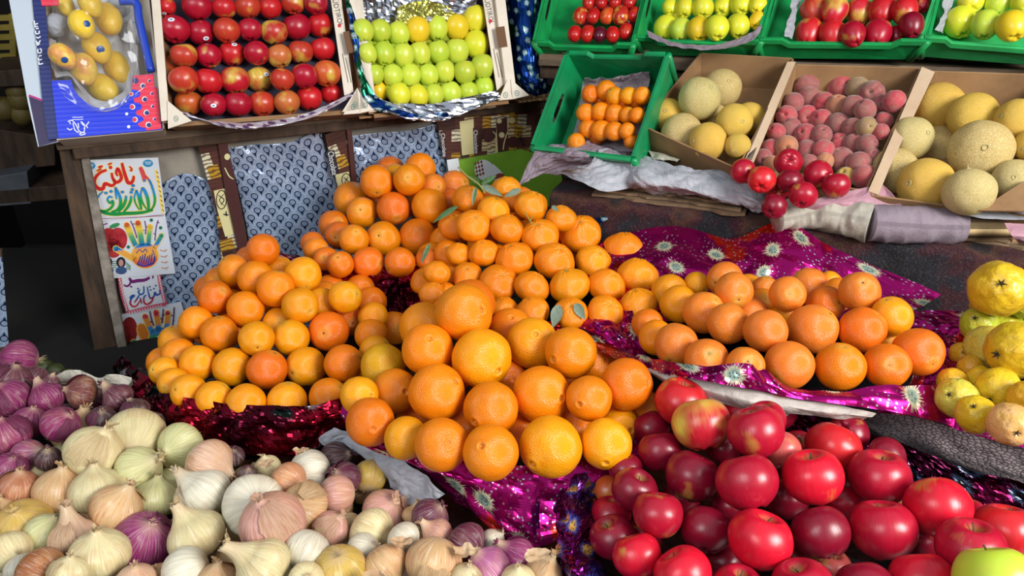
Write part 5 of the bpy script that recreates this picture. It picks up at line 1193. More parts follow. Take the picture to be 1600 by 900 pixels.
  (0.191,1.952,1.340,0.0170,'r','v2.3.1.5'),
  (0.221,1.943,1.340,0.0161,'d','v2.3.2.5'),
  (0.252,1.935,1.341,0.0161,'r','v2.3.3.5'),
  (0.285,1.936,1.348,0.0160,'r','v2.3.4.5'),
  ],[
   (0.219,2.053,1.389,0.0158,1),(0.253,2.044,1.390,0.0157,1),(0.288,2.035,1.391,0.0160,1),(0.196,2.017,1.358,0.0173,1),(0.298,1.993,1.363,0.0179,1)]),
 'yellow_apple':('apple','yellow apple crate',[
  (0.401,1.988,1.398,0.0195,'Z','v0.2.0.6'),
  (0.433,1.967,1.400,0.0225,'Z','v0.2.1.6'),
  (0.474,1.949,1.403,0.0254,'Z','v0.2.2.6'),
  (0.530,1.968,1.403,0.0241,'Z','v0.2.3.6'),
  (0.566,1.941,1.410,0.0253,'Z','v0.2.4.6'),
  (0.599,1.915,1.413,0.0203,'Z','v0.2.5.6'),
  (0.388,1.959,1.353,0.0275,'Z','v1.2.0.6'),
  (0.419,1.921,1.354,0.0254,'L','v1.2.1.6'),
  (0.456,1.889,1.359,0.0273,'A','v1.2.2.6'),
  (0.490,1.853,1.369,0.0268,'Z','v1.2.3.6'),
  (0.549,1.885,1.368,0.0264,'Z','v1.2.4.6'),
  (0.597,1.889,1.380,0.0202,'A','v1.2.5.6'),
  ],[
   (0.421,1.992,1.378,0.0210,1)]),
 'tray_red':('apple','red apple crate',[
  (0.735,1.903,1.400,0.0311,'Q','v0.2.0.5'),
  (0.765,1.857,1.406,0.0289,'Y','v0.2.1.5'),
  (0.838,1.892,1.400,0.0302,'Y','v0.2.2.5'),
  (0.875,1.851,1.407,0.0303,'R','v0.2.3.5'),
  (0.908,1.808,1.412,0.0281,'R','v0.2.4.5'),
  (0.968,1.854,1.420,0.0166,'M','b0.2.4.5'),
  (0.712,1.853,1.357,0.0307,'R','v1.2.0.5'),
  (0.753,1.815,1.360,0.0286,'R','v1.2.1.5'),
  (0.785,1.776,1.366,0.0265,'M','v1.2.2.5'),
  (0.848,1.791,1.365,0.0297,'M','v1.2.3.5'),
  (0.899,1.805,1.359,0.0195,'M','b1.2.4.5'),
  (0.909,1.765,1.388,0.0255,'D','v1.2.4.5'),
  ],[
   (0.730,1.899,1.347,0.0309,1),(0.765,1.856,1.354,0.0287,1),(0.868,1.841,1.355,0.0300,1)]),
 'tray_green':('apple','corner green apple crate',[
  (1.074,1.845,1.429,0.0300,'Z','v0.2.0.3'),
  (1.128,1.824,1.428,0.0297,'L','v0.2.1.3'),
  (1.156,1.781,1.436,0.0261,'Z','v0.2.2.3'),
  (1.044,1.811,1.388,0.0358,'Z','v1.2.0.3'),
  (1.070,1.754,1.391,0.0318,'L','v1.2.1.3'),
  (1.095,1.699,1.396,0.0336,'A','v1.2.2.3'),
  ],[
   ]),
 'box_red':('apple','red apple box',[
  (-0.784,1.776,1.426,0.0217,'R','v0.5.0.7'),
  (-0.722,1.800,1.424,0.0323,'M','v0.5.1.7'),
  (-0.668,1.819,1.419,0.0267,'R','v0.5.2.7'),
  (-0.617,1.833,1.420,0.0284,'Q','v0.5.3.7'),
  (-0.574,1.861,1.414,0.0273,'R','v0.5.4.7'),
  (-0.523,1.879,1.422,0.0275,'Q','v0.5.5.7'),
  (-0.469,1.882,1.421,0.0276,'M','v0.5.6.7'),
  (-0.761,1.747,1.382,0.0318,'M','v1.5.0.7'),
  (-0.717,1.780,1.370,0.0295,'M','v1.5.1.7'),
  (-0.656,1.778,1.375,0.0294,'Q','v1.5.2.7'),
  (-0.610,1.803,1.373,0.0268,'M','v1.5.3.7'),
  (-0.562,1.824,1.364,0.0302,'H','v1.5.4.7'),
  (-0.515,1.858,1.371,0.0322,'M','v1.5.5.7'),
  (-0.469,1.897,1.369,0.0305,'R','v1.5.6.7'),
  (-0.778,1.736,1.305,0.0235,'O','b2.5.0.7'),
  (-0.739,1.717,1.331,0.0288,'Q','v2.5.0.7'),
  (-0.696,1.748,1.324,0.0279,'M','v2.5.1.7'),
  (-0.657,1.789,1.321,0.0293,'R','v2.5.2.7'),
  (-0.594,1.775,1.325,0.0283,'M','v2.5.3.7'),
  (-0.549,1.798,1.314,0.0280,'X','v2.5.4.7'),
  (-0.506,1.829,1.318,0.0291,'Q','v2.5.5.7'),
  (-0.458,1.854,1.321,0.0295,'R','v2.5.6.7'),
  (-0.730,1.668,1.287,0.0313,'Q','v3.5.0.7'),
  (-0.692,1.709,1.275,0.0306,'R','v3.5.1.7'),
  (-0.644,1.743,1.270,0.0327,'Y','v3.5.2.7'),
  (-0.602,1.784,1.263,0.0304,'H','v3.5.3.7'),
  (-0.535,1.747,1.271,0.0268,'Q','v3.5.4.7'),
  (-0.489,1.774,1.273,0.0302,'M','v3.5.5.7'),
  (-0.445,1.811,1.271,0.0323,'O','v3.5.6.7'),
  (-0.739,1.691,1.231,0.0293,'O','v4.5.0.7'),
  (-0.678,1.678,1.229,0.0276,'M','v4.5.1.7'),
  (-0.633,1.708,1.224,0.0303,'M','v4.5.2.7'),
  (-0.588,1.740,1.216,0.0301,'Q','v4.5.3.7'),
  (-0.530,1.744,1.218,0.0294,'X','v4.5.4.7'),
  (-0.490,1.792,1.217,0.0309,'R','v4.5.5.7'),
  (-0.444,1.830,1.219,0.0268,'R','v4.5.6.7'),
  ],[
   ]),
 'box_green':('apple','green apple box',[
  (-0.360,1.864,1.360,0.0262,'L','v0.4.0.7'),
  (-0.323,1.896,1.356,0.0259,'G','v0.4.1.7'),
  (-0.282,1.921,1.346,0.0271,'L','v0.4.2.7'),
  (-0.239,1.953,1.349,0.0307,'A','v0.4.3.7'),
  (-0.193,1.984,1.349,0.0287,'L','v0.4.4.7'),
  (-0.144,2.009,1.348,0.0307,'A','v0.4.5.7'),
  (-0.099,2.046,1.362,0.0336,'Z','v0.4.6.7'),
  (-0.349,1.838,1.312,0.0231,'L','v1.4.0.7'),
  (-0.313,1.868,1.307,0.0266,'G','v1.4.1.7'),
  (-0.270,1.891,1.299,0.0270,'L','v1.4.2.7'),
  (-0.233,1.925,1.296,0.0275,'L','v1.4.3.7'),
  (-0.188,1.950,1.296,0.0278,'G','v1.4.4.7'),
  (-0.143,1.980,1.292,0.0307,'L','v1.4.5.7'),
  (-0.094,2.013,1.303,0.0336,'Z','v1.4.6.7'),
  (-0.336,1.836,1.263,0.0234,'G','v2.4.0.7'),
  (-0.295,1.855,1.257,0.0252,'L','v2.4.1.7'),
  (-0.254,1.879,1.252,0.0264,'L','v2.4.2.7'),
  (-0.212,1.903,1.248,0.0259,'L','v2.4.3.7'),
  (-0.172,1.930,1.251,0.0262,'L','v2.4.4.7'),
  (-0.121,1.933,1.249,0.0279,'G','v2.4.5.7'),
  (-0.076,1.961,1.257,0.0299,'G','v2.4.6.7'),
  (-0.333,1.849,1.221,0.0238,'A','v3.4.0.7'),
  (-0.276,1.822,1.218,0.0267,'Z','v3.4.1.7'),
  (-0.234,1.845,1.209,0.0262,'Z','v3.4.2.7'),
  (-0.197,1.875,1.204,0.0250,'L','v3.4.3.7'),
  (-0.157,1.903,1.202,0.0278,'L','v3.4.4.7'),
  (-0.112,1.923,1.200,0.0248,'G','v3.4.5.7'),
  (-0.072,1.949,1.204,0.0276,'G','v3.4.6.7'),
  ],[
   (-0.364,1.876,1.320,0.0247,1),(-0.329,1.908,1.315,0.0263,1),(-0.287,1.933,1.306,0.0270,1),(-0.228,1.998,1.330,0.0297,1),(-0.181,2.026,1.330,0.0297,1),(-0.132,2.043,1.305,0.0321,1),(-0.335,1.877,1.269,0.0250,1),(-0.293,1.899,1.262,0.0261,1),(-0.222,1.965,1.279,0.0276,1),(-0.254,1.929,1.257,0.0269,1),(-0.169,1.984,1.254,0.0284,1),(-0.296,1.864,1.221,0.0260,1),(-0.255,1.889,1.214,0.0263,1),(-0.215,1.914,1.210,0.0255,1),(-0.176,1.944,1.209,0.0270,1),(-0.111,1.976,1.235,0.0289,1)]),
 'mango':('mango','blue mango box',[
  (-0.982,1.726,1.435,0.0239,'y','v0.5.0.3'),
  (-0.912,1.700,1.441,0.0277,'y','v0.5.1.3'),
  (-0.898,1.794,1.425,0.0249,'w','v0.5.2.3'),
  (-0.993,1.691,1.399,0.0265,'w','v1.5.0.4'),
  (-0.921,1.661,1.404,0.0301,'y','v1.5.1.4'),
  (-0.903,1.743,1.402,0.0358,'y','v1.5.2.4'),
  (-0.877,1.784,1.368,0.0281,'w','v1.5.3.4'),
  (-0.948,1.607,1.349,0.0284,'p','v2.5.0.2'),
  (-0.923,1.704,1.349,0.0356,'y','v2.5.1.2'),
  (-0.936,1.651,1.314,0.0336,'p','v3.5.0.2'),
  (-0.910,1.746,1.295,0.0385,'y','v3.5.1.2'),
  (-0.923,1.687,1.261,0.0362,'y','v4.5.0.1'),
  ],[
   ]),
}
# x,y,z,r,(neck axis),colour,heap,neck length,flags,label
ONIONS=[
 (-0.603,0.931,0.884,0.0440,(0.36,-0.93,0.09),'c','w',0.5,'','cream white onion, seventh from left cream white one in white onion heap'),
 (-0.629,0.866,0.911,0.0385,(0.53,0.30,0.79),'c','w',0.3,'','cream white onion, fourth from left cream white one in white onion heap'),
 (-0.727,0.984,0.851,0.0409,(0.29,0.36,0.89),'t','w',0.3,'b','tan skinned onion, third from left tan skinned one in white onion heap'),
 (-0.521,0.910,0.884,0.0342,(-0.36,-0.87,0.34),'g','w',0.2,'','greenish white onion, rightmost greenish white one in white onion heap'),
 (-0.563,0.856,0.884,0.0328,(0.85,-0.08,0.52),'g','w',0.5,'','greenish white onion, second from left greenish white one in white onion heap'),
 (-0.457,0.861,0.893,0.0338,(0.91,-0.33,-0.24),'p','w',0.4,'','pale pinkish onion, rightmost pale pinkish one in white onion heap'),
 (-0.664,0.819,0.879,0.0329,(0.19,0.28,0.94),'t','w',0.3,'','tan skinned onion, second from left tan skinned one in white onion heap'),
 (-0.716,0.867,0.860,0.0236,(0.23,0.73,0.64),'c','w',0.2,'b','cream white onion, second from left cream white one in white onion heap'),
 (-0.603,0.809,0.887,0.0343,(-0.10,0.38,0.92),'c','w',0.3,'','cream white onion, fifth from left cream white one in white onion heap'),
 (-0.555,0.770,0.890,0.0332,(0.53,0.30,0.79),'t','w',0.4,'','tan skinned onion, fourth from left tan skinned one in white onion heap'),
 (-0.520,0.813,0.868,0.0319,(0.00,0.47,0.88),'g','w',0.25,'','greenish white onion, third from left greenish white one in white onion heap'),
 (-0.442,0.798,0.888,0.0368,(-0.73,0.23,0.65),'w','w',0.6,'','white onion with long neck, third from left white one in white onion heap'),
 (-0.685,0.760,0.869,0.0350,(0.05,-0.18,0.98),'y','w',0.15,'','yellow brown onion, leftmost yellow brown one in white onion heap'),
 (-0.722,0.819,0.883,0.0263,(0.24,0.23,0.94),'s','w',0.3,'','the copper red onion of the white onion heap'),
 (-0.636,0.735,0.880,0.0262,(0.53,0.30,0.79),'g','w',0.3,'','greenish white onion, leftmost greenish white one in white onion heap'),
 (-0.587,0.717,0.888,0.0292,(-0.10,0.33,0.94),'p','w',0.8,'','pale pinkish onion with long neck, leftmost pale pinkish one in white onion heap'),
 (-0.534,0.683,0.896,0.0348,(0.06,0.15,0.99),'c','w',0.25,'','cream white onion, sixth from left cream white one in white onion heap'),
 (-0.507,0.735,0.865,0.0370,(0.47,-0.00,0.88),'r','w',0.2,'','purple red onion, leftmost purple red one in white onion heap'),
 (-0.427,0.725,0.885,0.0355,(-0.48,0.32,0.81),'c','w',0.6,'','cream white onion with long neck, eighth from left cream white one in white onion heap'),
 (-0.418,0.666,0.886,0.0279,(-0.93,-0.27,-0.25),'w','w',0.3,'','white onion, second from left white one in white onion heap'),
 (-0.660,0.695,0.888,0.0252,(0.68,-0.56,-0.47),'c','w',0.2,'','cream white onion, leftmost cream white one in white onion heap'),
 (-0.627,0.669,0.885,0.0214,(0.34,-0.63,-0.70),'w','w',0.2,'','white onion, leftmost white one in white onion heap'),
 (-0.590,0.651,0.902,0.0265,(0.94,-0.32,-0.10),'b','w',0.2,'','the brown skinned onion of the white onion heap'),
 (-0.544,0.636,0.914,0.0212,(0.21,0.26,0.94),'c','w',0.3,'','cream white onion, third from left cream white one in white onion heap'),
 (-0.473,0.647,0.889,0.0225,(0.10,0.17,0.98),'p','w',0.3,'r','pale pinkish onion with roots, second from left pale pinkish one in white onion heap'),
 (-0.373,0.653,0.884,0.0227,(0.10,0.20,0.98),'t','w',0.4,'','tan skinned onion, sixth from left tan skinned one in white onion heap'),
 (-0.363,0.773,0.894,0.0395,(0.46,-0.55,0.70),'w','w',0.25,'','white onion, fourth from left white one in white onion heap'),
 (-0.315,0.713,0.921,0.0395,(-0.28,0.07,0.96),'k','w',0.1,'','salmon pink onion, leftmost salmon pink one in white onion heap'),
 (-0.308,0.647,0.915,0.0333,(-0.74,0.14,0.66),'c','w',0.8,'','cream white onion with long neck, ninth from left cream white one in white onion heap'),
 (-0.310,0.867,0.868,0.0334,(-0.89,-0.34,0.31),'w','w',0.3,'','white onion, sixth from left white one in white onion heap'),
 (-0.328,0.822,0.892,0.0262,(0.91,-0.41,-0.04),'o','w',0.3,'','the orange tan onion of the white onion heap'),
 (-0.290,0.768,0.898,0.0303,(-0.15,-0.65,0.75),'t','w',0.2,'','tan skinned onion, seventh from left tan skinned one in white onion heap'),
 (-0.252,0.800,0.889,0.0249,(-0.95,-0.28,0.15),'k','w',0.3,'','salmon pink onion, third from left salmon pink one in white onion heap'),
 (-0.250,0.743,0.880,0.0238,(0.64,0.16,0.75),'k','w',0.3,'','salmon pink onion, second from left salmon pink one in white onion heap'),
 (-0.264,0.682,0.903,0.0280,(-0.41,-0.74,-0.53),'w','w',0.2,'r','white onion with roots, fifth from left white one in white onion heap'),
 (-0.217,0.656,0.898,0.0307,(0.00,0.07,-1.00),'y','w',0.2,'r','yellow brown onion with roots, second from left yellow brown one in white onion heap'),
 (-0.196,0.748,0.868,0.0320,(0.91,-0.36,-0.19),'c','w',0.4,'','cream white onion, twelfth from left cream white one in white onion heap'),
 (-0.186,0.803,0.851,0.0319,(0.53,-0.16,0.83),'k','w',0.3,'b','salmon pink onion, fourth from left salmon pink one in white onion heap'),
 (-0.220,0.870,0.858,0.0247,(0.00,0.96,0.29),'y','w',0.2,'r','yellow brown onion with roots, rightmost yellow brown one in white onion heap'),
 (-0.197,0.702,0.883,0.0212,(0.76,-0.19,0.62),'w','w',0.3,'','white onion, seventh from left white one in white onion heap'),
 (-0.164,0.671,0.889,0.0280,(0.67,-0.61,-0.43),'t','w',0.3,'','tan skinned onion, ninth from left tan skinned one in white onion heap'),
 (-0.100,0.671,0.895,0.0336,(-0.24,-0.56,-0.79),'t','w',0.2,'','tan skinned onion, eleventh from left tan skinned one in white onion heap'),
 (-0.102,0.730,0.881,0.0209,(-0.74,0.14,0.66),'k','w',0.6,'','salmon pink onion with long neck, rightmost salmon pink one in white onion heap'),
 (-0.026,0.728,0.869,0.0175,(0.71,0.33,0.62),'w','w',0.2,'b','white onion, rightmost white one in white onion heap'),
 (0.008,0.646,0.890,0.0209,(0.00,0.08,1.00),'c','w',0.3,'','cream white onion, rightmost cream white one in white onion heap'),
 (0.041,0.666,0.881,0.0222,(0.44,0.32,0.84),'t','w',0.4,'','tan skinned onion, rightmost tan skinned one in white onion heap'),
 (-0.376,0.875,0.871,0.0187,(-0.25,0.08,0.96),'c','w',0.3,'b','cream white onion, tenth from left cream white one in white onion heap'),
 (-0.235,0.870,0.822,0.0180,(0.55,0.07,0.83),'t','w',0.4,'b','tan skinned onion, eighth from left tan skinned one in white onion heap'),
 (-0.143,0.787,0.860,0.0148,(0.32,0.45,0.84),'t','w',0.7,'b','tan skinned onion with long neck, tenth from left tan skinned one in white onion heap'),
 (-0.146,0.719,0.886,0.0215,(0.79,-0.47,-0.39),'w','w',0.3,'','white onion, eighth from left white one in white onion heap'),
 (-0.251,0.628,0.913,0.0203,(0.32,-0.49,0.81),'c','w',0.2,'','cream white onion, eleventh from left cream white one in white onion heap'),
 (-0.726,0.781,0.879,0.0164,(0.00,0.27,0.96),'t','w',0.3,'','tan skinned onion, leftmost tan skinned one in white onion heap'),
 (-0.459,0.672,0.863,0.0200,(0.00,-0.20,0.98),'t','w',0.3,'b','tan skinned onion, fifth from left tan skinned one in white onion heap'),
 (-0.058,0.645,0.897,0.0176,(0.25,0.08,0.96),'c','w',0.4,'','cream white onion, thirteenth from left cream white one in white onion heap'),
 (-0.116,0.769,0.875,0.0244,(0.68,0.08,0.73),'d','m',0.2,'b','dark red onion, second from left dark red one in white onion heap'),
 (-0.062,0.711,0.885,0.0273,(0.82,-0.55,-0.17),'d','m',0.3,'','dark red onion, rightmost dark red one in white onion heap'),
 (-0.031,0.672,0.882,0.0272,(-0.53,0.14,0.83),'m','m',0.4,'','the magenta and white onion of the white onion heap'),
 (0.007,0.698,0.876,0.0229,(-0.80,0.19,0.57),'r','m',0.6,'','purple red onion with long neck, rightmost purple red one in white onion heap'),
 (-0.279,0.911,0.857,0.0265,(0.86,-0.05,0.51),'D','m',0.2,'b','the dark purple onion of the white onion heap'),
 (-0.252,0.844,0.876,0.0249,(-0.36,-0.35,0.86),'d','m',0.3,'','dark red onion, leftmost dark red one in white onion heap'),
 (-0.919,1.155,0.886,0.0334,(-0.89,-0.34,0.31),'r','r',0.3,'r','purple red onion with roots, third from left purple red one in red onion heap'),
 (-0.881,1.076,0.894,0.0294,(0.38,0.19,0.90),'d','r',0.3,'','dark purple red onion, leftmost dark purple red one in red onion heap'),
 (-0.870,1.116,0.870,0.0222,(-0.23,-0.73,-0.64),'d','r',0.5,'','dark purple red onion, second from left dark purple red one in red onion heap'),
 (-0.858,1.026,0.891,0.0306,(-0.32,-0.05,0.94),'r','r',0.2,'r','purple red onion with roots, second from left purple red one in red onion heap'),
 (-0.800,1.034,0.885,0.0275,(-0.53,0.30,0.79),'r','r',0.6,'','purple red onion with long neck, rightmost purple red one in red onion heap'),
 (-0.749,1.052,0.885,0.0268,(-0.74,-0.43,0.51),'b','r',0.3,'','the brownish red onion of the red onion heap'),
 (-0.678,1.035,0.885,0.0242,(-0.69,0.12,0.72),'d','r',0.7,'','dark purple red onion with long neck, rightmost dark purple red one in red onion heap'),
 (-0.800,0.927,0.891,0.0305,(-0.23,0.13,0.97),'s','r',0.2,'r','striped magenta onion with roots, leftmost striped magenta one in red onion heap'),
 (-0.799,0.977,0.878,0.0255,(0.35,0.33,0.88),'r','r',0.2,'','purple red onion, fourth from left purple red one in red onion heap'),
 (-0.724,0.944,0.900,0.0277,(0.69,0.12,0.72),'s','r',0.2,'','striped magenta onion, rightmost striped magenta one in red onion heap'),
 (-0.754,0.893,0.878,0.0239,(0.91,-0.04,0.41),'k','r',0.5,'','the pinkish purple onion of the red onion heap'),
 (-0.754,0.852,0.891,0.0230,(0.46,0.07,0.88),'r','r',0.2,'','purple red onion, leftmost purple red one in red onion heap'),
 (-0.703,0.868,0.895,0.0175,(0.22,0.02,0.98),'D','r',0.3,'r','dark purple onion with roots, leftmost dark purple one in red onion heap'),
 (-0.633,1.001,0.885,0.0215,(-0.30,0.16,0.94),'D','r',0.3,'','dark purple onion, third from left dark purple one in red onion heap'),
 (-0.819,1.079,0.885,0.0148,(0.31,0.25,0.92),'d','r',0.5,'','dark purple red onion, third from left dark purple red one in red onion heap'),
 (-0.603,0.987,0.868,0.0193,(0.30,-0.18,0.94),'D','r',0.3,'','dark purple onion, fourth from left dark purple one in red onion heap'),
 (-0.437,0.898,0.874,0.0170,(0.30,-0.18,0.94),'D','r',0.3,'r','dark purple onion with roots, fifth from left dark purple one in red onion heap'),
 (-0.672,0.970,0.891,0.0210,(0.30,-0.18,0.94),'D','r',0.3,'','dark purple onion, second from left dark purple one in red onion heap'),
 (-0.396,0.845,0.885,0.0134,(0.30,-0.18,0.94),'D','r',0.3,'','dark purple onion, rightmost dark purple one in red onion heap'),
]
ONION_FILL=[(-0.672,0.720,0.838),(-0.614,0.720,0.838),(-0.556,0.720,0.838),(-0.382,0.720,0.838),(-0.324,0.720,0.838),(-0.266,0.720,0.838),(-0.150,0.720,0.838),(-0.092,0.720,0.838),(-0.759,0.772,0.838),(-0.643,0.772,0.838),(-0.585,0.772,0.838),(-0.469,0.772,0.838),(-0.411,0.772,0.838),(-0.353,0.772,0.838),(-0.295,0.772,0.838),(-0.237,0.772,0.838),(-0.788,0.824,0.838),(-0.730,0.824,0.838),(-0.614,0.824,0.838),(-0.440,0.824,0.838),(-0.266,0.824,0.838),(-0.817,0.876,0.838),(-0.759,0.876,0.838),(-0.643,0.876,0.838),(-0.585,0.876,0.838),(-0.527,0.876,0.838),(-0.469,0.876,0.838),(-0.411,0.876,0.838),(-0.353,0.876,0.838),(-0.730,0.928,0.838),(-0.672,0.928,0.838),(-0.556,0.928,0.838),(-0.904,1.032,0.838),(-0.846,1.032,0.838),(-0.788,1.032,0.838),(-0.672,1.032,0.838),(-0.875,1.084,0.838),(-0.817,1.084,0.838),(-0.759,1.084,0.838),(-0.846,1.136,0.838)]
FRUIT_COLOURS={'orange': {'d': 'deep orange', 'o': 'orange', 'y': 'yellowish orange', 'r': 'reddish orange', 'p': 'pale orange', 'g': 'greenish orange'}, 'apple': {'R': 'red apple', 'Y': 'red and yellow apple', 'M': 'crimson apple', 'D': 'dark red apple', 'P': 'pinkish red apple', 'F': 'bright red apple', 'O': 'orange red apple', 'G': 'green apple', 'L': 'light green apple', 'Z': 'yellow green apple', 'A': 'golden yellow apple', 'Q': 'orange red apple', 'H': 'yellow and red apple', 'X': 'orange brown apple'}, 'guava': {'y': 'yellow guava', 'g': 'green guava', 'c': 'pale green guava', 'o': 'orange yellow guava', 'p': 'pinkish yellow guava'}, 'melon': {'c': 'cream melon', 't': 'tan netted melon', 'y': 'yellow melon'}, 'peach': {'d': 'dusky peach', 'r': 'red peach', 'o': 'orange blushed peach', 'g': 'greenish peach', 'y': 'yellow green peach'}, 'plum': {'r': 'red plum', 'y': 'red and yellow plum', 'o': 'orange red plum', 'd': 'dark red plum'}, 'mango': {'y': 'yellow mango', 'p': 'peachy yellow mango', 'w': 'mango in white paper wrap'}, 'navel': {'d': 'large deep orange', 'o': 'large orange', 'y': 'large yellowish orange', 'r': 'large reddish orange', 'p': 'large pale orange', 'g': 'large greenish orange'}, 'mandarin': {'o': 'mandarin', 'y': 'bright mandarin'}}
ORDN=['top', 'second', 'third', 'fourth', 'fifth', 'sixth', 'seventh', 'eighth', 'ninth', 'tenth', 'eleventh', 'twelfth']

# ---------------------------------------------------------------- fruit skins (one procedural skin per kind; each fruit's own tint is its object colour)
def tint(n): return n.info().outputs['Color']
def alpha(n): return n.info().outputs['Alpha']
def rnd(n, k=1.0): 
    v = n.node('ShaderNodeVectorMath', {'operation': 'ADD'}); n.set(v.inputs[0], n.obj()); n.set(v.inputs[1], n.comb(n.math('MULTIPLY', n.info().outputs['Random'], 37.0 * k), 0.0, 0.0)); return v.outputs[0]
def orange_skin(name, pores, bd):
    n = N(name); p = rnd(n); a = n.noise(p, 1.6, 3); v = n.voro(p, pores, 'F1').outputs[0]; sp_ = n.step(n.noise(p, 7, 4, .6), .70, .76)
    c = n.mix(n.math('MULTIPLY', n.step(a, .35, .7), .28), tint(n), n.mix(.8, tint(n), srgb('ffb020'), 'MULTIPLY')); c = n.mix(n.math('MULTIPLY', sp_, .35), c, srgb('8a5a20'))
    z = n.sep(n.obj())[2]; c = n.mix(n.math('MULTIPLY', n.step(z, .9, 1.0), .35), c, srgb('c8c050'))
    return n.fin(c, .27, 0, n.bump(v, .32, bd, n.bump(n.noise(p, 2.2, 1), .06, .02)), Specular_IOR_Level=.6)
SK = {'orange': orange_skin('orange_peel', 30, .012), 'navel': orange_skin('navel_orange_peel', 27, .014), 'mandarin': orange_skin('mandarin_peel', 24, .014)}
def apple_skin():
    n = N('apple_skin'); p = rnd(n); x, y, z = n.sep(n.obj()); an = n.math('ARCTAN2', y, x); rv = n.info().outputs['Random']
    st = n.noise(n.comb(n.math('SINE', an), n.math('COSINE', an), n.math('MULTIPLY_ADD', z, .12, n.math('MULTIPLY', rv, 31.0))), 9, 5, .65)
    big = n.noise(p, .9, 2, .4); al = alpha(n)
    f = n.step(n.math('ADD', n.math('ADD', big, n.math('MULTIPLY', st, .25)), n.math('MULTIPLY', al, .62)), .84, 1.06)
    sec = n.mix(n.step(st, .4, .65), srgb('d8c850'), srgb('d89a48')); c = n.mix(f, tint(n), sec)
    c = n.mix(n.math('MULTIPLY', n.step(st, .42, .66), .30), c, n.mix(.55, c, (0, 0, 0, 1)))
    dot = n.voro(p, 9, 'F1').outputs[0]; c = n.mix(n.math('MULTIPLY', n.math('SUBTRACT', 1.0, n.step(dot, .045, .075)), .4), c, srgb('e8c0a0'))
    r2 = n.math('SQRT', n.math('ADD', n.math('MULTIPLY', x, x), n.math('MULTIPLY', y, y))); cav = n.math('MULTIPLY', n.math('SUBTRACT', 1.0, n.step(r2, .08, .30)), n.step(z, .3, .5))
    c = n.mix(n.math('MULTIPLY', cav, .7), c, srgb('a88a48'))
    return n.fin(c, n.math('MULTIPLY_ADD', st, .14, .24), 0, n.bump(st, .05, .01), Specular_IOR_Level=.55)
SK['apple'] = apple_skin()
def green_apple():
    n = N('green_apple_skin'); p = rnd(n); a = n.noise(p, 1.3, 3); d = n.voro(p, 14, 'F1').outputs[0]; x, y, z = n.sep(n.obj())
    c = n.mix(n.math('MULTIPLY', n.step(a, .4, .7), .5), tint(n), n.mix(.5, tint(n), srgb('e8c83c'))); c = n.mix(n.math('MULTIPLY', n.math('SUBTRACT', 1.0, n.step(d, .05, .08)), .35), c, srgb('7c8a30'))
    r2 = n.math('SQRT', n.math('ADD', n.math('MULTIPLY', x, x), n.math('MULTIPLY', y, y))); cav = n.math('MULTIPLY', n.math('SUBTRACT', 1.0, n.step(r2, .06, .26)), n.step(z, .3, .5))
    return n.fin(n.mix(n.math('MULTIPLY', cav, .6), c, srgb('7a8a34')), .3, 0, n.bump(a, .04, .01))
SK['green_apple'] = green_apple()
def melon_skin():
    n = N('netted_melon_skin'); p = rnd(n); d = n.node('ShaderNodeVectorMath', {'operation': 'ADD'}); n.set(d.inputs[0], p)
    nc = n.node('ShaderNodeTexNoise'); n.set(nc.inputs['Vector'], p); nc.inputs['Scale'].default_value = 7; sc2 = n.node('ShaderNodeVectorMath', {'operation': 'SCALE'}); n.set(sc2.inputs[0], nc.outputs['Color']); sc2.inputs['Scale'].default_value = .25; n.set(d.inputs[1], sc2.outputs[0])
    v = n.voro(d.outputs[0], 13, 'DISTANCE_TO_EDGE').outputs[0]; v2 = n.voro(d.outputs[0], 24, 'DISTANCE_TO_EDGE').outputs[0]
    net_ = n.math('SUBTRACT', 1.0, n.math('MINIMUM', n.step(v, .02, .10), n.step(v2, .02, .13)))
    a = n.step(n.noise(p, 1.1, 2), .35, .65); amt = n.math('MULTIPLY', net_, n.math('MULTIPLY_ADD', alpha(n), .8, .1))
    c = n.mix(n.math('MULTIPLY', a, .35), tint(n), srgb('d8a83c')); c = n.mix(n.math('MULTIPLY', n.math('SUBTRACT', 1.0, net_), n.math('MULTIPLY_ADD', alpha(n), .45, .12)), c, n.mix(.5, c, srgb('6a6420'))); c = n.mix(amt, c, srgb('e8d69c'))
    return n.fin(c, .55, 0, n.bump(amt, .5, .02))
SK['melon'] = melon_skin()
def peach_skin():
    n = N('peach_skin'); p = rnd(n); a = n.noise(p, 1.3, 3, .5); b = n.noise(p, 4, 4)
    c = n.mix(n.step(a, .42, .68), tint(n), n.mix(.6, tint(n), srgb('8c7060'))); c = n.mix(n.math('MULTIPLY', n.step(b, .5, .7), .3), c, srgb('b88a70'))
    return n.fin(c, .72, 0, n.bump(n.noise(p, 60, 2), .08, .01), Sheen_Weight=.35, Sheen_Roughness=.5)
SK['peach'] = peach_skin()
def plum_skin():
    n = N('plum_skin'); p = rnd(n); a = n.noise(p, 1.2, 2, .5); c = n.mix(n.math('MULTIPLY', n.step(a, .5, .68), alpha(n)), tint(n), srgb('dca040'))
    return n.fin(c, .22, 0)
SK['plum'] = plum_skin()
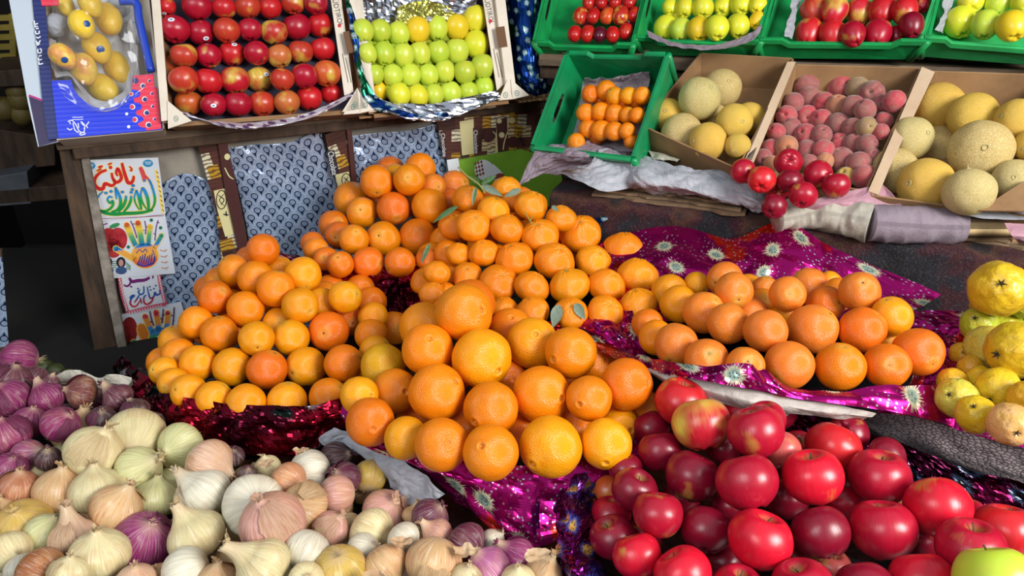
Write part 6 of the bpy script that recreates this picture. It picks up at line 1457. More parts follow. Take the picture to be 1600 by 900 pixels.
def guava_skin():
    n = N('guava_skin'); p = rnd(n); a = n.noise(p, 1.4, 4, .6); v = n.noise(n.scale(p, 1, 1, 1), 3.0, 5, .65, 1.8); ln = n.math('SUBTRACT', 1.0, n.step(n.math('ABSOLUTE', n.math('SUBTRACT', v, .5)), .004, .018))
    c = n.mix(n.step(a, .4, .7), tint(n), n.mix(.6, tint(n), srgb('d0a020'))); c = n.mix(n.math('MULTIPLY', ln, n.math('MULTIPLY', n.step(n.noise(p, 1.7, 1), .5, .6), .6)), c, srgb('5a4820'))
    dt = n.voro(p, 6, 'F1').outputs[0]; c = n.mix(n.math('MULTIPLY', n.math('SUBTRACT', 1.0, n.step(dt, .05, .10)), .7), c, srgb('4a3a18'))
    return n.fin(c, .36, 0, n.bump(n.noise(p, 4, 3), .16, .03))
SK['guava'] = guava_skin()
def mango_skin():
    n = N('mango_skin'); p = rnd(n); a = n.noise(p, 1.1, 3); c = n.mix(n.math('MULTIPLY', n.step(a, .4, .65), alpha(n)), tint(n), srgb('e0945c'))
    return n.fin(c, .38, 0, n.bump(n.noise(p, 3, 2), .1, .02))
SK['mango'] = mango_skin()
def onion_skin():
    n = N('onion_skin'); x, y, z = n.sep(n.obj()); an = n.math('ARCTAN2', y, x); rv = n.info().outputs['Random']; p = rnd(n)
    st = n.noise(n.comb(n.math('SINE', an), n.math('COSINE', an), n.math('MULTIPLY_ADD', z, .10, n.math('MULTIPLY', rv, 29.0))), 7, 5, .7)
    fine = n.noise(n.comb(n.math('SINE', an), n.math('COSINE', an), n.math('MULTIPLY_ADD', z, .06, n.math('MULTIPLY', rv, 17.0))), 22, 3, .6)
    light = n.mix(.55, tint(n), (1, .95, .85, 1)); dark = n.mix(.62, tint(n), n.mix(.5, tint(n), (.28, .16, .07, 1)))
    c = n.mix(n.step(st, .36, .60), dark, tint(n)); c = n.mix(n.math('MULTIPLY', n.step(fine, .54, .66), .45), c, light); c = n.mix(n.math('MULTIPLY', n.math('SUBTRACT', 1.0, n.step(fine, .36, .44)), .5), c, dark)
    pap = n.math('MULTIPLY', n.step(n.noise(p, 1.2, 4, .55), .50, .55), n.math('MULTIPLY', alpha(n), .65)); c = n.mix(pap, c, n.mix(n.step(fine, .4, .6), srgb('b87c50'), srgb('dcb48a')))
    top = n.math('MAXIMUM', n.step(z, .78, 1.15), n.math('SUBTRACT', 1.0, n.step(z, -.92, -.74))); c = n.mix(n.math('MULTIPLY', top, .75), c, srgb('cdb592'))
    return n.fin(c, n.math('MULTIPLY_ADD', pap, .25, .30), 0, n.bump(n.math('ADD', st, n.math('MULTIPLY', fine, .6)), .30, .02), Specular_IOR_Level=.45)
SK['onion'] = onion_skin()
M['calyx'] = plain('dry_calyx', '5c5030', .8); M['calyx_green'] = plain('green_stem_button', '8c8a40', .7); M['navel_ring'] = plain('navel_rim', 'b87820', .5); M['stem'] = plain('woody_stem', '54402a', .8)
M['leaf'] = dirty('citrus_leaf', '2c4c24', '4c7440', 12, .4, .1); M['leaf_grey'] = dirty('dry_citrus_leaf', '52685a', '7c8c74', 12, .5, .1)
M['roots'] = plain('dry_roots', 'b09c78', .8); 
def husk_skin(name, c1, c2, k):
    n = N(name); x, y, z = n.sep(n.obj()); an = n.math('ARCTAN2', y, x); f = n.noise(n.comb(n.math('SINE', an), n.math('COSINE', an), n.math('MULTIPLY', z, .12)), 20, 4, .65)
    c = n.mix(n.step(f, .38, .62), srgb(c1), srgb(c2)); c = n.mix(k, c, tint(n)); m = n.fin(c, .45, 0, n.bump(f, .4, .02)); t_ = n.node('ShaderNodeBsdfTranslucent'); n.set(t_.inputs[0], c); mx = n.node('ShaderNodeMixShader'); mx.inputs[0].default_value = .25
    n.t.links.new(n.b.outputs[0], mx.inputs[1]); n.t.links.new(t_.outputs[0], mx.inputs[2]); n.t.links.new(mx.outputs[0], n.out.inputs[0]); return m
M['husk'] = husk_skin('onion_husk', 'b98a60', 'e0c8a0', .45); M['husk_red'] = husk_skin('red_onion_husk', '5c2434', '94546c', .4)
M['sticker'] = plain('fruit_sticker', 'e4e8ee', .4); M['sticker_ink'] = plain('sticker_print', '2a7aa0', .4); M['sticker_blue'] = plain('blue_fruit_sticker', '1c4c90', .35)
M['scar'] = plain('melon_scar', 'b8a878', .8)

# ---------------------------------------------------------------- fruit meshes, unit size, stem end up
def sph(name, fn, mat, seg=40, rings=26):
    V = [Vector((0, 0, 1))]; Fs = []
    for j in range(1, rings):
        th = math.pi * j / rings
        for i in range(seg):
            ph = 2 * math.pi * i / seg; V.append(Vector((math.sin(th) * math.cos(ph), math.sin(th) * math.sin(ph), math.cos(th))))
    V.append(Vector((0, 0, -1)))
    for i in range(seg): Fs.append((0, 1 + i, 1 + (i + 1) % seg))
    for j in range(rings - 2):
        for i in range(seg): a = 1 + j * seg; Fs.append((a + i, a + seg + i, a + seg + (i + 1) % seg, a + (i + 1) % seg))
    a = 1 + (rings - 2) * seg; L_ = len(V) - 1
    for i in range(seg): Fs.append((a + i, L_, a + (i + 1) % seg))
    V = [fn(v) for v in V]; me = bpy.data.meshes.new(name); me.from_pydata([tuple(v) for v in V], [], Fs); me.polygons.foreach_set('use_smooth', [True] * len(Fs)); me.materials.append(mat); me.update(); return me
def f_orange(sd, sq=1.0, dim=.05, nav=False):
    def f(v):
        r = math.hypot(v.x, v.y); k = 1 + .035 * noise.noise(v * 1.1 + Vector((sd, 0, 0))) + .012 * noise.noise(v * 3 + Vector((0, sd, 0)))
        q = v * k; q.z *= sq
        if v.z > 0: q.z -= dim * math.exp(-(r / .14) ** 2)
        if nav and v.z < 0: q.z += .10 * math.exp(-(r / .10) ** 2) - .05 * math.exp(-((r - .16) / .06) ** 2)
        return q
    return f
def f_mandarin(sd):
    def f(v):
        r = math.hypot(v.x, v.y); an = math.atan2(v.y, v.x); k = 1 + .05 * noise.noise(v * 1.2 + Vector((sd, 3, 0))) + .010 * math.cos(an * 9 + sd) * r
        q = v * k; q.z *= .84
        if v.z > 0: q.z += .06 * math.exp(-(r / .42) ** 2) - .11 * math.exp(-(r / .15) ** 2) + .02 * math.cos(an * 9) * math.exp(-((r - .25) / .15) ** 2)
        else: q.z += .10 * math.exp(-(r / .3) ** 2)
        return q
    return f
def f_apple(sd, h=.92, shoulder=.05):
    def f(v):
        r = math.hypot(v.x, v.y); an = math.atan2(v.y, v.x); t = (v.z + 1) / 2
        k = 1 + .05 * noise.noise(v * 1.0 + Vector((sd, 5, 0))); w = 1 + shoulder * (t - .55) * 1.2 - .02 * (1 - t) ** 2
        q = Vector((v.x * k * w, v.y * k * w, v.z * h * (1 + .03 * noise.noise(v + Vector((0, sd, 2))))))
        if v.z > 0: q.z -= .40 * math.exp(-(r / .30) ** 2)
        else: q.z += .26 * math.exp(-(r / .24) ** 2); q.z -= .035 * math.cos(5 * an) * math.exp(-((r - .35) / .15) ** 2)
        return q
    return f
def f_peach(sd):
    def f(v):
        r = math.hypot(v.x, v.y); k = 1 + .04 * noise.noise(v * 1.1 + Vector((sd, 2, 0))); q = v * k
        if v.x > -.2: q -= Vector((v.x, v.y, v.z)) * .075 * math.exp(-(v.y / .13) ** 2) * min(1, max(0, (v.x + .2) * 2))
        if v.z > 0: q.z -= .22 * math.exp(-(r / .2) ** 2)
        return q
    return f
def f_guava(sd):
    def f(v):
        k = 1 + .06 * noise.noise(v * 1.6 + Vector((sd, 1, 0))) + .03 * noise.noise(v * 4 + Vector((sd, 1, 0))); t = (v.z + 1) / 2; w = 1 - .22 * t ** 3
        q = Vector((v.x * k * w, v.y * k * w, v.z * 1.12 * k)); r = math.hypot(v.x, v.y)
        if v.z < 0: q.z += .10 * math.exp(-(r / .16) ** 2)
        return q
    return f
def f_mango(sd):
    def f(v):
        k = 1 + .03 * noise.noise(v * 1.2 + Vector((sd, 1, 0))); t = v.z
        return Vector((v.x * k * (1 - .12 * t), v.y * .9 * k * (1 - .12 * t), v.z * 1.22 * k)) + Vector((.10 * t * t, 0, 0))
    return f
def f_plum(sd):
    def f(v):
        r = math.hypot(v.x, v.y); q = Vector((v.x * .92, v.y * .92, v.z * 1.18)); 
        if v.z < 0: q.z -= .10 * math.exp(-(r / .22) ** 2)
        q *= 1 + .03 * noise.noise(v + Vector((sd, 0, 0))) - .03 * math.exp(-(v.y / .1) ** 2) * (v.x > 0)
        return q
    return f
def f_wrap(sd):
    def f(v): return v * (1.02 + .05 * ridge(v * 2.4 + Vector((sd, 0, 0)), 3))
    return f
ME = {'orange': [sph('orange', f_orange(s), SK['orange'], 48, 32) for s in (1, 5, 9)], 'navel': [sph('orange', f_orange(s, .98, .05, True), SK['navel'], 64, 44) for s in (2, 6, 10)],
      'mandarin': [sph('mandarin', f_mandarin(s), SK['mandarin'], 56, 32) for s in (1, 4, 7, 11)], 'apple': [sph('apple', f_apple(s), SK['apple'], 56, 40) for s in (1, 4, 8)],
      'green_apple': [sph('apple', f_apple(s, 1.0, .06), SK['green_apple'], 48, 32) for s in (2, 5, 9)], 'long_apple': [sph('apple', f_apple(s, 1.05, .22), SK['apple'], 48, 32) for s in (3, 6)],
      'melon': [sph('melon', f_orange(s, .97, .03), SK['melon'], 56, 36) for s in (3, 8)], 'peach': [sph('peach', f_peach(s), SK['peach'], 48, 32) for s in (1, 5, 9)],
      'guava': [sph('guava', f_guava(s), SK['guava'], 56, 40) for s in (1, 5, 9, 13)], 'mango': [sph('mango', f_mango(s), SK['mango'], 40, 28) for s in (1, 5)],
      'plum': [sph('plum', f_plum(s), SK['plum'], 40, 28) for s in (1, 5)], 'wrapped': [sph('mango', f_wrap(s), M['tissue'], 48, 32) for s in (1, 5)]}
def star_mesh(name, r, n, z, mat, cup=.02, inner=.45):
    V = [(0, 0, z + cup * .3)]; Fs = []
    for i in range(2 * n):
        a = math.pi * i / n; q = r if i % 2 == 0 else r * inner; V.append((q * math.cos(a), q * math.sin(a), z + (cup if i % 2 == 0 else 0)))
    for i in range(2 * n): Fs.append((0, 1 + i, 1 + (i + 1) % (2 * n)))
    k = len(V); V += [(x, y, zz - .03) for x, y, zz in V]; Fs += [(k, k + 1 + (i + 1) % (2 * n), k + 1 + i) for i in range(2 * n)] + [(1 + i, k + 1 + i, k + 1 + (i + 1) % (2 * n), 1 + (i + 1) % (2 * n)) for i in range(2 * n)]
    me = bpy.data.meshes.new(name); me.from_pydata(V, [], Fs); me.materials.append(mat); return me
def ring_mesh(name, r, t, z, mat, arc=1.0, up=False):
    V = []; Fs = []; n = 20; m = 6; K = int(n * arc) + (1 if arc < 1 else 0)
    for i in range(K):
        a = 2 * math.pi * i / n
        for j in range(m): b = 2 * math.pi * j / m; V.append(((r + t * math.cos(b)) * math.cos(a), (r * .85 + t * math.cos(b)) * math.sin(a), z + t * math.sin(b)))
    for i in range(K if arc >= 1 else K - 1):
        for j in range(m): Fs.append((i * m + j, ((i + 1) % K) * m + j, ((i + 1) % K) * m + (j + 1) % m, i * m + (j + 1) % m))
    me = bpy.data.meshes.new(name); me.from_pydata(V, [], Fs); me.polygons.foreach_set('use_smooth', [True] * len(Fs)); me.materials.append(mat); return me
def stick_mesh(name, z0, h, r, mat, bend=.12, seg=7):
    V = []; Fs = []; n = 6
    for i in range(n + 1):
        t = i / n; rr = r * (1 - .25 * t + .5 * max(0, t - .8) * 3)
        for k in range(seg): a = 2 * math.pi * k / seg; V.append((rr * math.cos(a) + bend * t * t, rr * math.sin(a), z0 + h * t))
    for i in range(n):
        for k in range(seg): Fs.append((i * seg + k, i * seg + (k + 1) % seg, (i + 1) * seg + (k + 1) % seg, (i + 1) * seg + k))
    Fs.append(tuple(n * seg + k for k in range(seg)))
    me = bpy.data.meshes.new(name); me.from_pydata(V, [], Fs); me.polygons.foreach_set('use_smooth', [True] * len(Fs)); me.materials.append(mat); return me
def cap_mesh(name, r, mat, R=1.012, sy=1.0, lift=0):                # small patch following the skin at the pole (sticker)
    V = [(0, 0, R + lift)]; Fs = []; n = 18
    for q in (.5, 1):
        for i in range(n): a = 2 * math.pi * i / n; x, y = r * q * math.cos(a), r * q * sy * math.sin(a); V.append((x, y, math.sqrt(max(0, R * R - x * x - y * y)) + lift))
    for i in range(n): Fs.append((0, 1 + i, 1 + (i + 1) % n)); Fs.append((1 + i, 1 + n + i, 1 + n + (i + 1) % n, 1 + (i + 1) % n))
    me = bpy.data.meshes.new(name); me.from_pydata(V, [], Fs); me.polygons.foreach_set('use_smooth', [True] * len(Fs)); me.materials.append(mat); return me
CH = {'button': star_mesh('stem_button', .085, 5, .955, M['calyx_green'], .015, .75), 'navel': ring_mesh('navel', .10, .022, -.93, M['navel_ring']), 'dot': star_mesh('stem_button', .06, 5, .955, M['calyx'], .01, .7),
      'mbutton': star_mesh('stem_button', .10, 6, .80, M['calyx_green'], .02, .6), 'mstem': stick_mesh('stem', .76, .22, .030, M['calyx_green'], .1),
      'astem': stick_mesh('stem', .48, .30, .030, M['stem'], .14), 'acalyx': star_mesh('calyx', .10, 5, -.66, M['calyx'], -.06, .35), 'gstem': stick_mesh('stem', .55, .40, .028, M['stem'], .12),
      'mscar': ring_mesh('stem_scar', .10, .025, .955, M['scar']), 'mnub': stick_mesh('stem', .93, .16, .035, M['scar'], .02), 'gcrown': star_mesh('calyx_crown', .17, 5, -1.07, M['calyx'], -.10, .35), 'pscar': star_mesh('stem_scar', .08, 6, .80, M['calyx'], 0, .8),
      'sticker': cap_mesh('sticker', .22, M['sticker'], 1.03, .72), 'sticker_ink': cap_mesh('printed_mark', .10, M['sticker_ink'], 1.035, .5), 'bsticker': cap_mesh('sticker', .26, M['sticker_blue'], 1.05)}
M['calyx'].node_tree.nodes['Principled BSDF'].inputs['Base Color'].default_value = srgb('3a3020')
def inst(me, name, parent, rot=None):
    o = bpy.data.objects.new(name, me); col.objects.link(o); o.parent = parent
    if rot: o.rotation_euler = rot
    o.color = parent.color
    return o
def leaf(parent, base, tip, wd, mat, name='leaf', sag=.15):          # base/tip in world
    base, tip = Vector(base), Vector(tip); ax = tip - base; L_ = ax.length; a = ax.normalized(); s_ = a.cross((CAM - base).normalized()).normalized(); u_ = s_.cross(a)
    V = []; Fs = []; n = 10
    for i in range(n + 1):
        t = i / n; w_ = wd * math.sin(math.pi * min(1, t ** .8 * .97 + .02)) ; c_ = base + ax * t - Zv * (sag * L_ * t * t)
        V += [c_ - s_ * w_ + u_ * w_ * .35, c_, c_ + s_ * w_ + u_ * w_ * .35]
    for i in range(n): Fs += [(3 * i, 3 * i + 1, 3 * i + 4, 3 * i + 3), (3 * i + 1, 3 * i + 2, 3 * i + 5, 3 * i + 4)]
    mw = (Matrix.Translation(parent.location) @ parent.rotation_euler.to_matrix().to_4x4() @ Matrix.Diagonal((*parent.scale, 1))).inverted()
    o = mk(name, [mw @ v for v in V], Fs, mat); o.parent = parent; return o
CC = {'orange': {'d': 'e87808', 'o': 'f48e08', 'y': 'f6a20a', 'r': 'ec7212', 'p': 'ee862a', 'g': 'dca010'},
      'mandarin': {'o': 'f48c08', 'y': 'f79a0a'},
      'apple': {'R': ('cc2028', .16), 'Y': ('c82030', .36), 'M': ('b0122e', .12), 'D': ('860c28', .05), 'P': ('d05c58', .3), 'F': ('d4142e', .12), 'O': ('d0602c', .25), 'Q': ('c43c28', .22), 'H': ('b8342c', .62), 'X': ('c87038', .35),
                'G': ('b8d040', 0), 'L': ('c6da48', 0), 'Z': ('dcdc34', 0), 'A': ('f0cc28', 0)},
      'guava': {'y': 'd8b622', 'g': 'a8b02c', 'c': 'ccbf4c', 'o': 'dca828', 'p': 'dcb070'}, 'melon': {'c': ('d2c070', 1), 't': ('d4ac54', 1), 'y': ('f0c02c', .3)},
      'peach': {'d': '9a4a4c', 'r': 'b83c48', 'o': 'c47c50', 'g': '9c8450', 'y': 'b8983c'}, 'plum': {'r': ('b81c1c', .1), 'y': ('b42820', 1), 'o': ('cc4420', .3), 'd': ('5c1428', 0)},
      'mango': {'y': ('ecc838', .1), 'p': ('ecc850', .9), 'w': ('e0e2e6', 0)},
      'onion': {'c': ('dccf9c', .35), 'g': ('cccb90', .1), 'w': ('dfdac4', .15), 't': ('d2aa78', 1), 'y': ('d4b04c', .4), 'p': ('d4ac90', .8), 's': ('ac6848', .6), 'b': ('a06038', .5), 'o': ('d08c60', .8), 'k': ('cc9488', .6),
                'r': ('8c2068', .0), 'd': ('58123c', .0), 'D': ('34102c', .0), 'm': ('b8609c', .3)}}
CC['navel'] = CC['orange']
WK2 = {'r': ('82145c', 0), 's': ('8c205e', .15), 'd': ('561238', 0), 'k': ('984470', .3), 'b': ('6c2c30', .3), 'D': ('34102a', 0)}
def orient(o, pole, spin):
    pole = Vector(pole).normalized(); o.rotation_mode = 'XYZ'
    o.rotation_euler = (pole.to_track_quat('Z', 'Y') @ Euler((0, 0, spin)).to_quaternion()).to_euler()
def rdir(rr, bias, k=1.0):
    v = Vector((rr.gauss(0, 1), rr.gauss(0, 1), rr.gauss(0, 1))).normalized(); return (v * k + Vector(bias)).normalized()
GRP = {'left': 'oranges in the left pile', 'front': 'large oranges in the front pile', 'back': 'oranges in the back pile', 'mandarin': 'mandarins in the mandarin pile', 'right': 'oranges in the right pile', 'apple': 'apples in the red apple pile', 'guava': 'guavas in the guava pile',
       'melon_left': 'melons in the left carton', 'melon_right': 'melons in the right carton', 'peach': 'peaches in the carton', 'loose': 'loose red apples before the peaches', 'crate_orange': 'small oranges in the deep green crate', 'plum': 'plums in the green crate', 'yellow_apple': 'yellow apples in the green crate',
       'tray_red': 'long red apples in the green crate', 'tray_green': 'green apples in the top right crate', 'box_red': 'red apples in the white cornered carton', 'box_green': 'green apples in the white cornered carton', 'mango': 'mangoes in the blue carton'}
CATN = {'orange': 'orange', 'navel': 'orange', 'mandarin': 'mandarin', 'apple': 'apple', 'guava': 'guava', 'melon': 'melon', 'peach': 'peach', 'plum': 'plum', 'mango': 'mango'}
ALL = {}
def describe(kind, code, pile, c):
    n_ = FRUIT_COLOURS[kind][code]; side = {'L': ', left one', 'R': ', right one'}.get(c[-1], ''); b_ = c[0] == 'b'
    i, nr, j, nn = (int(v) for v in c.rstrip('LR')[1:].split('.'))
    row = 'top row' if i == 0 else 'bottom row' if i == nr - 1 else ORDN[i] + ' row'
    colm = 'leftmost' if j == 0 else 'rightmost' if j == nn - 1 else ORDN[j] + (' from left' if not b_ else '')
    if b_: return '%s half hidden behind the %s of %s, %s%s' % (n_, colm, row, pile, side)
    if nn == 1 and i == 0: return '%s crowning the top of the %s' % (n_, pile)
    if nn == 1: return '%s alone in the %s of the %s' % (n_, row, pile)
    return '%s %s in the %s of the %s%s' % (n_, colm, row, pile, side)
for key, (kind, pile, items, fills) in FRUIT.items():
    rr = random.Random(sum(map(ord, key))); ALL[key] = []
    for q, it in enumerate(items + list(fills)):
        x, y, z, r = it[:4]; isf = len(it) == 5; P = Vector((x, y, z)); tc_ = (CAM - P).normalized()
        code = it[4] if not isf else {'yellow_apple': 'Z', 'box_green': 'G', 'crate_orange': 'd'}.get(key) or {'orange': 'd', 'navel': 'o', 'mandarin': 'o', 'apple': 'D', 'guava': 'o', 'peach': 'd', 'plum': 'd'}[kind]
        cname = CATN[kind]; mk_ = kind; cval = CC[kind][code]; a_ = 1.0
        if isinstance(cval, tuple): cval, a_ = cval
        if kind == 'apple': mk_ = 'green_apple' if code in 'GLZA' else ('long_apple' if key == 'tray_red' else 'apple')
        if kind == 'mango' and code == 'w': mk_ = 'wrapped'
        r *= {'guava': 1.10, 'peach': 1.18, 'crate_orange': 1.16, 'plum': 1.2, 'mandarin': 1.05, 'box_green': 1.06, 'box_red': 1.04, 'yellow_apple': 1.12, 'tray_red': 1.1}.get(key, 1)
        o = bpy.data.objects.new(cname, rr.choice(ME[mk_])); col.objects.link(o); o.location = P
        cc_ = srgb(cval); j = rr.uniform(.9, 1.07); o.color = (cc_[0] * j, min(1, cc_[1] * j * rr.uniform(.93, 1.07)), cc_[2] * j, a_)
        s = r; spin = rr.uniform(0, 6.28)
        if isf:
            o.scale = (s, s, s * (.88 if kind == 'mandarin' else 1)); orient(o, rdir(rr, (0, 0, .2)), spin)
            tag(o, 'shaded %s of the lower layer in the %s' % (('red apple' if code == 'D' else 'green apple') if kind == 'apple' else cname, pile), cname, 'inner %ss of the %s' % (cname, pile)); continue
        tag(o, describe(kind, code, pile, it[5]), cname, GRP[key])
        if kind in ('orange', 'navel'):
            pole = rdir(rr, tc_ * .7) if kind == 'orange' else rdir(rr, -tc_ * 1.1, .9); o.scale = (s,) * 3; orient(o, pole, spin)
            if kind == 'navel': inst(CH['navel'], 'navel', o); inst(CH['dot'], 'stem_button', o)
            elif r > .021: inst(CH[rr.choice(('button', 'dot', 'dot'))], 'stem_button', o)
        elif kind == 'mandarin':
            o.scale = (s,) * 3; orient(o, rdir(rr, (0, -.15, 1.6), .75), spin); inst(CH['mbutton'], 'stem_button', o)
            if rr.random() < .25: inst(CH['mstem'], 'stem', o)
        elif kind == 'apple':
            if key in ('box_red', 'box_green', 'yellow_apple', 'tray_green', 'tray_red'):
                up_ = PL['LB' if key.startswith('box') else 'RU'][1].cross(e1L if key.startswith('box') else e1R); up_ = up_ if up_.z > 0 else -up_
                pole = rdir(rr, up_ * 2.2 + tc_ * .2, .55); o.scale = (s,) * 3 if key == 'box_red' else (s * .97, s * .97, s * 1.08)
            elif key == 'apple': pole = rdir(rr, Vector((.0, .75, 1.25)), .75); o.scale = (s,) * 3
            else: pole = rdir(rr, tc_ * -.4 + Zv * .3); o.scale = (s,) * 3
            orient(o, pole, spin)
            inst(CH['gstem' if mk_ == 'green_apple' else 'astem'], 'stem', o); inst(CH['acalyx'], 'calyx', o)
        elif kind == 'melon':
            o.scale = (s,) * 3; orient(o, rdir(rr, tc_ * 1.0, .8), spin); inst(CH['mscar'], 'stem_scar', o)
            if (key, q) in (('melon_right', 9),): orient(o, UP * .95 + RT * -.1 - FW * .1, 0); inst(CH['mnub'], 'stem', o)
        elif kind == 'peach':
            o.scale = (s * .98, s * .98, s * 1.02); orient(o, rdir(rr, tc_ * .6 + Zv * .4), spin); inst(CH['pscar'], 'stem_scar', o)
        elif kind == 'guava':
            o.scale = (s * .94,) * 3; orient(o, rdir(rr, -tc_ * 1.0 + Vector((.3, 0, .1)), .6), spin); inst(CH['gcrown'], 'calyx_crown', o)
        elif kind == 'plum':
            o.scale = (s,) * 3; up_ = PL['RU'][1].cross(e1R); up_ = up_ if up_.z > 0 else -up_; orient(o, rdir(rr, up_ * 3 * (-1), .5), spin)
        elif kind == 'mango':
            o.scale = (s * .88,) * 3; orient(o, rdir(rr, (RT * .55 + UP * (-.8)), .3), spin)
        ALL[key].append(o)
def sticker(o, d, big='sticker', inked=True):                         # glued to the skin, facing d
    st_ = bpy.data.objects.new('sticker', CH[big]); col.objects.link(st_); st_.parent = o
    st_.rotation_euler = (o.rotation_euler.to_quaternion().inverted() @ Vector(d).normalized().to_track_quat('Z', 'Y')).to_euler(); st_['label'] = 'small oval fruit sticker'
    if inked: k = bpy.data.objects.new('printed_mark', CH['sticker_ink']); col.objects.link(k); k.parent = st_
tocam = lambda o: (CAM - o.location).normalized()
for i, dx, dy in ((0, -.2, -.9), (3, .0, .75), (7, -.2, .55), (8, .6, -.65), (17, .2, .75), (25, .75, .5), (30, .0, -.05)):
    if i < len(ALL['box_red']): o = ALL['box_red'][i]; sticker(o, tocam(o) * .9 + RT * dx + UP * dy)
for i, dx, dy in ((4, .55, .15), (7, .2, -.35), (8, .25, -.1)):
    if i < len(ALL['mango']): o = ALL['mango'][i]; sticker(o, tocam(o) + RT * dx + UP * dy, 'bsticker', False)
# leaves and twigs of the mandarins
Mn = ALL['mandarin']
def at(u, v, o, dd=0.0): d = (o.location - CAM).dot(FW) - dd; return CAM + ray(u, v) * d
for idx, (bu, bv), (tu, tv), wd, mt in ((1, (752, 290), (786, 302), .008, 'leaf_grey'), (1, (752, 288), (776, 270), .006, 'leaf'), (0, (750, 288), (733, 272), .006, 'leaf'), (1, (744, 292), (738, 318), .005, 'leaf'), (4, (814, 296), (788, 304), .007, 'leaf_grey'),
                                  (9, (862, 322), (873, 328), .005, 'leaf_grey'), (5, (716, 322), (676, 342), .006, 'leaf'), (35, (874, 476), (864, 508), .011, 'leaf_grey'), (35, (898, 474), (914, 496), .009, 'leaf_grey'), (19, (672, 380), (658, 408), .005, 'leaf')):
    o = Mn[min(idx, len(Mn) - 1)]; k = .030
    leaf(o, at(bu, bv, o, k), at(tu, tv, o, k + .004), wd, M[mt])
o = Mn[1]; mw = (Matrix.Translation(o.location) @ o.rotation_euler.to_matrix().to_4x4() @ Matrix.Diagonal((*o.scale, 1))).inverted()
tw = tube('twig', [mw @ at(*p, o, .03) for p in ((716, 261), (730, 275), (748, 288), (758, 302))], .05, M['calyx_green'], None, 6); tw.parent = o
for i_, pts in ((8, ((820, 330), (826, 342), (832, 350))), (8, ((833, 336), (829, 345), (832, 352)))):
    o = Mn[i_]; mw = (Matrix.Translation(o.location) @ o.rotation_euler.to_matrix().to_4x4() @ Matrix.Diagonal((*o.scale, 1))).inverted()
    tw = tube('twig', [mw @ at(*p, o, .035) for p in pts], .03, M['calyx_green'], None, 6); tw.parent = o

# ---------------------------------------------------------------- onions
def onion_mesh(nk, sd, squash=.88):
    prof = []
    n1 = 24
    for i in range(n1 + 1):                                        # root end up to the shoulder, then the neck
        t = i / n1; th = math.pi * (1 - t * .80); prof.append((math.sin(th), math.cos(th) * squash))
    r0, z0 = prof[-1]; rn = .13 + .10 * nk
    for i in range(1, 9):
        t = i / 8; e_ = (1 - t) ** 2.2; prof.append((rn + (r0 - rn) * e_, z0 + (.10 + nk) * t ** .9))
    prof.append((rn * .55, prof[-1][1] - .02))
    seg = 44; V = []; Fs = []
    for j, (r, z) in enumerate(prof):
        for i in range(seg):
            a = 2 * math.pi * i / seg; d = Vector((math.cos(a), math.sin(a), z)); k = 1 + .05 * noise.noise(Vector((d.x, d.y, z * .8)) * 1.1 + Vector((sd, 0, 0))) + .006 * math.cos(a * 14 + sd) * (1 if j < n1 else 3)
            tilt = max(0, z - .8); zz = z + (.10 * noise.noise(Vector((d.x * 3, d.y * 3, sd))) if j >= len(prof) - 2 else 0)
            V.append((r * k * d.x + tilt * .25 * math.sin(sd), r * k * d.y + tilt * .25 * math.cos(sd * 2), zz))
    for j in range(len(prof) - 1):
        for i in range(seg): Fs.append((j * seg + i, j * seg + (i + 1) % seg, (j + 1) * seg + (i + 1) % seg, (j + 1) * seg + i))
    Fs.append(tuple((len(prof) - 1) * seg + i for i in range(seg))); Fs.append(tuple(range(seg))[::-1])
    me = bpy.data.meshes.new('onion'); me.from_pydata(V, [], Fs); me.polygons.foreach_set('use_smooth', [True] * len(Fs)); me.materials.append(SK['onion']); me.update(); return me, prof[-2][1]
OM = {}
def get_om(nk, sd):
    k = (round(nk, 2), sd)
    if k not in OM: OM[k] = onion_mesh(nk, sd, (.86, .94, .80)[sd % 3])
    return OM[k]
def roots_mesh(sd):
    rr = random.Random(sd); V = []; Fs = []
    for i in range(26):
        a = rr.uniform(0, 6.28); r0 = rr.uniform(0, .09); p = Vector((r0 * math.cos(a), r0 * math.sin(a), -.84)); d = Vector((math.cos(a) * rr.uniform(.3, 1.3), math.sin(a) * rr.uniform(.3, 1.3), -1)).normalized(); L_ = rr.uniform(.18, .45)
        b = len(V); w_ = .009
        for j in range(5):
            t = j / 4; c_ = p + d * L_ * t + Vector((rr.uniform(-1, 1), rr.uniform(-1, 1), rr.uniform(-.5, 1))) * .05 * t
            for q in range(3): an = q * 2.094; V.append(tuple(c_ + Vector((math.cos(an), math.sin(an), .3 * math.sin(an * 2))) * w_ * (1 - .5 * t)))
        for j in range(4):
            for q in range(3): Fs.append((b + 3 * j + q, b + 3 * j + (q + 1) % 3, b + 3 * j + 3 + (q + 1) % 3, b + 3 * j + 3 + q))
    me = bpy.data.meshes.new('roots'); me.from_pydata(V, [], Fs); me.materials.append(M['roots']); return me
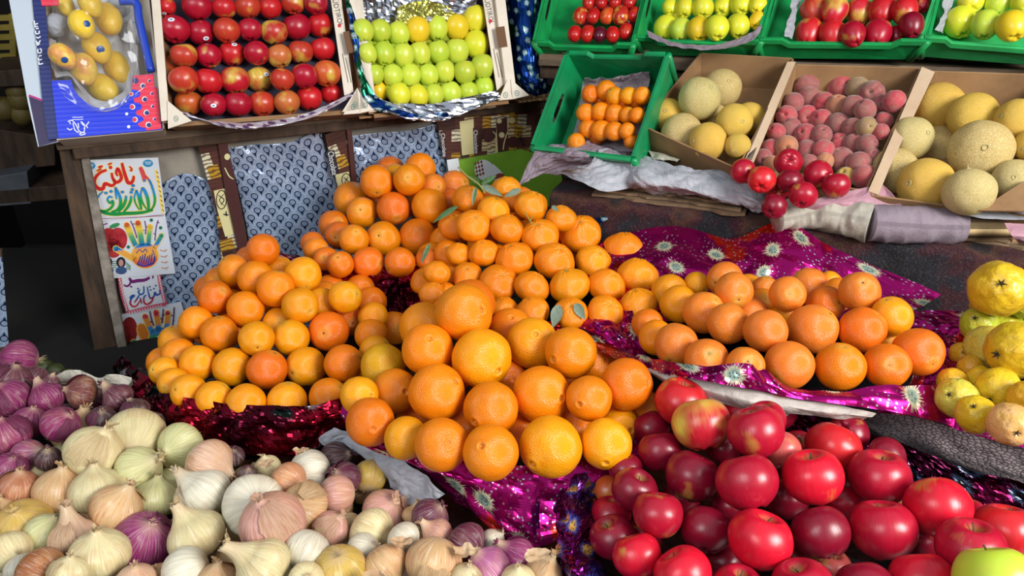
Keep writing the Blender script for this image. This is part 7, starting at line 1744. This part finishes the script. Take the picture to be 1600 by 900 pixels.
def frill_mesh(sd, ztop, mat):                                       # dry papery tips of the neck
    rr = random.Random(sd); V = []; Fs = []
    for i in range(7):
        a = 2 * math.pi * i / 7 + rr.uniform(-.3, .3); w_ = rr.uniform(.06, .11); r0 = rr.uniform(.07, .15); h = rr.uniform(.12, .34); out = rr.uniform(.0, .22); b = len(V)
        for j in range(5):
            t = j / 4; rad = r0 + out * t * t; ww = w_ * (1 - t * .8)
            for q in (-1, 1): an = a + q * ww / max(r0, .08); V.append((rad * math.cos(an) + rr.uniform(-.01, .01), rad * math.sin(an) + rr.uniform(-.01, .01), ztop - .08 + h * t))
        for j in range(4): Fs.append((b + 2 * j, b + 2 * j + 1, b + 2 * j + 3, b + 2 * j + 2))
    me = bpy.data.meshes.new('neck_tip'); me.from_pydata(V, [], Fs); me.materials.append(mat); return me
def husk_mesh(sd, mat, squash):                                      # loose outer skin lifting off one side
    rr = random.Random(sd); V = []; Fs = []; n = 14; m = 9; a0 = rr.uniform(0, 6.28); span = rr.uniform(.9, 1.5)
    for j in range(m + 1):
        for i in range(n + 1):
            s_, t = i / n, j / m; th = .35 + t * 1.3 + .12 * noise.noise(Vector((s_ * 4, t * 4, sd))); a = a0 + (s_ - .5) * span * (1 - .35 * abs(t - .5)) + .1 * noise.noise(Vector((t * 5, sd, 0)))
            k = 1.025 + .10 * max(0, abs(s_ - .5) * 2 - .5) * (1 + noise.noise(Vector((s_ * 5, t * 5, sd * 2)))) + .02 * ridge(Vector((s_ * 3, t * 3, sd)), 2)
            V.append((math.sin(th) * math.cos(a) * k, math.sin(th) * math.sin(a) * k, math.cos(th) * squash * k))
    for j in range(m):
        for i in range(n): Fs.append((j * (n + 1) + i, j * (n + 1) + i + 1, (j + 1) * (n + 1) + i + 1, (j + 1) * (n + 1) + i))
    me = bpy.data.meshes.new('loose_skin'); me.from_pydata(V, [], Fs); me.polygons.foreach_set('use_smooth', [True] * len(Fs)); me.materials.append(mat); return me
RT_ = [roots_mesh(s) for s in (1, 2, 3)]
HK = {(c, s): husk_mesh(s + (20 if c else 0), M['husk_red' if c else 'husk'], .9) for c in (0, 1) for s in range(4)}
FR = {}
rr = random.Random(77)
for q, (x, y, z, r, ax, code, heap, nk, fl, lab) in enumerate(ONIONS):
    me, zt = get_om(nk, rr.randrange(3)); o = bpy.data.objects.new('onion', me); col.objects.link(o); o.location = (x, y, z)
    s = r * 1.09; o.scale = (s,) * 3; orient(o, ax, rr.uniform(0, 6.28))
    c_, a_ = (WK2 if heap == 'r' else CC['onion'])[code]; cc_ = srgb(c_); j = rr.uniform(.92, 1.08); o.color = (min(1, cc_[0] * j), min(1, cc_[1] * j), min(1, cc_[2] * j), a_)
    tag(o, lab, 'onion', 'red onions in the left heap' if heap == 'r' else 'onions in the white onion heap')
    red = code in 'rdDmsb' and (heap == 'r' or code != 's')
    kf = (round(zt, 2), q % 3, red)
    if kf not in FR: FR[kf] = frill_mesh(q % 3 + 5, zt, M['husk_red' if red else 'husk'])
    inst(FR[kf], 'neck_tip', o)
    if 'r' in fl or q % 3 == 0: inst(RT_[q % 3], 'roots', o)
    if q % 2: inst(HK[(1 if red else 0, q % 4)], 'loose_skin', o)
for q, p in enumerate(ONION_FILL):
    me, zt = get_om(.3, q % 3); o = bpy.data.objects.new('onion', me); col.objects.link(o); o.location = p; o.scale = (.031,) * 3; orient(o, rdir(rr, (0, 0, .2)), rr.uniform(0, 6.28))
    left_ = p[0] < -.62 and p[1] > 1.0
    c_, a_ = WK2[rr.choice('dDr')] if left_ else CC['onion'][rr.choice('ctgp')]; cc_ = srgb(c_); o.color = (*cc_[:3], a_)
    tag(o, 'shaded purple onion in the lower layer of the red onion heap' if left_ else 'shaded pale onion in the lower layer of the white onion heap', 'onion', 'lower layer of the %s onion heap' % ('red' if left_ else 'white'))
# dry husk flakes lying on the heap
for i, (u, v, z, s_, lab) in enumerate(((730, 862, .925, .040, 'torn white onion husk beside the dark red onion'), (838, 870, .925, .045, 'tan onion husk at the edge of the magenta foil'), (628, 848, .925, .030, 'white onion husk flake on the white onion heap'), (470, 705, .90, .028, 'dry husk near the pale onion at the basket'), (415, 725, .90, .03, 'curled brown husk under the left foil basket'), (588, 905, .93, .04, 'dry husk tuft at the lower edge of the heap'))):
    p = G(u, v, z); n_ = 9; V = []; Fs = []
    for a in range(n_):
        for b in range(n_):
            x, y = a / (n_ - 1) - .5, b / (n_ - 1) - .5; m_ = max(abs(x), abs(y)); k_ = m_ / max(1e-6, math.hypot(x, y)); x *= k_; y *= k_ * .7; e_ = 1 + .6 * noise.noise(Vector((math.cos(math.atan2(y, x)) * 2, math.sin(math.atan2(y, x)) * 2, i * 3.3)))
            V.append(p + Vector((x * 1.1 * e_, y * e_, .30 * (x * x + y * y) * 2 + .22 * noise.noise(Vector((x * 4, y * 4, i))))) * s_ * .75)
    for a in range(n_ - 1):
        for b in range(n_ - 1): Fs.append((a * n_ + b, (a + 1) * n_ + b, (a + 1) * n_ + b + 1, a * n_ + b + 1))
    hk_ = mk('onion_husk', V, Fs, M['husk']); hk_.color = (.62, .45, .28, 1); tag(hk_, lab, 'onion husk')
